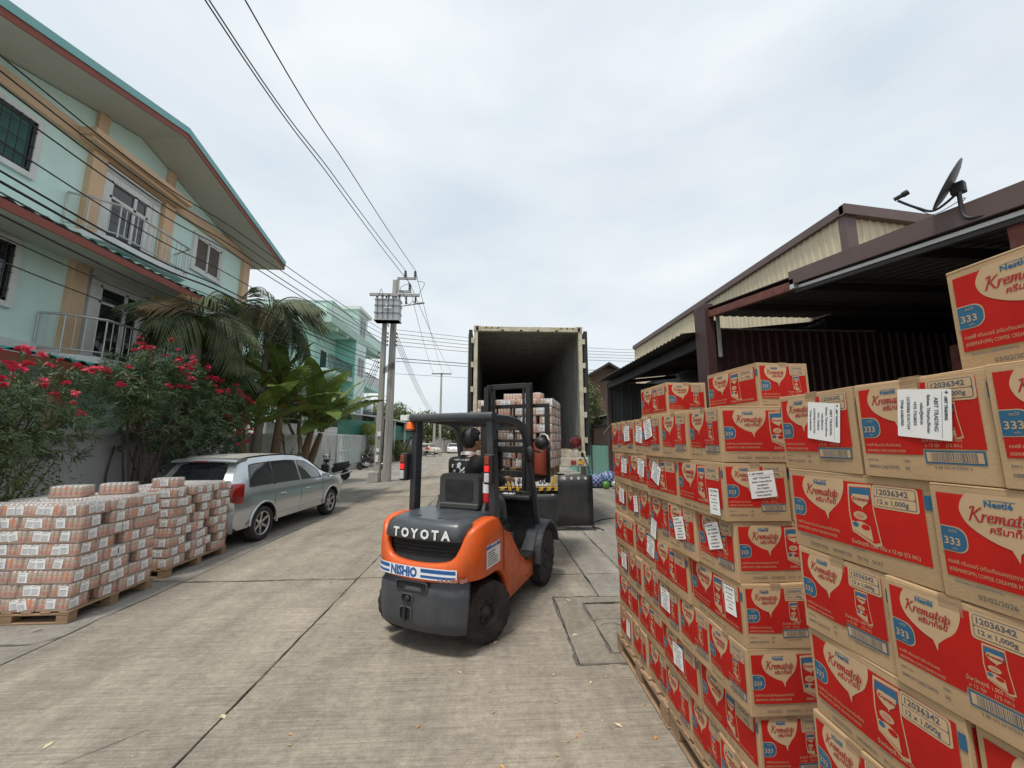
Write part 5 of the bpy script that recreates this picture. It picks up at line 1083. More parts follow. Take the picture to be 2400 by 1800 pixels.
for y in [.52 + i * .2 for i in range(11)]:
    zt, wt, zb, wb = cst(y); rows.append([(x * wt * .9, y, zt + .014 - .012 * abs(x)) for x in (-1, -.6, -.2, .2, .6, 1)])
mb.loft(rows, sm=True, caps=False, closed=False); mb.build('roof_panel', M_croof, car_)
mb = MB(); rows = []
for y in (2.62, 2.8, 3.0, 3.2, 3.42):
    zt, wt, zb, wb = cst(y); rows.append([(x * (wt - .03), y, zt + .012 - .02 * x * x) for x in (-1, -.5, 0, .5, 1)])
mb.loft(rows, sm=True, caps=False, closed=False); mb.build('windscreen', M_glass, car_)
mb = MB(); mb.box(-.17, -.052, .70, .17, -.04, .80); mb.build('license_plate', M_decw, car_, bevel=.004)

# ================================================================ scooter
def scooter(loc, rz, label, helmet=True):
    r = empty('scooter', loc, rz, label, 'scooter', 'scooters by the gate')
    for y in (0, 1.22):
        w_ = empty('wheel', (0, y, .24)); w_.parent = r; Mw = Mx.Rotation(R(90), 4, 'Y'); t = MB(); t.lathe([(.16, -.035), (.22, -.045), (.24, 0), (.22, .045), (.16, .035)], 24, Mw, caps=False); t.build('tyre', M_rubber, w_)
        t = MB(); t.lathe([(.165, -.03), (.165, .03), (.14, .02), (.03, .015), (0, .02)], 20, Mw); t.build('rim', M_rim, w_)
    mb = MB(); mb.tube([(0, 0, .24), (0, .12, .52), (0, .22, .80), (0, .26, .92)], .035, 8); mb.build('fork', M_black, r)
    mb = MB(); mb.loft([[(a * k, y, z + b * k) for a, b in rrect(-.17, -.20, .17, .20, .08, 4)] for y, z, k in ((.06, .62, .75), (.14, .60, 1), (.26, .58, 1), (.30, .55, .8))], sm=True); mb.build('front_shield', M_black, r)
    for s in (-1, 1): mb = MB(); mb.loft([[(s * (.13 + a * k), y, z + b * k) for a, b in rrect(-.03, -.12, .03, .12, .025, 3)] for y, z, k in ((.10, .46, .6), (.20, .42, 1), (.36, .34, .9), (.55, .30, .5))], sm=True); mb.build('side_panel', M_silver, r)
    mb = MB(); mb.box(-.13, .26, .27, .13, .62, .32); mb.build('footboard', M_black, r, bevel=.02)
    mb = MB(); mb.loft([[(a * k, y, z + b * k) for a, b in rrect(-.15, -.17, .15, .17, .09, 4)] for y, z, k in ((.58, .50, .7), (.70, .56, 1), (1.05, .62, 1), (1.30, .68, .7), (1.42, .70, .35))], sm=True); mb.build('rear_body', M_black, r)
    mb = MB(); mb.loft([[(a * k, y, z + b) for a, b in rrect(-.13, -.04, .13, .05, .04, 3)] for y, z, k in ((.60, .74, .7), (.72, .76, 1), (1.1, .80, 1.05), (1.35, .83, .6))], sm=True); mb.build('seat', M_seat, r)
    mb = MB(); mb.loft([[(a * k, y, .93 + b * k) for a, b in rrect(-.13, -.08, .13, .09, .06, 4)] for y, k in ((.12, .6), (.18, 1), (.30, .8))], sm=True); mb.build('handlebar_cover', M_black, r)
    mb = MB(); mb.tube([(-.33, .34, .98), (-.15, .25, .97), (.15, .25, .97), (.33, .34, .98)], .016, 8); mb.build('handlebar', M_black, r)
    mb = MB(); mb.lathe([(0, .02), (.06, .015), (.085, 0), (.085, -.03), (0, -.04)], 18, Mx.Translation((0, .10, .80)) @ Mx.Rotation(R(90), 4, 'X')); mb.build('headlight', M_lwht, r)
    mb = MB(); mb.lathe([(.082, .012), (.105, .005), (.105, -.02), (.082, -.02)], 18, Mx.Translation((0, .10, .80)) @ Mx.Rotation(R(90), 4, 'X'), caps=False); mb.build('headlight_ring', M_alloy, r)
    for s in (-1, 1):
        mb = MB(); mb.tube([(s * .2, .27, .98), (s * .26, .22, 1.12)], .007, 6); mb.lathe([(0, 0), (.05, 0), (.05, .012), (0, .015)], 12, Mx.Translation((s * .27, .21, 1.15)) @ Mx.Rotation(R(90), 4, 'X')); mb.build('mirror', M_black, r)
    mb = MB(); mb.tube([(.14, .85, .26), (.16, 1.1, .32), (.17, 1.45, .40)], [.03, .045, .05], 10); mb.build('exhaust', M_alloy, r)
    mb = MB(); mb.tube([(-.06, -.26, .42), (-.0, -.02, .50), (.0, .18, .36)], .03, 6); mb.build('front_mudguard', M_black, r)
    return r
scooter((-7.75, 18.3, 0), R(-38), 'black and silver scooter with round headlight parked by the gate wall')
def helmet(loc, label, m):
    mb = MB(); rings = []
    for j in range(1, 9):
        t = math.pi * j / 12; rings.append([(.125 * math.sin(t) * math.cos(2 * math.pi * i / 16), .15 * math.sin(t) * math.sin(2 * math.pi * i / 16), .13 * math.cos(t)) for i in range(16)])
    mb.loft(rings, sm=True); o = mb.build('helmet', m, None, loc); tag(o, label, 'helmet'); mb = MB(); mb.loft([[(x, -.155 + abs(x) * .5, z) for x in (-.1, -.05, 0, .05, .1)] for z in (-.01, .05)], sm=True, caps=False, closed=False); mb.build('visor', M_glass, o)
helmet((-7.72, 18.62, 1.12), 'white helmet hung on the scooter mirror', mat('helmet_white', (.75, .75, .74), .25, coat=.4))
# ================================================================ mint house on the left
M_mint = mat('mint_plaster', (.63, .825, .765), .85, var=.05, scale=2, bump=.06, bscale=40, dirt=((.50, .66, .60), .4, 1.3, (1, 1, .35)))
M_tan = mat('tan_plaster', (.66, .46, .30), .85, var=.05, bump=.05, bscale=40, dirt=((.4, .26, .16), .3, 2))
M_wht = mat('white_trim', (.66, .67, .65), .7, var=.06, dirt=((.4, .41, .38), .3, 3)); M_soff = mat('grey_soffit', (.55, .545, .49), .85, var=.07, scale=1.5, dirt=((.38, .37, .32), .4, 1.5))
M_fasc = mat('red_brown_fascia', (.24, .055, .035), .6, var=.1, dirt=((.13, .05, .035), .4, 4)); M_teal = mat('teal_flashing', (.17, .40, .40), .45, var=.07, dirt=((.3, .42, .4), .3, 2))
M_tile = mat('teal_roof_tile', (.03, .30, .27), .45, var=.15, scale=5, dirt=((.1, .24, .2), .4, 4)); M_tilew = mat('faded_roof_tile', (.45, .62, .58), .6, var=.15, scale=5, dirt=((.25, .35, .32), .4, 6))
M_pane = mat('dark_window_glass', (.012, .016, .018), .06, var=.1, spec=.8); M_net = mat('green_window_net', (.012, .085, .065), .5, var=.3, scale=12); M_curt = mat('brown_blind', (.10, .075, .06), .6, var=.25, scale=8, stretch=(1, 3, 1)); M_iron = mat('dark_iron', (.025, .022, .022), .6); M_rail = mat('galvanised_rail', (.48, .48, .46), .4, metal=.6, var=.15)
HX = -8.5; HY0, HY1 = 4.45, 13.0
hs_ = empty('mint_house', (HX, 8.75, 0), 0, 'three-storey pale mint house with tan pillars, balconies and a low gable roof', 'house')
def H(mb, name, m, parent=None, **k):
    o = mb.build(name, m, parent or hs_, **k)
    if parent is None: o.location = -V(hs_.location)
    return o
rz_ = lambda y: 9.10 - .262 * abs(y - 8.75)     # roof underside at the front edge
mb = MB(); mb.box(HX, HY0, 0, HX - 9, HY1, 8.05); mb.prism([(HY0, 8.05), (HY1, 8.05), (HY1, rz_(HY1) - .02), (8.75, rz_(8.75) - .02), (HY0, rz_(HY0) - .02)], HX - 9, HX, 'yz'); H(mb, 'wall', M_mint, merge=.001)
for y in (4.45, 7.72, 9.52, 12.70): mb = MB(); mb.box(HX - .1, y, 0, HX + .13, y + .30, 7.90); H(mb, 'pillar', M_tan, bevel=.01)
mb = MB(); mb.box(HX - .1, HY0 - .02, 7.902, HX + .10, HY1 + .02, 8.20); H(mb, 'beam', M_tan, bevel=.01)
for y in (7.76, 9.56): mb = MB(); mb.box(HX - .1, y, 8.202, HX + .07, y + .22, rz_(y + .11) - .02); H(mb, 'gable_pilaster', M_tan)
mb = MB(); mb.box(HX + .10, 7.38, 8.02, HX + .46, 9.92, 8.16); mb.box(HX + .10, 7.44, 7.94, HX + .36, 9.86, 8.02); H(mb, 'door_ledge', M_tan, bevel=.012)
# roof: two slopes with fascia, flashing and soffit
XF, XB = -7.45, -18.0; ye = 4.62
for s in (-1, 1):
    y1 = 8.75 + s * ye; z0, z1 = rz_(8.75), rz_(y1)
    mb = MB(); mb.hexa([(XF, 8.75, z0), (XB, 8.75, z0), (XB, y1, z1), (XF, y1, z1), (XF, 8.75, z0 + .03), (XB, 8.75, z0 + .03), (XB, y1, z1 + .03), (XF, y1, z1 + .03)]); H(mb, 'soffit', M_soff)
    mb = MB(); mb.hexa([(XF, 8.75, z0 + .0), (XF + .025, 8.75, z0), (XF + .025, y1, z1), (XF, y1, z1), (XF, 8.75, z0 + .13), (XF + .025, 8.75, z0 + .13), (XF + .025, y1, z1 + .13), (XF, y1, z1 + .13)]); H(mb, 'fascia', M_fasc)
    mb = MB(); mb.hexa([(XF, 8.75, z0 + .13), (XF + .05, 8.75, z0 + .13), (XF + .05, y1, z1 + .13), (XF, y1, z1 + .13), (XF, 8.75, z0 + .29), (XF + .05, 8.75, z0 + .29), (XF + .05, y1, z1 + .29), (XF, y1, z1 + .29)]); H(mb, 'flashing', M_teal)
    mb = MB(); mb.hexa([(XF + .0, 8.75, z0 + .18), (XB, 8.75, z0 + .18), (XB, y1, z1 + .18), (XF + .0, y1, z1 + .18), (XF, 8.75, z0 + .27), (XB, 8.75, z0 + .27), (XB, y1, z1 + .27), (XF, y1, z1 + .27)]); H(mb, 'roof_slope', M_tile)
    mb = MB(); mb.hexa([(XF, y1, z1), (XB, y1, z1), (XB, y1 + s * .03, z1), (XF, y1 + s * .03, z1), (XF, y1, z1 + .26), (XB, y1, z1 + .26), (XB, y1 + s * .03, z1 + .26), (XF, y1 + s * .03, z1 + .26)]); H(mb, 'eave_board', M_fasc)
def window(y0, z0, y1, z1, glass, bars=True, fw_=.10):
    mb = MB()
    for a in ((y0 - fw_, z0 - fw_, y1 + fw_, z0), (y0 - fw_, z1, y1 + fw_, z1 + fw_), (y0 - fw_, z0, y0, z1), (y1, z0, y1 + fw_, z1)): mb.box(HX - .02, a[0], a[1], HX + .07, a[2], a[3])
    f = H(mb, 'window', M_wht)
    mb = MB(); mb.box(HX + .012, y0, z0, HX + .02, y1, z1); H(mb, 'pane', glass, f)
    mb = MB()
    for a in ((y0, z0, y1, z0 + .05), (y0, z1 - .05, y1, z1), (y0, z0, y0 + .05, z1), (y1 - .05, z0, y1, z1), ((y0 + y1) / 2 - .025, z0, (y0 + y1) / 2 + .025, z1)): mb.box(HX + .021, a[0], a[1], HX + .05, a[2], a[3])
    H(mb, 'sash', M_iron if bars else M_wht, f)
    if bars:
        mb = MB(); n = int((y1 - y0) / .13)
        for i in range(1, n): mb.tube([(HX + .075, y0 + i * (y1 - y0) / n, z0), (HX + .075, y0 + i * (y1 - y0) / n, z1)], .007, 5)
        for i in (.2, .5, .8): mb.tube([(HX + .078, y0, z0 + i * (z1 - z0)), (HX + .078, y1, z0 + i * (z1 - z0))], .007, 5)
        H(mb, 'window_grille', M_iron, f)
    return f
window(5.35, 6.68, 6.80, 7.66, M_net); window(10.70, 6.72, 11.70, 7.66, M_curt, False); window(5.35, 4.25, 6.83, 5.28, M_pane); window(10.70, 4.2, 11.70, 5.2, M_pane)
def door(y0, y1, z0, z1):
    mb = MB()
    for a in ((y0 - .14, z0, y0, z1 + .14), (y1, z0, y1 + .14, z1 + .14), (y0, z1, y1, z1 + .14)): mb.box(HX - .02, a[0], a[1], HX + .06, a[2], a[3])
    f = H(mb, 'balcony_door', M_wht, bevel=.008)
    mb = MB(); mb.box(HX + .012, y0, z0, HX + .02, y1, z1); H(mb, 'pane', M_pane, f)
    mb = MB(); ym = y0 + (y1 - y0) * .64; zt = z1 - .36
    for a in ((y0, z0, y0 + .05, z1), (y1 - .05, z0, y1, z1), (ym - .03, z0, ym + .03, z1), (y0, z1 - .05, y1, z1), (y0, zt - .03, y1, zt + .03)): mb.box(HX + .021, a[0], a[1], HX + .052, a[2], a[3])
    H(mb, 'door_frame', M_wht, f)
    for y in (y0 - .22, y1 + .08):
        mb = MB(); mb.box(HX - .01, y, z0, HX + .085, y + .13, z1 - .05); mb.box(HX - .01, y - .03, z1 - .05, HX + .12, y + .16, z1 + .02); mb.box(HX - .01, y - .015, z1 + .02, HX + .10, y + .145, z1 + .1); H(mb, 'door_column', M_wht, f, bevel=.012)
    for k in range(3): mb = MB(); mb.box(HX - .01, y0 - .24, z1 + .141 + k * .04, HX + .08 + k * .025, y1 + .24, z1 + .178 + k * .04); H(mb, 'cornice', M_wht, f)
    return f
door(8.22, 9.16, 6.02, 7.56); door(8.35, 9.30, 3.50, 5.18)
def balcony(z, top, plan):
    b = empty('balcony'); b.parent = hs_; b.location = -V(hs_.location)
    mb = MB(); pl = [(HX - .05, plan[0][1])] + plan + [(HX - .05, plan[-1][1])]; mb.prism(pl, z - .13, z, 'xy'); mb.build('slab', M_wht, b, bevel=.008)
    P_ = [V((x, y, 0)) for x, y in plan]
    for zz, r_ in ((top, .026), (z + .09, .016)): mb = MB(); mb.tube([(p.x, p.y, zz) for p in P_], r_, 8); mb.build('rail', M_rail, b)
    for a, c in zip(P_, P_[1:]):
        n = max(2, int((c - a).length / .125))
        for i in range(n):
            p = a.lerp(c, i / n); mb = MB(); mb.tube([(p.x, p.y, z + (0 if i == 0 else .09)), (p.x, p.y, top)], .016 if i == 0 else .0095, 6); mb.build('baluster', M_rail, b)
balcony(6.02, 6.74, [(-8.45, 7.45), (-8.15, 7.58), (-7.82, 7.88), (-7.82, 9.72), (-8.45, 10.05)])
balcony(3.47, 4.22, [(-8.45, 7.35), (-8.05, 7.42), (-7.66, 7.80), (-7.66, 9.75), (-8.45, 10.05)])
# tiled lean-to roofs between the storeys: every tile a piece
def tile_mesh(m_):
    mb = MB(); n = 9; pr = [(i / (n - 1) * .25, .022 * math.sin(2 * math.pi * i / (n - 1) * 1.0)) for i in range(n)]
    A = [(0, u, v + .012) for u, v in pr]; Bq = [(-.36, u, v + .0) for u, v in pr]; A2 = [(0, u, v) for u, v in pr]
    mb.loft([Bq, A, A2], sm=False, caps=False, closed=False); return mb.mesh('roof_tile', m_)
ME_tile = [tile_mesh(M_tile), tile_mesh(M_tilew)]
def lean_roof(x0, z0, x1, z1, ya, yb, faded):
    r = empty('lean_to_roof'); r.parent = hs_; r.location = -V(hs_.location)
    sl = math.atan2(z1 - z0, -(x1 - x0)); L_ = math.hypot(x1 - x0, z1 - z0); nr = int(L_ / .33); ny = int((yb - ya) / .25)
    for i in range(nr):
        for j in range(ny):
            t = i * .33; mt = ME_tile[1 if (faded and rng.random() < .75) else 0]
            link('roof_tile', mt, r, (x0 - math.cos(sl) * t, ya + j * .25, z0 + math.sin(sl) * t + .02), (0, sl, 0))
    mb = MB(); mb.hexa([(x0 - .04, ya, z0 - .16), (x0 - .01, ya, z0 - .16), (x0 - .01, yb, z0 - .16), (x0 - .04, yb, z0 - .16), (x0 - .04, ya, z0 - .01), (x0 - .01, ya, z0 - .01), (x0 - .01, yb, z0 - .01), (x0 - .04, yb, z0 - .01)]); mb.build('fascia', M_fasc, r)
    mb = MB(); mb.hexa([(x0 - .04, ya, z0 - .13), (x1, ya, z0 - .06), (x1, yb, z0 - .06), (x0 - .04, yb, z0 - .13), (x0 - .04, ya, z0 - .10), (x1, ya, z1 - .03), (x1, yb, z1 - .03), (x0 - .04, yb, z0 - .10)]); mb.build('soffit', M_soff, r)
lean_roof(-7.42, 5.50, HX, 5.86, 4.5, 10.5, True)
lean_roof(-7.25, 3.20, HX, 3.44, 4.5, 12.75, False)
mb = MB(); mb.box(HX, 4.5, 3.36, HX + .10, 12.95, 3.62); H(mb, 'string_course', M_wht)

# ================================================================ boundary wall, gate wall, fence
M_wallw = mat('weathered_white_wall', (.52, .53, .51), .9, var=.08, scale=1.2, bump=.08, bscale=50, dirt=((.22, .22, .2), .6, 1.6, (1, 1, .25)), coord='World'); M_base = mat('teal_wall_base', (.17, .29, .29), .85, var=.12, dirt=((.14, .15, .14), .5, 2), coord='World')
M_gatew = mat('streaked_grey_wall', (.48, .48, .46), .9, var=.1, scale=1.2, dirt=((.1, .1, .1), .85, 2.4, (1.6, 1.6, .22)), coord='World')
mb = MB(); mb.box(-7.12, 2.0, 0, -6.95, 16.2, 1.95); mb.box(-7.16, 2.0, 1.951, -6.91, 16.2, 2.05); o = mb.build('boundary_wall', M_wallw, merge=.0); tag(o, 'weathered white plaster wall behind the flowering bushes', 'wall')
gw = empty('gate_wall', (-9.2, 20, 0), 0, 'streaky grey wall with openwork blocks on top beside the scooter', 'wall')
def G(mb, name, m, parent=gw, **k):
    o = mb.build(name, m, parent, **k)
    if parent is gw: o.location = -V(gw.location)
    return o
mb = MB(); mb.box(-9.35, 16.2, 0, -9.2, 23.9, 2.15); G(mb, 'panel', M_gatew)
mb = MB(); mb.box(-9.2, 16.2, 0, -9.15, 23.9, .32); G(mb, 'plinth', M_base)
mb = MB(); mb.box(-9.40, 23.5, 0, -9.10, 23.95, 2.2); G(mb, 'pier', M_wallw)
mb = MB(); mb.box(-9.2, 16.2, 0, -6.95, 16.35, 2.05); G(mb, 'return_wall', M_wallw)
blk = MB()
for z, h in ((0, .03), (.21, .03)): blk.box(-.05, 0, z, .05, .24, z + h)
for y in (0, .21): blk.box(-.049, y, .03, .049, y + .03, .21)
blk.box(-.045, .03, .105, .045, .21, .135); blk.box(-.044, .105, .03, .044, .135, .105); blk.box(-.044, .105, .135, .044, .135, .21)
ME_blk = blk.mesh('openwork_block', M_wht)
for i in range(30):
    for j in range(2): o = link('openwork_block', ME_blk, gw, V((-9.27, 16.3 + i * .245, 2.155 + j * .245)) - V(gw.location))
mb = MB(); mb.box(-9.195, 19.1, .55, -9.13, 20.0, 1.9); p_ = G(mb, 'meter_box', M_wht, bevel=.01)
for z0, z1 in ((.65, 1.05), (1.12, 1.5), (1.56, 1.84)): mb = MB(); mb.box(-9.13, 19.25, z0, -9.105, 19.85, z1); G(mb, 'meter_door', M_wht, bevel=.01)
fe2 = empty('steel_fence', (-9.4, 28, 0), 0, 'white painted steel bar fence with plants growing through it', 'fence')
for i in range(34):
    y = 24.1 + i * .25; mb = MB(); mb.box(-9.43, y, .35, -9.39, y + .05, 2.25); o = mb.build('bar', M_wht, fe2); o.location = -V(fe2.location)
for z in (.5, 1.2, 2.18): mb = MB(); mb.box(-9.46, 24.0, z, -9.431, 32.6, z + .06); o = mb.build('rail', M_wht, fe2); o.location = -V(fe2.location)
mb = MB(); mb.box(-9.5, 24.0, 0, -9.36, 32.6, .35); o = mb.build('base_wall', M_gatew, fe2); o.location = -V(fe2.location)
# ================================================================ second mint building
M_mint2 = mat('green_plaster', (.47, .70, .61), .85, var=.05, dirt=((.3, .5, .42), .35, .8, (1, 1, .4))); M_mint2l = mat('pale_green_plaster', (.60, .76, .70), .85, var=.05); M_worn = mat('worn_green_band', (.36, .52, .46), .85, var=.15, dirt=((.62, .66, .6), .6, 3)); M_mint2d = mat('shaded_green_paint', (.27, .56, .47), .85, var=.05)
b2_ = empty('apartment_building', (-10.6, 25, 0), 0, 'mint green apartment block with deep roof terraces and balconies behind the banana plant', 'building')
def A(mb, name, m, parent=b2_, **k):
    o = mb.build(name, m, parent, **k)
    if parent is b2_: o.location = -V(b2_.location)
    return o
mb = MB(); mb.box(-19, 26.4, 0, -12.2, 36, 9.6); A(mb, 'wall', M_mint2)
mb = MB(); mb.box(-19, 25, 9.60, -10.6, 36.6, 9.85); mb.box(-19, 25, 9.85, -10.6, 25.12, 10.2); mb.box(-10.72, 25.12, 9.85, -10.6, 36.6, 10.2); A(mb, 'roof_terrace', M_worn)
mb = MB(); mb.box(-19, 25.03, 10.2, -10.66, 25.1, 11.0); mb.box(-10.70, 25.12, 10.2, -10.63, 36.6, 11.0); A(mb, 'parapet_panel', M_mint2l)
for x in (-10.6, -11.75, -13.6): mb = MB(); mb.box(x - .35, 24.98, 10.2, x, 25.13, 11.04); A(mb, 'parapet_post', M_worn)
mb = MB(); mb.box(-10.73, 25.1, 11.0, -10.58, 36.6, 11.06); mb.box(-19, 24.99, 11.0, -10.58, 25.1, 11.06); A(mb, 'coping', M_worn)
for y in (26.2, 28.2): mb = MB(); mb.box(-12.2, y, 9.35, -10.7, y + .25, 9.6); A(mb, 'roof_beam', M_mint2)
mb = MB(); mb.box(-15, 29.9, 0, -10.62, 32.2, 12.1); A(mb, 'stair_tower', M_mint2l)
mb = MB(); mb.box(-15.2, 29.6, 12.1, -10.4, 32.6, 12.35); A(mb, 'tower_roof', M_wht)
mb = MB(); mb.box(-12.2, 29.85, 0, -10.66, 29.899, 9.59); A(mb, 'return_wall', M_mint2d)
for z in (10.2, 6.9, 3.8):
    for y in (30.4, 31.1):
        mb = MB(); mb.box(-10.62, y, z, -10.59, y + .6, z + 1.55); f = A(mb, 'window', M_wht)
        mb = MB(); mb.box(-10.59, y + .06, z + .06, -10.575, y + .54, z + 1.49); A(mb, 'pane', M_pane, f)
for z in (6.3, 3.1):
    mb = MB(); mb.box(-12.2, 25.4, z, -10.75, 29.85, z + .3); A(mb, 'balcony_slab', M_worn)
    mb = MB(); mb.box(-12.2, 32.2, z, -10.6, 36.8, z + .35); A(mb, 'balcony_slab', M_mint2)
    for (y0, y1, x) in ((25.4, 29.8, -10.8), (32.3, 36.8, -10.65)):
        for i in range(int((y1 - y0) / .2)): mb = MB(); mb.box(x, y0 + i * .2, z + .35, x + .03, y0 + i * .2 + .03, z + 1.2); A(mb, 'baluster', M_iron)
        mb = MB(); mb.box(x, y0, z + 1.2, x + .05, y1, z + 1.25); A(mb, 'handrail', M_iron)
    mb = MB(); mb.box(-12.2, 27.2, z + .4, -12.15, 28.3, z + 2.0); f = A(mb, 'window', M_wht); mb = MB(); mb.box(-12.15, 27.26, z + .46, -12.14, 28.24, z + 1.94); A(mb, 'pane', M_pane, f)
mb = MB(); mb.box(-12.2, 32.2, 0, -11.9, 34.2, 9.6); A(mb, 'end_wall', M_mint2)
# ================================================================ plants
def leafmat(name, c, c2, scale=3.0, rough=.5, tr=.25):
    m = bpy.data.materials.new(name); m.use_nodes = True; nt = m.node_tree; N = nt.nodes.new; L = nt.links.new; p = nt.nodes['Principled BSDF']
    p.inputs['Roughness'].default_value = rough; p.inputs['Specular IOR Level'].default_value = .4
    g = N('ShaderNodeNewGeometry'); n = N('ShaderNodeTexNoise'); n.inputs['Scale'].default_value = scale; n.inputs['Detail'].default_value = 3; L(g.outputs['Position'], n.inputs[0])
    n2 = N('ShaderNodeTexNoise'); n2.inputs['Scale'].default_value = 23; L(g.outputs['Position'], n2.inputs[0]); ad = N('ShaderNodeMath'); ad.operation = 'ADD'; L(n.outputs[0], ad.inputs[0]); L(n2.outputs[0], ad.inputs[1])
    r = N('ShaderNodeMapRange'); r.inputs[1].default_value = .7; r.inputs[2].default_value = 1.3; L(ad.outputs[0], r.inputs[0])
    mx = N('ShaderNodeMix'); mx.data_type = 'RGBA'; mx.inputs['A'].default_value = c + (1,); mx.inputs['B'].default_value = c2 + (1,); L(r.outputs[0], mx.inputs['Factor']); L(mx.outputs['Result'], p.inputs['Base Color'])
    t = N('ShaderNodeBsdfTranslucent'); L(mx.outputs['Result'], t.inputs[0]); ms = N('ShaderNodeMixShader'); ms.inputs[0].default_value = tr; L(p.outputs[0], ms.inputs[1]); L(t.outputs[0], ms.inputs[2]); L(ms.outputs[0], nt.nodes['Material Output'].inputs[0])
    return m
M_ole = leafmat('oleander_leaf', (.042, .082, .030), (.14, .195, .085)); M_olef = leafmat('oleander_flower', (.50, .012, .05), (.70, .06, .12), 8); M_bush = leafmat('small_leaf', (.045, .078, .022), (.16, .19, .05)); M_palm = leafmat('palm_leaf', (.038, .068, .028), (.13, .16, .07)); M_palmd = leafmat('dry_palm_leaf', (.18, .12, .06), (.28, .2, .1))
M_ban = leafmat('banana_leaf', (.06, .12, .027), (.19, .265, .06), 2.2, .38, .3); M_bany = leafmat('yellowing_banana_leaf', (.22, .24, .05), (.38, .24, .07), 3); M_tree = leafmat('tree_leaf', (.05, .085, .025), (.17, .20, .065), 1.2); M_treel = leafmat('pale_tree_leaf', (.06, .085, .03), (.20, .21, .09), 1.2)
M_bark = mat('bark', (.10, .075, .055), .9, var=.3, bump=.5, bscale=25); M_bant = mat('banana_stem', (.20, .13, .075), .8, var=.35, scale=6, stretch=(6, 6, .7), bump=.4, bscale=20, dirt=((.07, .045, .03), .6, 5)); M_trunk = mat('palm_trunk', (.22, .19, .15), .9, var=.25, bump=.4, bscale=20)
def leaf(mb, base, d, n, ln, w_, droop=.0, mi=0):
    """folded lance leaf, six points"""
    d = d.normalized(); s = d.cross(n)
    s = s.normalized() if s.length > 1e-4 else V((1, 0, 0)); n = s.cross(d)
    m_ = base + d * ln * .5 - V((0, 0, droop * ln * .25)); t = base + d * ln - V((0, 0, droop * ln))
    mb.add([base, m_ + s * w_ / 2 + n * w_ * .15, t, m_ - s * w_ / 2 + n * w_ * .15, m_], [(0, 1, 4), (1, 2, 4), (2, 3, 4), (3, 0, 4)], mi)
def rdir(r_):
    while True:
        v = V((r_.uniform(-1, 1), r_.uniform(-1, 1), r_.uniform(-1, 1)))
        if .05 < v.length < 1: return v.normalized()
def flower_cluster(seed):
    r_ = random.Random(seed); mb = MB()
    for i in range(9):
        c = V((r_.uniform(-.05, .05), r_.uniform(-.05, .05), r_.uniform(-.02, .035))); up = (V((0, 0, 1)) + c * 6 + rdir(r_) * .4).normalized(); a = up.cross(V((1, .2, 0))).normalized(); b = up.cross(a)
        for k in range(5):
            t = 2 * math.pi * k / 5; leaf(mb, c, a * math.cos(t) + b * math.sin(t) + up * .25, up, .034, .03)
    return mb.mesh('flower_cluster', M_olef, fixn=False)
ME_fl = [flower_cluster(i) for i in range(4)]
def oleander(base, blobs, label, tips, nfl, seed, stems=9):
    """blobs: (centre, radii) ellipsoids that make up the crown"""
    r_ = random.Random(seed); o = empty('oleander_bush', base, 0, label, 'bush', 'oleander bushes'); b = V(base)
    lv = MB(); st = MB(); pts = []
    vol = [c[1][0] * c[1][1] * c[1][2] for c in blobs]
    for _ in range(tips):
        c, rad = r_.choices(blobs, vol)[0]; d = rdir(r_); k = r_.uniform(.35, 1.0) ** .6
        p = V(c) + V((d.x * rad[0], d.y * rad[1], d.z * rad[2])) * k; p += V((0, 0, .18 * pnoise(p * 2.2)))
        pts.append((p, d, k)); ax = (d * .8 + V((0, 0, .7)) + rdir(r_) * .4).normalized(); a = ax.cross(V((.3, 1, .1))).normalized(); e = ax.cross(a)
        for j in range(r_.randint(8, 12)):
            t = r_.uniform(0, 6.283); el = r_.uniform(.1, 1.0); dd = (a * math.cos(t) + e * math.sin(t)) * (1.1 - el * .4) + ax * el
            leaf(lv, p - b - ax * r_.uniform(0, .12), dd, ax, r_.uniform(.10, .165), r_.uniform(.017, .026), r_.uniform(0, .35))
    for i in range(stems):
        p, d, k = pts[i * 7 % len(pts)]; s0 = V((r_.uniform(-.18, .18), r_.uniform(-.25, .25), 0)); e = p - b; mid = s0.lerp(e, .45) + V((0, 0, .25)); st.tube(catmull([s0, s0 + V((0, 0, .35)), mid, e], 4), [.035 - .028 * q / 12 for q in range(13)], 6)
        for _ in range(7):
            q = r_.choice(pts)[0] - b
            if (q - mid).length < 1.3: st.tube([mid.lerp(e, r_.random() * .5), mid.lerp(q, .5) + V((0, 0, .05)), q], [.012, .009, .005], 5)
    lv.build('leaves', M_ole, o, fixn=False); st.build('stems', M_bark, o, fixn=False)
    up = sorted(pts, key=lambda q: -(q[2] + .5 * q[1].x + .5 * q[1].z + r_.uniform(0, .5)))
    for p, d, k in up[:int(nfl * 1.25)]: f = link('flower_cluster', r_.choice(ME_fl), o, p - b + d * .06 + V((0, 0, .04)), (r_.uniform(-.6, .6), r_.uniform(-.6, .6), r_.uniform(0, 6))); s_ = r_.uniform(.75, 1.25); f.scale = (s_,) * 3
    return o
oleander((-6.45, 5.2, 0), [((-6.2, 4.9, 2.15), (.75, .9, .85)), ((-6.25, 5.8, 2.3), (.65, .75, .75)), ((-6.3, 4.2, 2.3), (.8, .9, .9))], 'red-flowering oleander at the left picture edge above the pallets', 840, 34, 1)
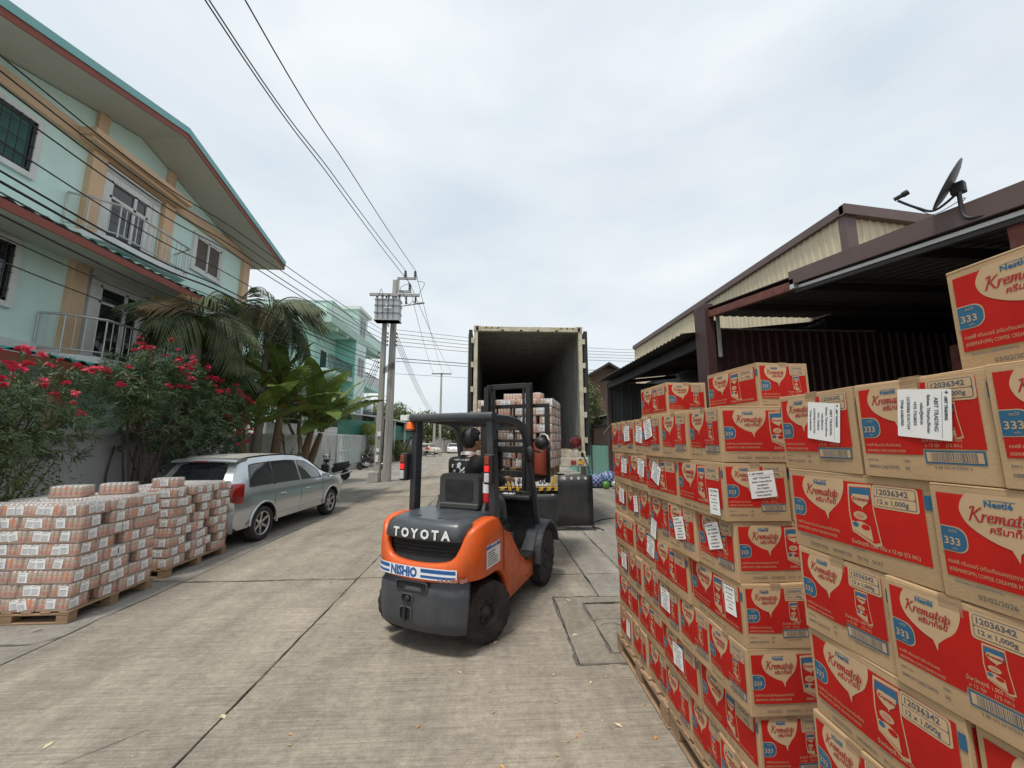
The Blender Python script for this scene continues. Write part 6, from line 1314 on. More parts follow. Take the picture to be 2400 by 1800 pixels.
oleander((-6.42, 7.5, 0), [((-6.25, 6.95, 2.85), (.70, .75, .75)), ((-6.3, 7.9, 2.45), (.75, .85, 1.0)), ((-6.2, 8.8, 2.35), (.75, .9, .85)), ((-6.3, 9.3, 1.9), (.6, .6, .8)), ((-6.3, 7.7, 3.15), (.6, .8, .5))], 'large red-flowering oleander with many dark stems behind the silver car', 1300, 46, 2, 16)
def bush(base, blobs, label, n, m_, seed, ll=.06, lw=.022, name='leafy_bush'):
    r_ = random.Random(seed); o = empty(name, base, 0, label, 'bush'); b = V(base); lv = MB(); st = MB(); vol = [c[1][0] * c[1][1] * c[1][2] for c in blobs]
    for i in range(n):
        c, rad = r_.choices(blobs, vol)[0]; d = rdir(r_); k = r_.uniform(.3, 1.0) ** .5; p = V(c) + V((d.x * rad[0], d.y * rad[1], d.z * rad[2])) * k * (1 + .25 * pnoise(d * 3 + V(c))) - b
        leaf(lv, p, rdir(r_) + d * .8 - V((0, 0, .2)), rdir(r_) + V((0, 0, 1)), ll * r_.uniform(.7, 1.3), lw * r_.uniform(.8, 1.3), .3)
        if i % 60 == 0: s0 = V((r_.uniform(-.15, .15), r_.uniform(-.2, .2), 0)); st.tube([s0, s0.lerp(p, .5) + V((0, 0, .15)), p], [.016, .010, .004], 5)
    lv.build('leaves', m_, o, fixn=False); st.build('stems', M_bark, o, fixn=False); return o
bush((-6.1, 5.1, 0), [((-6.0, 4.7, 1.2), (.55, .75, .95)), ((-6.05, 5.35, .95), (.5, .6, .9)), ((-6.1, 4.0, 1.3), (.6, .7, 1.0))], 'dense small-leaved green bush behind the front left pallet', 6500, M_bush, 3)
# wall creepers: a bare stem and a few leaf tufts
vn = empty('creeper', (-6.9, 7.45, 0), 0, 'thin bare creeper stem climbing the white wall', 'creeper'); mb = MB(); mb.tube(catmull([(0, 0, .3), (.02, .06, .8), (.0, -.03, 1.2), (.02, .03, 1.75)], 6), [.014] * 18 + [.008], 6); mb.build('stem', M_bark, vn)
r_ = random.Random(9); lv = MB()
for c in (V((.1, .1, .85)), V((.25, .75, 1.35)), V((.2, .45, .95)), V((.05, 0, 1.72))):
    for k in range(12): t = r_.uniform(0, 6.28); leaf(lv, c, V((.5, math.cos(t), math.sin(t) * .8)), V((1, 0, 0)), .16, .03, .2)
lv.build('leaf_tufts', M_ole, vn, fixn=False)
# ---------------------------------------------------------------- palms
def frond(seed, ln=1.7, m_=None):
    r_ = random.Random(seed); mb = MB(); n = 14; P_ = []; sp = r_.uniform(-.25, .25)
    for i in range(n + 1):
        t = i / n; P_.append(V((ln * (t * .86 - .12 * t * t), sp * t * t * ln * .3, ln * (.72 * t - 1.12 * t * t))))
    mb.tube(P_, [.022 - .018 * i / n for i in range(n + 1)], 5)
    for i in range(2, 2 * n):
        t = i / (2 * n); j = min(n - 1, int(t * n)); p = P_[j].lerp(P_[j + 1], t * n - j); d = (P_[j + 1] - P_[j]).normalized(); s = d.cross(V((0, 0, 1))).normalized(); L_ = .55 * math.sin(math.pi * min(1, t * .9 + .12)) * r_.uniform(.8, 1.15) + .08
        for sd in (-1, 1): leaf(mb, p, d * .75 + s * sd * 1.0 - V((0, 0, .35 + .5 * t)), V((0, 0, 1)), L_, .042, r_.uniform(.5, 1.15))
    return mb.mesh('frond', m_ or M_palm, fixn=False)
ME_frond = [frond(i) for i in range(5)]; ME_frondd = frond(9, 1.5, M_palmd)
def palm(base, h, label, seed, n=19, sc_=1.0):
    r_ = random.Random(seed); o = empty('palm_tree', base, 0, label, 'palm tree', 'palm trees by the mint house'); mb = MB(); k = 14
    mb.tube([(.06 * math.sin(i / k * 2), .05 * i / k, h * i / k) for i in range(k + 1)], [.13 - .03 * i / k + .012 * (i % 2) for i in range(k + 1)], 10); mb.build('trunk', M_trunk, o)
    mb = MB(); mb.tube([(.05, .05, h - .05), (.05, .05, h + .3), (.05, .05, h + .75)], [.10, .12, .05], 10); mb.build('crownshaft', M_ban, o)
    for i in range(n):
        el = r_.uniform(-.55, 1.0); f = link('frond', ME_frondd if (i % 9 == 8) else ME_frond[i % 5], o, (.05, .05, h + .45 + .2 * r_.random()), (0, -el * .75 + .0, 2 * math.pi * i / n * 2.4 + r_.uniform(-.2, .2))); s_ = sc_ * r_.uniform(.85, 1.1); f.scale = (s_,) * 3
    return o
palm((-6.72, 8.75, 0), 3.95, 'palm with drooping fronds in front of the balconies', 4, 24, .95)
palm((-6.80, 11.55, 0), 5.0, 'taller dark palm beside the banana plant', 5, 24, 1.12)
palm((-7.35, 10.3, 0), 3.0, 'low palm growing between the two larger palms', 6, 14, .85)
# ---------------------------------------------------------------- banana plants
def banana_leaf(seed, ln, m_):
    r_ = random.Random(seed); mb = MB(); n = 22; P_ = []; cv = r_.uniform(.5, 1.05)
    for i in range(n + 1): t = i / n; P_.append(V((ln * t * (1 - .12 * t), ln * .04 * math.sin(t * 3 + seed), ln * (.42 * t - cv * .55 * t * t))))
    mb.tube(P_, [.024 - .02 * i / n for i in range(n + 1)], 5, 1)
    for sd in (-1, 1):
        A = []; B_ = []; tear = 0
        for i in range(2, n + 1):
            t = (i - 2) / (n - 2); w_ = ln * .115 * math.sin(math.pi * min(1, .10 + t * .92)) ** .6 if t < .995 else 0; d = (P_[i] - P_[i - 1]).normalized(); s = d.cross(V((0, 0, 1))).normalized(); up = s.cross(d)
            A.append(P_[i] + up * .004); B_.append(P_[i] + s * sd * w_ * r_.uniform(.92, 1.02) + up * w_ * .30 - V((0, 0, w_ * r_.uniform(.1, .4))))
        for i in range(len(A) - 1):
            gap = .16 * (r_.random() < .35)       # wind-torn strips
            q0, q1 = B_[i], B_[i + 1].lerp(B_[i], gap); ml = (A[i] + B_[i]) / 2 + V((0, 0, .02)); ml1 = (A[i + 1].lerp(A[i], gap * .4) + q1) / 2 + V((0, 0, .02))
            mb.add([A[i], A[i + 1], ml1, ml, q0, q1], [(0, 1, 2, 3), (3, 2, 5, 4)], 0, True)
    return mb.mesh('banana_leaf', [m_, M_bany], fixn=False)
ME_bl = [banana_leaf(i, 2.6, M_ban) for i in range(5)]; ME_bly = banana_leaf(8, 2.0, M_bany)
def banana(base, label, seed, stems):
    r_ = random.Random(seed); o = empty('banana_plant', base, 0, label, 'banana plant')
    for (x, y, h, lean, nl) in stems:
        mb = MB(); tp_ = V((x + lean[0], y + lean[1], h)); mb.tube([V((x, y, 0)).lerp(tp_, t) for t in (0, .25, .5, .75, 1)], [.17, .15, .13, .11, .08], 12); mb.build('stem', M_bant, o)
        for i in range(nl):
            az = 2.4 * i + r_.uniform(-.3, .3); el = 1.3 - 1.35 * (i / nl) + r_.uniform(-.12, .12); f = link('banana_leaf', ME_bly if i % 8 == 7 else ME_bl[i % 5], o, tp_ + V((0, 0, .05)), (r_.uniform(-.25, .25), -el, az)); s_ = r_.uniform(.82, 1.12); f.scale = (s_,) * 3
        for i in range(7): lv = MB(); a = r_.uniform(0, 6.28); p = V((x, y, h * r_.uniform(.5, .95))); leaf(lv, p + V((math.cos(a) * .14, math.sin(a) * .14, 0)), V((math.cos(a) * .5, math.sin(a) * .5, -1)), V((math.cos(a), math.sin(a), .2)), r_.uniform(.5, .9), .1, .4); lv.build('dry_leaf', M_palmd, o, fixn=False)
    return o
banana((-6.45, 11.9, 0), 'clump of banana plants with broad torn leaves beyond the car', 11, [(0, 0, 2.75, (.15, -.1), 15), (.35, .55, 2.4, (.35, .3), 12), (-.25, -.6, 2.0, (-.1, -.4), 10), (.15, 1.3, 2.1, (.4, .5), 11)])
# ---------------------------------------------------------------- trees
def tree(base, h, blobs, label, n, m_, seed, ll=.16, lw=.07, tr_=.14):
    r_ = random.Random(seed); o = empty('leafy_tree', base, 0, label, 'tree', 'trees along the street'); lv = MB(); tk = MB()
    tk.tube(catmull([(0, 0, 0), (.05, .04, h * .3), (-.04, .08, h * .55), (.02, 0, h * .8)], 4), [tr_ * (1 - .6 * i / 12) for i in range(13)], 8)
    for c, rad in blobs: tk.tube(catmull([(0, .02, h * .4), V(c) * .6 + V((0, 0, h * .18)), c], 4), [tr_ * .5 * (1 - .7 * i / 8) for i in range(9)], 6)
    vol = [c[1][0] * c[1][1] * c[1][2] for c in blobs]
    for i in range(n):
        c, rad = r_.choices(blobs, vol)[0]; d = rdir(r_); k = r_.uniform(.2, 1.0) ** .45; nn = 1 + .35 * pnoise(d * 2.2 + V(c)) + .2 * pnoise(d * 6 + V(c)); p = V(c) + V((d.x * rad[0], d.y * rad[1], d.z * rad[2])) * k * nn
        leaf(lv, p, rdir(r_) + d * .6 - V((0, 0, .5)), rdir(r_) + V((0, 0, 1.2)), ll * r_.uniform(.7, 1.3), lw * r_.uniform(.7, 1.3), .3)
    tk.build('trunk', M_bark, o, fixn=False); lv.build('crown', m_, o, fixn=False); return o
tree((-8.2, 16.9, 0), 4.2, [((0, 0, 4.0), (1.2, 1.2, 1.0)), ((.7, .9, 3.5), (1.0, 1.1, .9)), ((-.7, -.5, 3.4), (.9, .9, .8))], 'dark round tree with stiff leaves behind the banana plants', 5200, M_tree, 21, .17, .075)
tree((4.75, 20.2, 0), 4.6, [((0, 0, 4.2), (1.1, 1.0, 1.1)), ((.4, .3, 3.2), (1.0, 1.0, .9)), ((-.5, .2, 2.9), (.8, .8, .8))], 'pale-leaved tree standing over the teal wall right of the container', 4200, M_treel, 22, .19, .065)
for i, (x, y, h, s, lb) in enumerate(((-13.0, 50, 7.0, 2.6, 'round green tree behind the shop roof, left of the far pole'), (-10.2, 62, 6.6, 2.6, 'green tree spreading beyond the far pole'), (-5.2, 66, 6.2, 2.6, 'green tree over the far white car'), (-2.0, 70, 5.6, 2.4, 'low green tree at the far end of the street'), (2.5, 74, 5.5, 2.6, 'tree hidden mostly behind the container at the street end'), (-17, 58, 7.5, 3.0, 'tall tree behind the apartment block end'))):
    tree((x, y, 0), h, [((0, 0, h * .72), (s, s, s * .75)), ((s * .7, .5, h * .6), (s * .8, s * .8, s * .6)), ((-s * .7, -.4, h * .58), (s * .85, s * .8, s * .6)), ((0, -s * .5, h * .45), (s * .8, s * .7, s * .5))], lb, 5200, M_tree, 30 + i, .34, .17, .22)
# ================================================================ utility poles, transformer, wires
M_pole = mat('pole_concrete', (.40, .385, .35), .9, var=.15, scale=3, stretch=(3, 3, .5), bump=.3, bscale=40, dirt=((.16, .14, .12), .6, 3, (2, 2, .3))); M_tank = mat('transformer_paint', (.42, .44, .45), .5, var=.06, dirt=((.28, .25, .22), .4, 5)); M_ins = mat('brown_insulator', (.03, .022, .02), .3); M_wire = mat('wire_black', (.012, .012, .013), .6, var=0); M_xarm = mat('crossarm_concrete', (.34, .34, .33), .8)
up = empty('utility_pole', (-4.85, 18.35, 0), 0, 'twin concrete utility pole carrying a grey transformer beside the road', 'utility pole')
def U(mb, name, m, parent=up, **k):
    o = mb.build(name, m, parent, **k)
    if parent is up: o.location = -V(up.location)
    return o
def cpole(x, y, h, w0, w1, z0=0):
    mb = MB(); mb.loft([[(x + a * w_, y + b * w_, z) for a, b in ((-.5, -.32), (-.32, -.5), (.32, -.5), (.5, -.32), (.5, .5), (-.5, .5))] for z, w_ in ((z0, w0), (h, w1))], sm=False); return mb
U(cpole(-4.82, 18.35, 9.7, .36, .22), 'pole', M_pole, bevel=.01); U(cpole(-5.20, 18.2, 7.75, .30, .19), 'pole', M_pole, bevel=.01)
mb = MB(); mb.box(-4.86, 18.16, 0, -4.80, 18.20, 7.2); U(mb, 'conduit', M_xarm)
mb = MB(); mb.hexa([(-5.55, 17.9, 0), (-5.08, 17.9, 0), (-5.08, 18.35, 0), (-5.55, 18.35, 0), (-5.53, 17.92, .46), (-5.1, 17.92, .46), (-5.1, 18.35, .46), (-5.53, 18.35, .46)]); U(mb, 'footing', M_pole, bevel=.02)
mb = MB(); mb.box(-5.97, 18.12, 8.82, -3.58, 18.22, 8.95); U(mb, 'crossarm', M_xarm)
mb = MB(); mb.box(-4.72, 18.28, 9.76, -3.80, 18.38, 9.86); mb.box(-4.72, 18.29, 9.1, -4.62, 18.37, 9.76); mb.box(-4.62, 18.28, 9.08, -4.02, 18.38, 9.18); U(mb, 'bracket', M_xarm)
mb = MB(); mb.loft([[(x, y, z) for x, y in rrect(-5.5, 17.5, -4.38, 18.05, .06, 3)] for z in (7.4, 8.42)], sm=False); tr = U(mb, 'transformer_tank', M_tank, bevel=.01)
for z in (7.42, 7.78, 8.14, 8.42): mb = MB(); mb.loft([[(x, y, zz) for x, y in rrect(-5.53, 17.47, -4.35, 18.08, .06, 3)] for zz in (z - .02, z + .02)], sm=False); U(mb, 'tank_rib', M_tank)
for i in range(4): mb = MB(); x = -5.36 + i * .24; mb.tube([(x, 17.46, 8.45), (x, 17.44, 8.0), (x + .02, 17.44, 7.45)], .013, 6); U(mb, 'cable_lead', M_wire)
mb = MB(); mb.box(-5.05, 17.455, 7.95, -4.72, 17.468, 8.02); mb.box(-4.98, 17.455, 8.08, -4.88, 17.468, 8.16); U(mb, 'rating_plate', M_wht)
def insul(x, y, z, h=.34, r_=.07, flip=False):
    mb = MB(); pr = [(0, 0), (r_ * .4, 0)]; n = 4
    for i in range(n): b = h * (i + .2) / n; pr += [(r_, b), (r_ * .95, b + h * .05), (r_ * .5, b + h * .14)]
    pr += [(r_ * .35, h), (0, h)]; mb.lathe(pr, 10, Mx.Translation((x, y, z)) @ (Mx.Rotation(R(180), 4, 'X') if flip else Mx.Identity(4))); U(mb, 'insulator', M_ins)
for x, z in ((-4.34, 9.86), (-3.86, 9.86), (-4.10, 9.18)): insul(x, 18.33, z, .36, .075)
for x in (-5.25, -4.95, -4.45): insul(x, 17.8, 8.44, .34, .06)
for x in (-5.6, -5.15, -4.2, -3.75): insul(x, 18.1, 8.80, .42, .055, True)
mb = MB(); mb.tube(catmull([(-5.25, 17.8, 8.78), (-5.4, 18.0, 9.1), (-5.6, 18.1, 8.4)], 6), .012, 5); mb.tube(catmull([(-4.45, 17.8, 8.78), (-4.4, 18.0, 9.05), (-4.1, 18.1, 8.4), (-3.9, 18.2, 8.6), (-3.75, 18.1, 8.4)], 6), .012, 5); mb.tube(catmull([(-4.10, 18.3, 9.55), (-4.5, 18.2, 9.3), (-4.5, 18.1, 8.85)], 6), .012, 5); mb.tube(catmull([(-3.8, 18.6, 9.8), (-3.4, 18.4, 9.6), (-3.6, 18.2, 9.0)], 6), .012, 5); U(mb, 'jumper_wire', M_wire)
mb = MB(); mb.tube(catmull([(-4.95, 17.95, 7.2), (-4.9, 17.7, 7.75), (-4.5, 17.6, 8.05), (-3.8, 17.6, 8.2), (-3.55, 17.6, 8.25)], 6), .028, 8); la = U(mb, 'street_lamp_arm', M_xarm)
mb = MB(); mb.loft([[(x, 17.6 + a * k, 8.25 + b * k + (x + 3.6) * .12) for a, b in rrect(-.07, -.03, .07, .04, .03, 3)] for x, k in ((-3.66, .5), (-3.58, 1), (-3.3, 1), (-3.22, .6))], sm=True); U(mb, 'lamp_head', M_xarm)
for x in (-4.60, -5.02): 
    for i in range(4): mb = MB(); z = 6.95 - i * .19; mb.lathe([(.0, -.04), (.04, -.04), (.03, 0), (.04, .04), (0, .04)], 8, Mx.Translation((x, 18.2, z))); U(mb, 'spool', M_ins)
for i in range(4): mb = MB(); mb.lathe([(.0, -.04), (.04, -.04), (.03, 0), (.04, .04), (0, .04)], 8, Mx.Translation((-5.38, 18.15, 6.0 - i * .24))); U(mb, 'spool', M_ins)
mb = MB()
for i in range(6): z = 5.5 - i * .05; mb.tube([(-4.86 + .2 * math.cos(R(t)) * (1 + .3 * (i % 2)), 18.1 + .15 * math.sin(R(t)), z - .25 * (1 - math.cos(R(t))) * .5) for t in range(0, 361, 30)], .012, 5)
U(mb, 'cable_coil', M_wire)
for z, w_, h in ((2.05, .16, .22), (1.35, .14, .16), (.9, .12, .3)): mb = MB(); mb.box(-5.28 + z * .02, 18.02, z, -5.28 + w_ + z * .02, 18.035, z + h); U(mb, 'paper_notice', M_white)
def fpole(x, y, h, label, arm=True):
    p = empty('utility_pole', (x, y, 0), 0, label, 'utility pole'); mb = MB(); mb.loft([[(a * w_, b * w_, z) for a, b in ((-.5, -.5), (.5, -.5), (.5, .5), (-.5, .5))] for z, w_ in ((0, .38), (h, .24))], sm=False); mb.build('pole', M_pole, p)
    if arm: mb = MB(); mb.box(-1.5, -.2, h - .25, 1.6, -.08, h - .1); mb.build('crossarm', M_ins, p)
    return p
fpole(-7.95, 60, 12.4, 'thin concrete pole with one crossarm far down the street'); fpole(-8.6, 58.5, 6.2, 'short pole standing against the far street pole', False)
# wires: each its own thing
nw = [0]
def wire(pts, label, r=.012, n=10):
    mb = MB(); mb.tube(catmull(pts, n), r, 5); o = mb.build('overhead_wire', M_wire); tag(o, label, 'wire', 'overhead wires'); return o
def span(a, b, sag): a, b = V(a), V(b); return [a.lerp(b, t) - V((0, 0, sag * 4 * t * (1 - t))) for t in (0, .25, .5, .75, 1)]
for i, (x, z, X2, z2) in enumerate(((-4.34, 10.22, -4.45, 9.0), (-3.86, 10.24, -4.05, 8.95), (-4.10, 9.55, -4.42, 8.55))):
    x1 = (-4.5, -3.95, -4.55)[i]; y1, z1 = ((5.4, 8.72), (5.3, 8.68), (5.35, 8.70))[i] if i != 1 else (5.35, 8.75)
    wire([(x, 18.33, z)] + [V((x, 18.33, z)).lerp(V((x1, y1, z1)), t) - V((0, 0, .12 * 4 * t * (1 - t))) for t in (.33, .66)] + [(x1, y1, z1), (x1 - .1, -6, z1 + .5)], ['high voltage wire to the left top insulator', 'high voltage wire to the right top insulator', 'high voltage wire to the lower bracket insulator'][i], .013)
    wire(span((x, 18.33, z), (-9.2 + i * 1.5, 60, 12.35), .5), ['high voltage wire running on to the far pole, left', 'high voltage wire running on to the far pole, middle', 'high voltage wire running on to the far pole, right'][i], .014)
for i, (z0, za, xx) in enumerate(((6.95, 5.86, -5.0), (6.76, 5.70, -5.0), (6.57, 5.56, -5.05), (6.38, 5.38, -5.05), (6.0, 4.98, -5.3), (5.76, 4.67, -5.35), (5.52, 4.56, -5.35), (5.3, 4.45, -5.38), (5.1, 4.22, -5.4), (4.9, 4.0, -5.4), (4.75, 3.74, -5.42))):
    a = V((xx, 18.2, z0)); b = V((-5.2, 3.9, za)); wire([a] + [a.lerp(b, t) - V((0, 0, (.14 + .03 * (i % 3)) * 4 * t * (1 - t))) for t in (.25, .5, .75)] + [b, (-5.15, -8, za + .9)], 'low cable crossing the mint house, %s counted from the top' % (['first', 'second', 'third', 'fourth', 'fifth', 'sixth', 'seventh', 'eighth', 'ninth', 'tenth', 'lowest'][i]), (.010, .010, .011, .010, .009, .013, .016, .009, .014, .009, .008)[i])
for i in range(4): wire(span((-4.6, 18.2, 6.95 - i * .19), (-8.3, 60, 6.0 - i * .25), .9), 'slack low cable running on down the street, %s from the top' % ['first', 'second', 'third', 'lowest'][i], .011)
for i, (z, r_) in enumerate(((7.15, .010), (6.95, .012), (6.76, .012), (6.57, .012), (6.38, .012), (5.75, .018), (5.6, .014), (5.0, .008))): wire(span((-4.6, 18.25, z), (22, 30, z + 2.3 + .0 * i), .55), 'wire crossing behind the container to the right, %s from the top' % ['first', 'second', 'third', 'fourth', 'fifth', 'sixth', 'seventh', 'lowest'][i], r_)
for i in range(4): wire(span((-5.38, 18.15, 6.0 - i * .24), (-10.6, 29.9 + i * .4, 5.2 - i * .3), .3), 'service cable from the pole to the green apartment block, %s from the top' % ['first', 'second', 'third', 'lowest'][i], .012)
# ================================================================ sheds on the right
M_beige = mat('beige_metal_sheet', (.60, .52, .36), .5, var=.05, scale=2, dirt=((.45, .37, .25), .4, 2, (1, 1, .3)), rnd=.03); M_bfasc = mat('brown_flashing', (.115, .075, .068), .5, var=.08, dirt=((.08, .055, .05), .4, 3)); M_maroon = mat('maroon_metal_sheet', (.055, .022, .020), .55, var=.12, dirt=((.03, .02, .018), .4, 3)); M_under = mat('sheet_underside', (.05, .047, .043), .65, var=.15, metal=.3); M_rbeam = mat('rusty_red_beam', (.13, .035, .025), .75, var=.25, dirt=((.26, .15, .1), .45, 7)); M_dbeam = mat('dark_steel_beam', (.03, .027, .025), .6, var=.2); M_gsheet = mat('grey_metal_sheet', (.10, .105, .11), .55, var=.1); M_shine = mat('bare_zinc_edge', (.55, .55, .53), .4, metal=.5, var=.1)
def rib_sheet(name, W_, Hh, m_, pitch=.19, dep=.028, trap=.4):
    """upright ribbed sheet, width along +y, height along z, ribs proud towards -x"""
    mb = MB(); P_ = []; y = 0
    while y < W_ - 1e-4: P_ += [(0, y), (0, y + pitch * (1 - trap) ), (-dep, y + pitch * (1 - trap * .7)), (-dep, y + pitch * (1 - trap * .3))]; y += pitch
    P_.append((0, W_)); n = len(P_); mb.add([(a, b, 0) for a, b in P_] + [(a, b, Hh) for a, b in P_], [(i, i + 1, n + i + 1, n + i) for i in range(n - 1)]); return mb.mesh(name, m_, fixn=False)
# beige hall
bh = empty('metal_hall', (8, 14, 0), 0, 'tall beige ribbed metal hall with brown edge trim behind the canopies', 'building')
def Bh(mb, name, m, **k): o = mb.build(name, m, bh, **k); o.location = -V(bh.location); return o
ME_bs = rib_sheet('wall_sheet', .76, 2.15, M_beige)
for i in range(17): link('wall_sheet', ME_bs, bh, V((8.0, 7.72 + i * .764, 4.82)) - V(bh.location))
for i in range(9): link('wall_sheet', ME_bs, bh, V((8.18 + i * .764 + .76, 7.72, 4.82)) - V(bh.location), (0, 0, R(90)))
mb = MB(); mb.box(8.1, 8.62, 0, 15.0, 20.6, 6.3); Bh(mb, 'core', M_dbeam)
mb = MB(); mb.box(7.93, 7.63, 4.85, 8.18, 7.80, 6.96); Bh(mb, 'corner_trim', M_bfasc)
mb = MB(); mb.box(7.88, 7.60, 6.93, 8.06, 20.7, 7.12); Bh(mb, 'eave_trim', M_bfasc)
mb = MB(); mb.hexa([(7.88, 7.55, 6.90), (15.2, 7.55, 6.15), (15.2, 7.70, 6.15), (7.88, 7.70, 6.90), (7.88, 7.55, 7.14), (15.2, 7.55, 6.39), (15.2, 7.70, 6.39), (7.88, 7.70, 7.14)]); Bh(mb, 'gable_trim', M_bfasc)
mb = MB(); mb.hexa([(7.9, 7.6, 7.0), (15.2, 7.6, 6.3), (15.2, 20.7, 6.3), (7.9, 20.7, 7.0), (7.9, 7.6, 7.08), (15.2, 7.6, 6.38), (15.2, 20.7, 6.38), (7.9, 20.7, 7.08)]); Bh(mb, 'roof', M_bfasc)
# near canopy: roof falls gently towards the camera
zc = lambda y: 3.68 + .137 * y
nc = empty('near_canopy', (5, 6, 0), 0, 'dark brown metal canopy shed behind the carton stacks', 'shed')
def Nc(mb, name, m, **k): o = mb.build(name, m, nc, **k); o.location = -V(nc.location); return o
YN, YF = -1.0, 8.9
mb = MB(); P_ = []; x = 4.92
while x < 13.5: P_ += [(x, 0), (x + .10, 0), (x + .13, .035), (x + .17, .035)]; x += .2
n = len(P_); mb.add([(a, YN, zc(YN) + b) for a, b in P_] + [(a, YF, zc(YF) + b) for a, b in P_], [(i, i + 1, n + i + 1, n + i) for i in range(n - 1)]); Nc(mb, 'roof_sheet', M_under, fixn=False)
mb = MB(); mb.hexa([(4.9, YN, zc(YN) + .05), (13.5, YN, zc(YN) + .05), (13.5, YF, zc(YF) + .05), (4.9, YF, zc(YF) + .05), (4.9, YN, zc(YN) + .06), (13.5, YN, zc(YN) + .06), (13.5, YF, zc(YF) + .06), (4.9, YF, zc(YF) + .06)]); Nc(mb, 'roof_top', M_bfasc)
ym = 5.75
mb = MB(); mb.hexa([(4.86, YN, zc(YN) - .09), (4.90, YN, zc(YN) - .09), (4.90, ym, zc(ym) - .09), (4.86, ym, zc(ym) - .09), (4.86, YN, zc(YN) + .13), (4.90, YN, zc(YN) + .13), (4.90, ym, zc(ym) + .13), (4.86, ym, zc(ym) + .13)]); Nc(mb, 'fascia', M_bfasc)
mb = MB(); mb.bar((4.93, YN, zc(YN) - .14), (4.93, ym - .1, zc(ym - .1) - .14), .02, .045); Nc(mb, 'zinc_edge', M_shine)
mb = MB(); mb.bar((4.94, ym, zc(ym) - .10), (4.94, 8.15, zc(8.15) - .10), .09, .15); Nc(mb, 'verge_beam', M_rbeam, bevel=.006)
mb = MB(); mb.bar((4.97, YN, zc(YN) - .16), (4.97, ym, zc(ym) - .16), .06, .12); Nc(mb, 'edge_purlin', M_dbeam)
mb = MB(); mb.box(4.86, ym - .08, zc(ym) - .17, 4.99, ym, zc(ym) - .01); Nc(mb, 'end_plate', M_shine)
for y in (1.0, 2.55, 4.1, 5.65, 7.2): mb = MB(); mb.box(4.95, y, zc(y) - .20, 13.4, y + .08, zc(y) - .06); Nc(mb, 'purlin', M_dbeam)
# maroon wall at the back of the canopy, facing the camera
ME_ms = rib_sheet('wall_sheet', .80, 4.42, M_maroon, .2, .04)
for i in range(10): link('wall_sheet', ME_ms, nc, V((5.25 + i * .802 + .80, 8.45, 0)) - V(nc.location), (0, 0, R(90)))
mb = MB(); mb.box(5.2, 8.46, 4.42, 9.2, 8.49, 4.47); Nc(mb, 'lit_gap_strip', M_shine)  # pale strip painted in for the white light in the gap above the wall
mb = MB(); mb.box(4.80, 8.15, 0, 5.02, 8.60, 4.95); Nc(mb, 'column', M_maroon, bevel=.01); mb = MB(); mb.box(5.02, 8.30, 0, 5.24, 8.52, 4.6); Nc(mb, 'column', M_maroon, bevel=.01)
mb = MB(); mb.box(5.06, 8.10, 3.7, 5.12, 8.16, 4.65); Nc(mb, 'downpipe', M_shine)
mb = MB(); mb.box(13.3, -1, 0, 13.4, 8.9, 5.2); mb.box(5.6, .9, 0, 13.3, 1.0, zc(1) - .05); Nc(mb, 'light_blocking_wall', M_maroon)  # unseen back and near walls, added to keep light out of the shed
mb = MB(); mb.box(4.98, 2.95, 0, 5.22, 3.22, zc(3) - .02); Nc(mb, 'post', M_rbeam, bevel=.01)
for i in range(12): mb = MB(); mb.box(5.24, 2.98 - 2.0, 3.95 - i * .085, 5.30, 2.98, 4.01 - i * .085); Nc(mb, 'louvre', M_rbeam)
mb = MB(); mb.box(5.34, 1.0, 0, 5.40, 3.0, zc(1.0) - .05); Nc(mb, 'side_panel', M_maroon)
# far canopy, between the column and the teal wall
fc = empty('far_canopy', (5, 12, 0), 0, 'open dark canopy shed with a ribbed sheet edge beyond the brown column', 'shed')
def Fc(mb, name, m, **k): o = mb.build(name, m, fc, **k); o.location = -V(fc.location); return o
mb = MB(); P_ = []; y = 8.62
while y < 16.4: P_ += [(y, 0), (y + .12, 0), (y + .15, .035), (y + .19, .035)]; y += .23
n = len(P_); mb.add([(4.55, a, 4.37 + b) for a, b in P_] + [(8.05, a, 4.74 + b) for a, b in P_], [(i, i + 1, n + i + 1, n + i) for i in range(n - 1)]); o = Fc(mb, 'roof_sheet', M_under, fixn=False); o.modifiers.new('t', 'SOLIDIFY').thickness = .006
mb = MB(); mb.bar((5.0, 8.6, 4.18), (5.0, 16.2, 4.18), .10, .24); Fc(mb, 'eave_beam', M_dbeam, bevel=.006)
for y in (9.0, 11.4, 13.8, 16.1): mb = MB(); mb.bar((5.05, y, 4.30), (8.0, y, 4.60), .08, .14); Fc(mb, 'rafter', M_dbeam)
for y in (16.05,): mb = MB(); mb.box(4.92, y, 0, 5.10, y + .2, 4.2); Fc(mb, 'post', M_bfasc, bevel=.01)
ME_gs = rib_sheet('wall_sheet', .76, 1.85, M_gsheet, .38, .03, .25)
for i in range(4): link('wall_sheet', ME_gs, fc, V((5.15 + i * .764 + .76, 16.1, 2.45)) - V(fc.location), (0, 0, R(90)))
mb = MB(); mb.box(5.15, 16.12, 2.3, 8.0, 16.2, 2.45); mb.box(5.1, 16.3, 0, 8.0, 16.35, 4.3); Fc(mb, 'back_wall', M_dbeam)
mb = MB(); mb.bar((4.98, 15.9, 2.5), (4.6, 15.7, 2.1), .05, .05); Fc(mb, 'strut', M_bfasc)
# stump of timber leaning inside the shed
mb = MB(); r_ = random.Random(2); mb.tube([(7.0, 5.28, 0), (7.0, 5.30, 1.6), (7.02, 5.28, 3.27)], [.12, .11, .10], 7); tag(mb.build('timber_post', M_rbeam), 'rough reddish timber post standing in the dark shed opening', 'post')
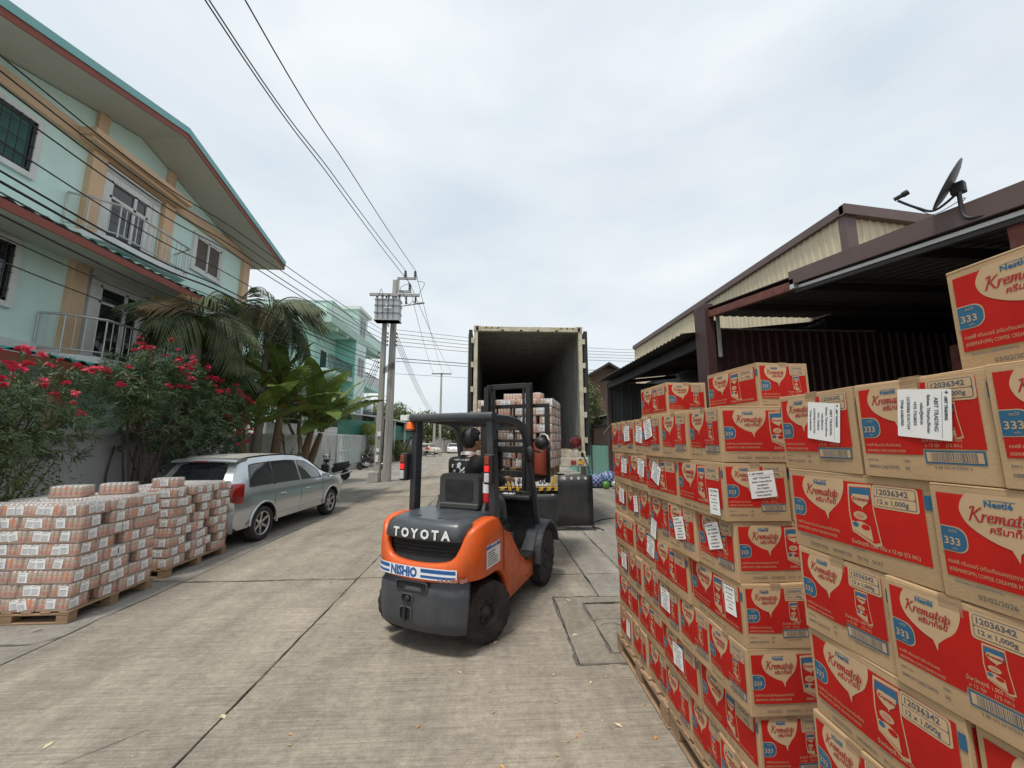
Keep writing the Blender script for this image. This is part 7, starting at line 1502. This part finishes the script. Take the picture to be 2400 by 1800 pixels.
# ---------------------------------------------------------------- satellite dish
sd_ = empty('satellite_dish', (4.93, 3.14, 4.12), 0, 'dark grey satellite dish on a bent arm above the canopy edge', 'satellite dish')
sd_.scale = (.88,) * 3
M_dish = mat('dish_grey', (.05, .052, .055), .45, var=.1)
mb = MB(); mb.tube(catmull([(0, 0, -.10), (-.06, .16, -.06), (-.08, .28, -.02), (-.08, .33, .08), (-.08, .33, .34)], 6), .022, 8); mb.build('mast_arm', M_black, sd_)
ax = V((-.60, .62, .50)).normalized(); cx = V((-.08, .42, .50)); Md = Mx.Translation(cx) @ ax.to_track_quat('Z', 'Y').to_matrix().to_4x4()
mb = MB(); mb.lathe([(.0, -.045), (.10, -.041), (.20, -.026), (.275, -.004), (.29, .004), (.286, .010), (.20, -.016), (.10, -.032), (0, -.036)], 28, Md); mb.build('reflector', M_dish, sd_)
mb = MB(); mb.cbox(cx - ax * .085 - V((0, 0, .04)), (.10, .12, .14), (0, 0, .4)); mb.build('bracket', M_black, sd_, bevel=.01)
low = Md @ V((0, -.27, 0)); low = min((Md @ V((math.cos(R(t)) * .27, math.sin(R(t)) * .27, 0)) for t in range(0, 360, 10)), key=lambda p: p.z)
tip = cx + ax * .50 - V((0, 0, .26)); mb = MB(); mb.tube(catmull([cx - ax * .09 - V((0, 0, .08)), low - V((0, 0, .04)), low.lerp(tip, .5) - V((0, 0, .05)), tip], 6), .015, 8); mb.build('feed_arm', M_black, sd_)
mb = MB(); e = (cx - tip).normalized(); mb.tube([tip - e * .03 + V((0, 0, .03)), tip + e * .04 + V((0, 0, .05)), tip + e * .05 + V((0, 0, .055)), tip + e * .10 + V((0, 0, .075))], [.026, .026, .036, .036], 10); mb.build('receiver', M_black, sd_)
mb = MB(); mb.tube(catmull([tip, low.lerp(tip, .4) - V((0, 0, .08)), low - V((0, 0, .09)), cx - ax * .12 - V((0, 0, .16)), V((-.08, .33, .2))], 6), .005, 5); mb.build('coax_cable', M_wire, sd_)
# ---------------------------------------------------------------- teal wall with railings, bags, house roof beyond
M_tw = mat('teal_painted_wall', (.20, .44, .36), .8, var=.06, dirt=((.14, .3, .25), .35, 1.5, (1, 1, .4)), coord='World')
tw = empty('teal_wall', (5.3, 20, 0), 0, 'teal painted wall with dark iron railings right of the container', 'wall')
mb = MB(); mb.box(5.2, 16.4, 0, 5.35, 26, 1.62); o = mb.build('panel', M_tw, tw); o.location = -V(tw.location)
for y in (16.7, 19.9, 23.2): mb = MB(); mb.box(5.17, y, 0, 5.30, y + .14, 2.75); o = mb.build('post', M_iron, tw); o.location = -V(tw.location)
for z in (1.63, 2.55): mb = MB(); mb.box(5.24, 16.4, z, 5.30, 26, z + .06); o = mb.build('rail', M_iron, tw); o.location = -V(tw.location)
for i in range(60): mb = MB() if i == 0 else mb; 
mb = MB(); mb.box(0, 0, 0, .03, .04, .86); ME_rb = mb.mesh('bar', mat('brown_railing', (.09, .06, .045), .6, var=.2))
for i in range(52): link('bar', ME_rb, tw, V((5.25, 16.5 + i * .18, 1.69)) - V(tw.location))
ls = empty('corrugated_lean_to', (6.6, 22, 0), 0, 'low corrugated lean-to shed behind the iron railings', 'shed')
mb = MB(); mb.hexa([(5.5, 17.5, 3.05), (8.2, 17.5, 3.3), (8.2, 24, 3.3), (5.5, 24, 3.05), (5.5, 17.5, 3.12), (8.2, 17.5, 3.37), (8.2, 24, 3.37), (5.5, 24, 3.12)]); o = mb.build('roof', M_shine, ls); o.location = -V(ls.location)
mb = MB(); mb.box(5.7, 17.7, 0, 8.0, 23.8, 3.0); o = mb.build('wall', mat('khaki_sheet', (.24, .22, .17), .6, var=.2, stretch=(1, 12, .2)), ls); o.location = -V(ls.location)
fh = empty('brown_house', (9.5, 34, 0), 0, 'brown house with a dark gable roof beyond the tree right of the container', 'house')
mb = MB(); mb.box(6.5, 31, 0, 12.5, 38, 6.2); mb.prism([(6.5, 6.2), (12.5, 6.2), (9.5, 8.0)], 31, 38, 'xz'); o = mb.build('wall', mat('brown_boards', (.13, .075, .05), .8, var=.2), fh); o.location = -V(fh.location)
for s in (-1, 1):
    mb = MB(); mb.hexa([(9.5, 30.2, 8.0), (9.5 + s * 3.9, 30.2, 5.7), (9.5 + s * 3.9, 38.5, 5.7), (9.5, 38.5, 8.0), (9.5, 30.2, 8.2), (9.5 + s * 3.9, 30.2, 5.9), (9.5 + s * 3.9, 38.5, 5.9), (9.5, 38.5, 8.2)]); o = mb.build('roof_slope', M_dbeam, fh); o.location = -V(fh.location)
def sack(loc, rx, label, m_, seed):
    r_ = random.Random(seed); mb = MB(); rings = []
    for j in range(1, 9):
        t = math.pi * j / 9; rings.append([(rx[0] * math.sin(t) ** .7 * math.cos(2 * math.pi * i / 18) * (1 + .18 * pnoise(V((math.cos(i * .35) * 3, j * .7, seed)))), rx[1] * math.sin(t) ** .7 * math.sin(2 * math.pi * i / 18) * (1 + .18 * pnoise(V((i * .7, j, seed + 4)))), rx[2] * (1 + math.cos(t)) * (1 + .12 * pnoise(V((i * .5, j * .5, seed + 9))))) for i in range(18)])
    mb.loft(rings, sm=True); o = mb.build('shopping_bag', m_, None, loc); tag(o, label, 'bag', 'bags by the teal wall'); mb = MB(); mb.tube(catmull([(-rx[0] * .4, 0, rx[2] * 1.9), (-rx[0] * .2, 0, rx[2] * 2.5), (rx[0] * .2, 0, rx[2] * 2.5), (rx[0] * .4, 0, rx[2] * 1.9)], 4), .012, 5); mb.build('handle', m_, o); return o
def plaid(name, c1, c2):
    m = mat(name, c1, .55, var=.1); nt = m.node_tree; N = nt.nodes.new; L = nt.links.new; tc = N('ShaderNodeTexCoord'); ck = N('ShaderNodeTexChecker'); ck.inputs['Scale'].default_value = 11; ck.inputs['Color1'].default_value = c1 + (1,); ck.inputs['Color2'].default_value = c2 + (1,); L(tc.outputs['Object'], ck.inputs[0]); L(ck.outputs[0], nt.nodes['Principled BSDF'].inputs['Base Color']); return m
M_pl = plaid('blue_white_plaid', (.015, .05, .24), (.30, .36, .46))
sack((4.15, 15.6, .0), (.45, .34, .26), 'blue and white checked bag lying by the flap', M_pl, 1); sack((4.75, 15.8, .0), (.42, .32, .30), 'blue checked bag leaning on the teal wall', M_pl, 2); sack((4.45, 15.1, .0), (.13, .10, .14), 'small green bag in front of the blue bags', mat('green_plastic', (.10, .30, .04), .4), 3); sack((4.85, 15.15, .0), (.17, .13, .15), 'clear plastic bag of green bottles by the wall', mat('pale_green_plastic', (.42, .52, .38), .3), 4)
# coil of wire goods on the trailer side of the yard
# ================================================================ far end of the street
M_gnet = mat('green_shade_net', (.006, .13, .085), .6, var=.15, scale=2); M_zinc = mat('zinc_roof', (.52, .53, .53), .45, var=.08, dirt=((.35, .33, .3), .4, 1.5))
sh = empty('shade_net_house', (-10.2, 29, 0), 0, 'green shade net stretched above the steel fence', 'shelter')
mb = MB(); G_ = [[(-9.7 + .06 * math.sin(j * 2 + i), 24.8 + i * .82, 2.2 + j * .42 + (0 if j < 3 else -.25 * (1 - i / 10))) for i in range(11)] for j in range(4)]; mb.loft(G_, sm=True, caps=False, closed=False); o = mb.build('shade_net', M_gnet, sh); o.location = -V(sh.location)
mb = MB(); mb.box(-9.85, 32.9, 0, -9.7, 33.1, 3.8); o = mb.build('post', M_wht, sh); o.location = -V(sh.location)
mb = MB(); mb.hexa([(-9.5, 24.5, 3.55), (-13, 24.5, 3.9), (-13, 33.2, 4.2), (-9.5, 33.2, 3.85), (-9.5, 24.5, 3.62), (-13, 24.5, 3.97), (-13, 33.2, 4.27), (-9.5, 33.2, 3.92)]); o = mb.build('roof', M_zinc, sh); o.location = -V(sh.location)
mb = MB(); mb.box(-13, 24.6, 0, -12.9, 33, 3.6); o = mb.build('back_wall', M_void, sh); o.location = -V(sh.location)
sp = empty('roadside_shop', (-10.5, 42, 0), 0, 'open roadside shop with a sloping zinc roof and green netting', 'shop')
def Sp(mb, name, m, **k): o = mb.build(name, m, sp, **k); o.location = -V(sp.location); return o
mb = MB(); mb.hexa([(-9.2, 33.6, 3.75), (-14, 33.6, 4.3), (-14, 51, 4.3), (-9.2, 51, 3.7), (-9.2, 33.6, 3.87), (-14, 33.6, 4.42), (-14, 51, 4.42), (-9.2, 51, 3.82)]); Sp(mb, 'roof', M_zinc)
for y in (33.8, 38, 42.5, 47, 50.8): mb = MB(); mb.box(-9.5, y, 0, -9.36, y + .14, 3.7); Sp(mb, 'post', M_wht)
mb = MB(); mb.box(-9.75, 38.0, 1.9, -9.72, 50.5, 3.4); Sp(mb, 'green_net', M_gnet)
mb = MB(); mb.box(-9.35, 42.5, 2.9, -9.32, 50, 3.5); Sp(mb, 'valance', mat('faded_banner', (.42, .46, .5), .7, var=.3, scale=3))
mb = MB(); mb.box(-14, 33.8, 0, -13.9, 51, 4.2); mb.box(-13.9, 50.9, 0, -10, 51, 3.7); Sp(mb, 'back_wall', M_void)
mb = MB(); mb.box(-9.6, 45, .0, -9.0, 46.2, 2.0); Sp(mb, 'drinks_fridge', M_wht, bevel=.02)
mb = MB(); mb.lathe([(0, 0), (.6, 0), (.62, .5), (.4, .75), (0, .85)], 16, Mx.Translation((-10.4, 48.5, 4.25))); Sp(mb, 'water_tank', mat('green_tank', (.25, .38, .27), .5))
mb = MB(); mb.box(-10.3, 44, 4.1, -9.5, 44.6, 4.7); Sp(mb, 'air_unit', M_wht, bevel=.03)
mb = MB(); mb.lathe([(0, 0), (.55, 0), (.58, .9), (.35, 1.2), (0, 1.25)], 16, Mx.Translation((-12.0, 37.5, 4.2))); tag(mb.build('water_tank', M_alloy), 'shiny steel water tank on the roof by the apartment block', 'water tank')
def fence_plant(base, blobs, label, n, m_, seed, ll, lw, nm='potted_shrub'): return bush(base, blobs, label, n, m_, seed, ll, lw, nm)
M_yel_l = leafmat('yellow_green_leaf', (.14, .19, .02), (.32, .34, .04), 3); M_grs = leafmat('grass_blade', (.10, .14, .045), (.24, .26, .11), 5)
fence_plant((-9.25, 29.6, 0), [((-9.2, 29.6, 2.75), (.6, .7, .45)), ((-9.2, 30.6, 1.9), (.5, .7, .35))], 'yellow-green leafy shrub climbing through the fence', 1400, M_yel_l, 41, .14, .06, 'climbing_shrub')
gr = empty('grass_clump', (-8.9, 29.0, 0), 0, 'tall clump of arching grass at the foot of the steel fence', 'grass clump'); lv = MB(); r_ = random.Random(5)
for i in range(420):
    a = r_.uniform(0, 6.28); rr = r_.uniform(0, .35); leaf(lv, V((math.cos(a) * rr, math.sin(a) * rr, .1)), V((math.cos(a) * .45, math.sin(a) * .45, 1)), V((math.cos(a), math.sin(a), 0)), r_.uniform(1.0, 1.6), .03, r_.uniform(.1, .5))
lv.build('blades', M_grs, gr, fixn=False)
for i, (x, y, s, lb) in enumerate(((-8.7, 36.5, .9, 'dark bushy pot plant left of the shop post'), (-8.6, 38.2, .75, 'flowering pot plant at the shop front'), (-8.8, 41.0, .8, 'tall pot plant beside the shop net'), (-8.9, 33.5, .6, 'small pot plant behind the utility pole'))):
    o = fence_plant((x, y, 0), [((x, y, s * 1.3), (s * .75, s * .75, s * .9)), ((x + .2, y, s * .6), (s * .6, s * .6, s * .5))], lb, 1500, M_tree, 50 + i, .13, .05); mb = MB(); mb.lathe([(0, 0), (.16, 0), (.22, .32), (.2, .33), (.18, .28), (0, .28)], 14); mb.build('pot', mat('clay_pot', (.28, .1, .05), .8) if i == 0 else bpy.data.materials['clay_pot'], o)
    if i == 1:
        for k in range(7): link('flower_cluster', ME_fl[k % 4], o, (rng.uniform(-.4, .4), -.4, s * rng.uniform(.7, 1.9)))
scooter((-8.4, 25.6, 0), R(-75), 'dark scooter parked behind the grass clump, nearer the gate')
scooter((-8.5, 27.0, 0), R(-80), 'dark scooter parked behind the grass clump, farther from the gate')
# far cars
def far_car(loc, rz, m_, label):
    r = empty('parked_car', loc, rz, label, 'car'); mb = MB(); S_ = ((-2.2, .55, .8, .5), (-2.1, .85, .86, .6), (-1.5, .95, .88, .62), (-.9, 1.42, .64, .9), (.5, 1.45, .64, .9), (1.3, 1.0, .86, .65), (2.1, .85, .82, .6), (2.25, .55, .72, .5))
    mb.loft([[(a * .86, y, .25), (.88, y, .35), (.9, y, .65), (.88, y, min(z, .92)), (w_, y, z), (0, y, z + .03), (-w_, y, z), (-.88, y, min(z, .92)), (-.9, y, .65), (-.88, y, .35), (-a * .86, y, .25)] for y, z, w_, q in S_ for a in (1,)], sm=True); mb.build('body', m_, r, ang=40)
    mb = MB(); mb.loft([[(x * .8, -1.47, .99), (x * .62, -.98, 1.38)] for x in (-1, -.3, .3, 1)], sm=True, caps=False, closed=False); o = mb.build('rear_window', M_glass, r); o.location = (0, -.03, .02)
    for s in (-1, 1):
        mb = MB(); mb.box(s * .55, -2.17, .62, s * .84, -2.05, .78); mb.build('tail_light', M_lred, r, bevel=.02)
        mb = MB(); mb.add([(s * .885, -1.1, .97), (s * .885, .95, .97), (s * .68, .45, 1.36), (s * .68, -.8, 1.36)], [(0, 1, 2, 3)]); mb.build('side_window', M_glass, r)
        for y in (-1.35, 1.4):
            w_ = empty('wheel', (s * .8, y, .31)); w_.parent = r; t = MB(); t.lathe([(.2, -.09), (.31, -.08), (.31, .08), (.2, .09)], 20, Mx.Rotation(R(90), 4, 'Y'), caps=False); t.build('tyre', M_rubber, w_); t = MB(); t.lathe([(0, .05 * s), (.21, .07 * s)], 16, Mx.Rotation(R(90), 4, 'Y'), caps=False); t.build('rim', M_alloy, w_)
    mb = MB(); mb.box(-.2, -2.2, .62, .2, -2.17, .72); mb.build('license_plate', M_decw, r); return r
M_carw = mat('white_car_paint', (.72, .73, .73), .3, var=.03, coat=.5)
far_car((-5.8, 59.5, 0), R(6), M_carw, 'white saloon car seen from behind far down the street'); far_car((-9.2, 54.5, 0), R(60), mat('cream_car_paint', (.6, .57, .46), .4, coat=.4), 'cream car parked across by the far shop end')
# stools, table and a seated person by the shop
tb_ = empty('street_table', (-7.2, 46.3, 0), 0, 'pale table set out at the far roadside', 'table'); mb = MB(); mb.box(-.6, -.4, .70, .6, .4, .74); mb.build('top', M_wht, tb_)
for x in (-.5, .5):
    for y in (-.3, .3): mb = MB(); mb.tube([(x, y, 0), (x, y, .7)], .025, 6); mb.build('leg', M_iron, tb_)
for i, (x, y) in enumerate(((-8.3, 46), (-6.1, 46.8), (-7.0, 47.5), (-8.6, 47.2))):
    c = empty('stool', (x, y, 0), i * .5, ['stool left of the street table', 'stool right of the street table', 'stool behind the street table', 'leftmost stool by the street table'][i], 'stool', 'stools by the street table'); mb = MB(); mb.lathe([(0, .42), (.17, .42), (.17, .46), (0, .46)], 12); mb.build('seat', M_iron, c)
    for k in range(4): mb = MB(); a = k * math.pi / 2 + .78; mb.tube([(math.cos(a) * .12, math.sin(a) * .12, .42), (math.cos(a) * .17, math.sin(a) * .17, 0)], .014, 5); mb.build('leg', M_iron, c)
def sitter(loc, rz, label, m_):
    p = empty('person', loc, rz, label, 'person'); n = {'pel': ((0, 0, .55), .13), 'abd': ((0, .01, .75), .13), 'che': ((0, .02, .95), .14), 'nek': ((0, .04, 1.14), .055), 'hd': ((0, .06, 1.28), .1), 'hd2': ((0, .05, 1.35), .08), 'hl': ((-.1, .1, .52), .09), 'kl': ((-.14, .45, .5), .065), 'fl': ((-.14, .48, .06), .05), 'hr': ((.1, .1, .52), .09), 'kr': ((.14, .45, .5), .065), 'fr': ((.14, .48, .06), .05), 'sl': ((-.2, .02, 1.03), .06), 'el': ((-.26, .12, .78), .045), 'wl': ((-.15, .36, .7), .035), 'sr': ((.2, .02, 1.03), .06), 'er': ((.26, .12, .78), .045), 'wr': ((.15, .36, .7), .035)}
    b = skin('body', n, [('pel', 'abd'), ('abd', 'che'), ('che', 'nek'), ('nek', 'hd'), ('hd', 'hd2'), ('pel', 'hl'), ('hl', 'kl'), ('kl', 'fl'), ('pel', 'hr'), ('hr', 'kr'), ('kr', 'fr'), ('che', 'sl'), ('sl', 'el'), ('el', 'wl'), ('che', 'sr'), ('sr', 'er'), ('er', 'wr')], 'pel', M_skin, p, 1)
    skin('shirt', {k: (n[k][0], n[k][1] + .02) for k in ('pel', 'abd', 'che', 'sl', 'el', 'sr', 'er')}, [('pel', 'abd'), ('abd', 'che'), ('che', 'sl'), ('sl', 'el'), ('che', 'sr'), ('sr', 'er')], 'pel', m_, b, 1)
    skin('trousers', {k: (n[k][0], n[k][1] + .018) for k in ('pel', 'hl', 'kl', 'fl', 'hr', 'kr', 'fr')}, [('pel', 'hl'), ('hl', 'kl'), ('kl', 'fl'), ('pel', 'hr'), ('hr', 'kr'), ('kr', 'fr')], 'pel', M_black, b, 1)
    mb = MB(); mb.lathe([(.0, .13), (.07, .11), (.112, .05), (.115, 0), (.09, -.05)], 14, Mx.Translation((0, .045, 1.31))); mb.build('hair', M_hair, b); return p
sitter((-7.6, 46.9, 0), R(150), 'person in a red shirt seated at the far street table', mat('red_shirt', (.4, .02, .03), .8)); sitter((-9.0, 39.6, 0), R(-60), 'person in dark blue seated in front of the shop', mat('blue_shirt', (.02, .03, .12), .8))
fw_ = MB(); fw_.box(-14, 68, 0, -3, 68.2, 2.6); tag(fw_.build('street_end_wall', M_gatew), 'pale wall closing the far end of the street', 'wall')
for x0, x1, y, h, lb in ((-3, 9, 78, 5.5, 'low pale building at the street end, mostly behind the container'), (12, 40, 60, 6.5, 'low grey building far right behind the sheds'), (-45, -20, 66, 7, 'pale building far left behind the apartment block')):
    b_ = MB(); b_.box(x0, y, 0, x1, y + 8, h); o = b_.build('distant_building', M_gatew); tag(o, lb, 'building'); n = int((x1 - x0) / 2.4)
    for i in range(n): b_ = MB(); b_.box(x0 + .6 + i * 2.4, y - .03, h * .5, x0 + 1.8 + i * 2.4, y - .01, h * .78); b_.build('window', M_pane, o)
# litter on the road: petals, leaf scraps, bits of paper
r_ = random.Random(12); lt = MB()
for i in range(95):
    near = i < 60; x = r_.gauss(.7, .45) if near else r_.uniform(-3.5, 1.2); y = r_.uniform(1.6, 5.0) if near else r_.uniform(1.2, 9); s = r_.uniform(.008, .022) if i % 9 else .035; a = r_.uniform(0, 6.28)
    c, s2 = math.cos(a) * s, math.sin(a) * s; lt.add([(x - c, y - s2, .003), (x + s2 * .5, y - c * .5, .006), (x + c, y + s2, .004), (x - s2 * .5, y + c * .5, .008)], [(0, 1, 2, 3)], i % 3)
o = lt.build('fallen_petals', [mat('petal_cream', (.55, .46, .30), .8), mat('petal_orange', (.5, .26, .10), .8), mat('leaf_scrap', (.33, .30, .14), .8)], fixn=False); tag(o, 'small fallen petals and leaf scraps scattered on the road', 'litter', kind='stuff')
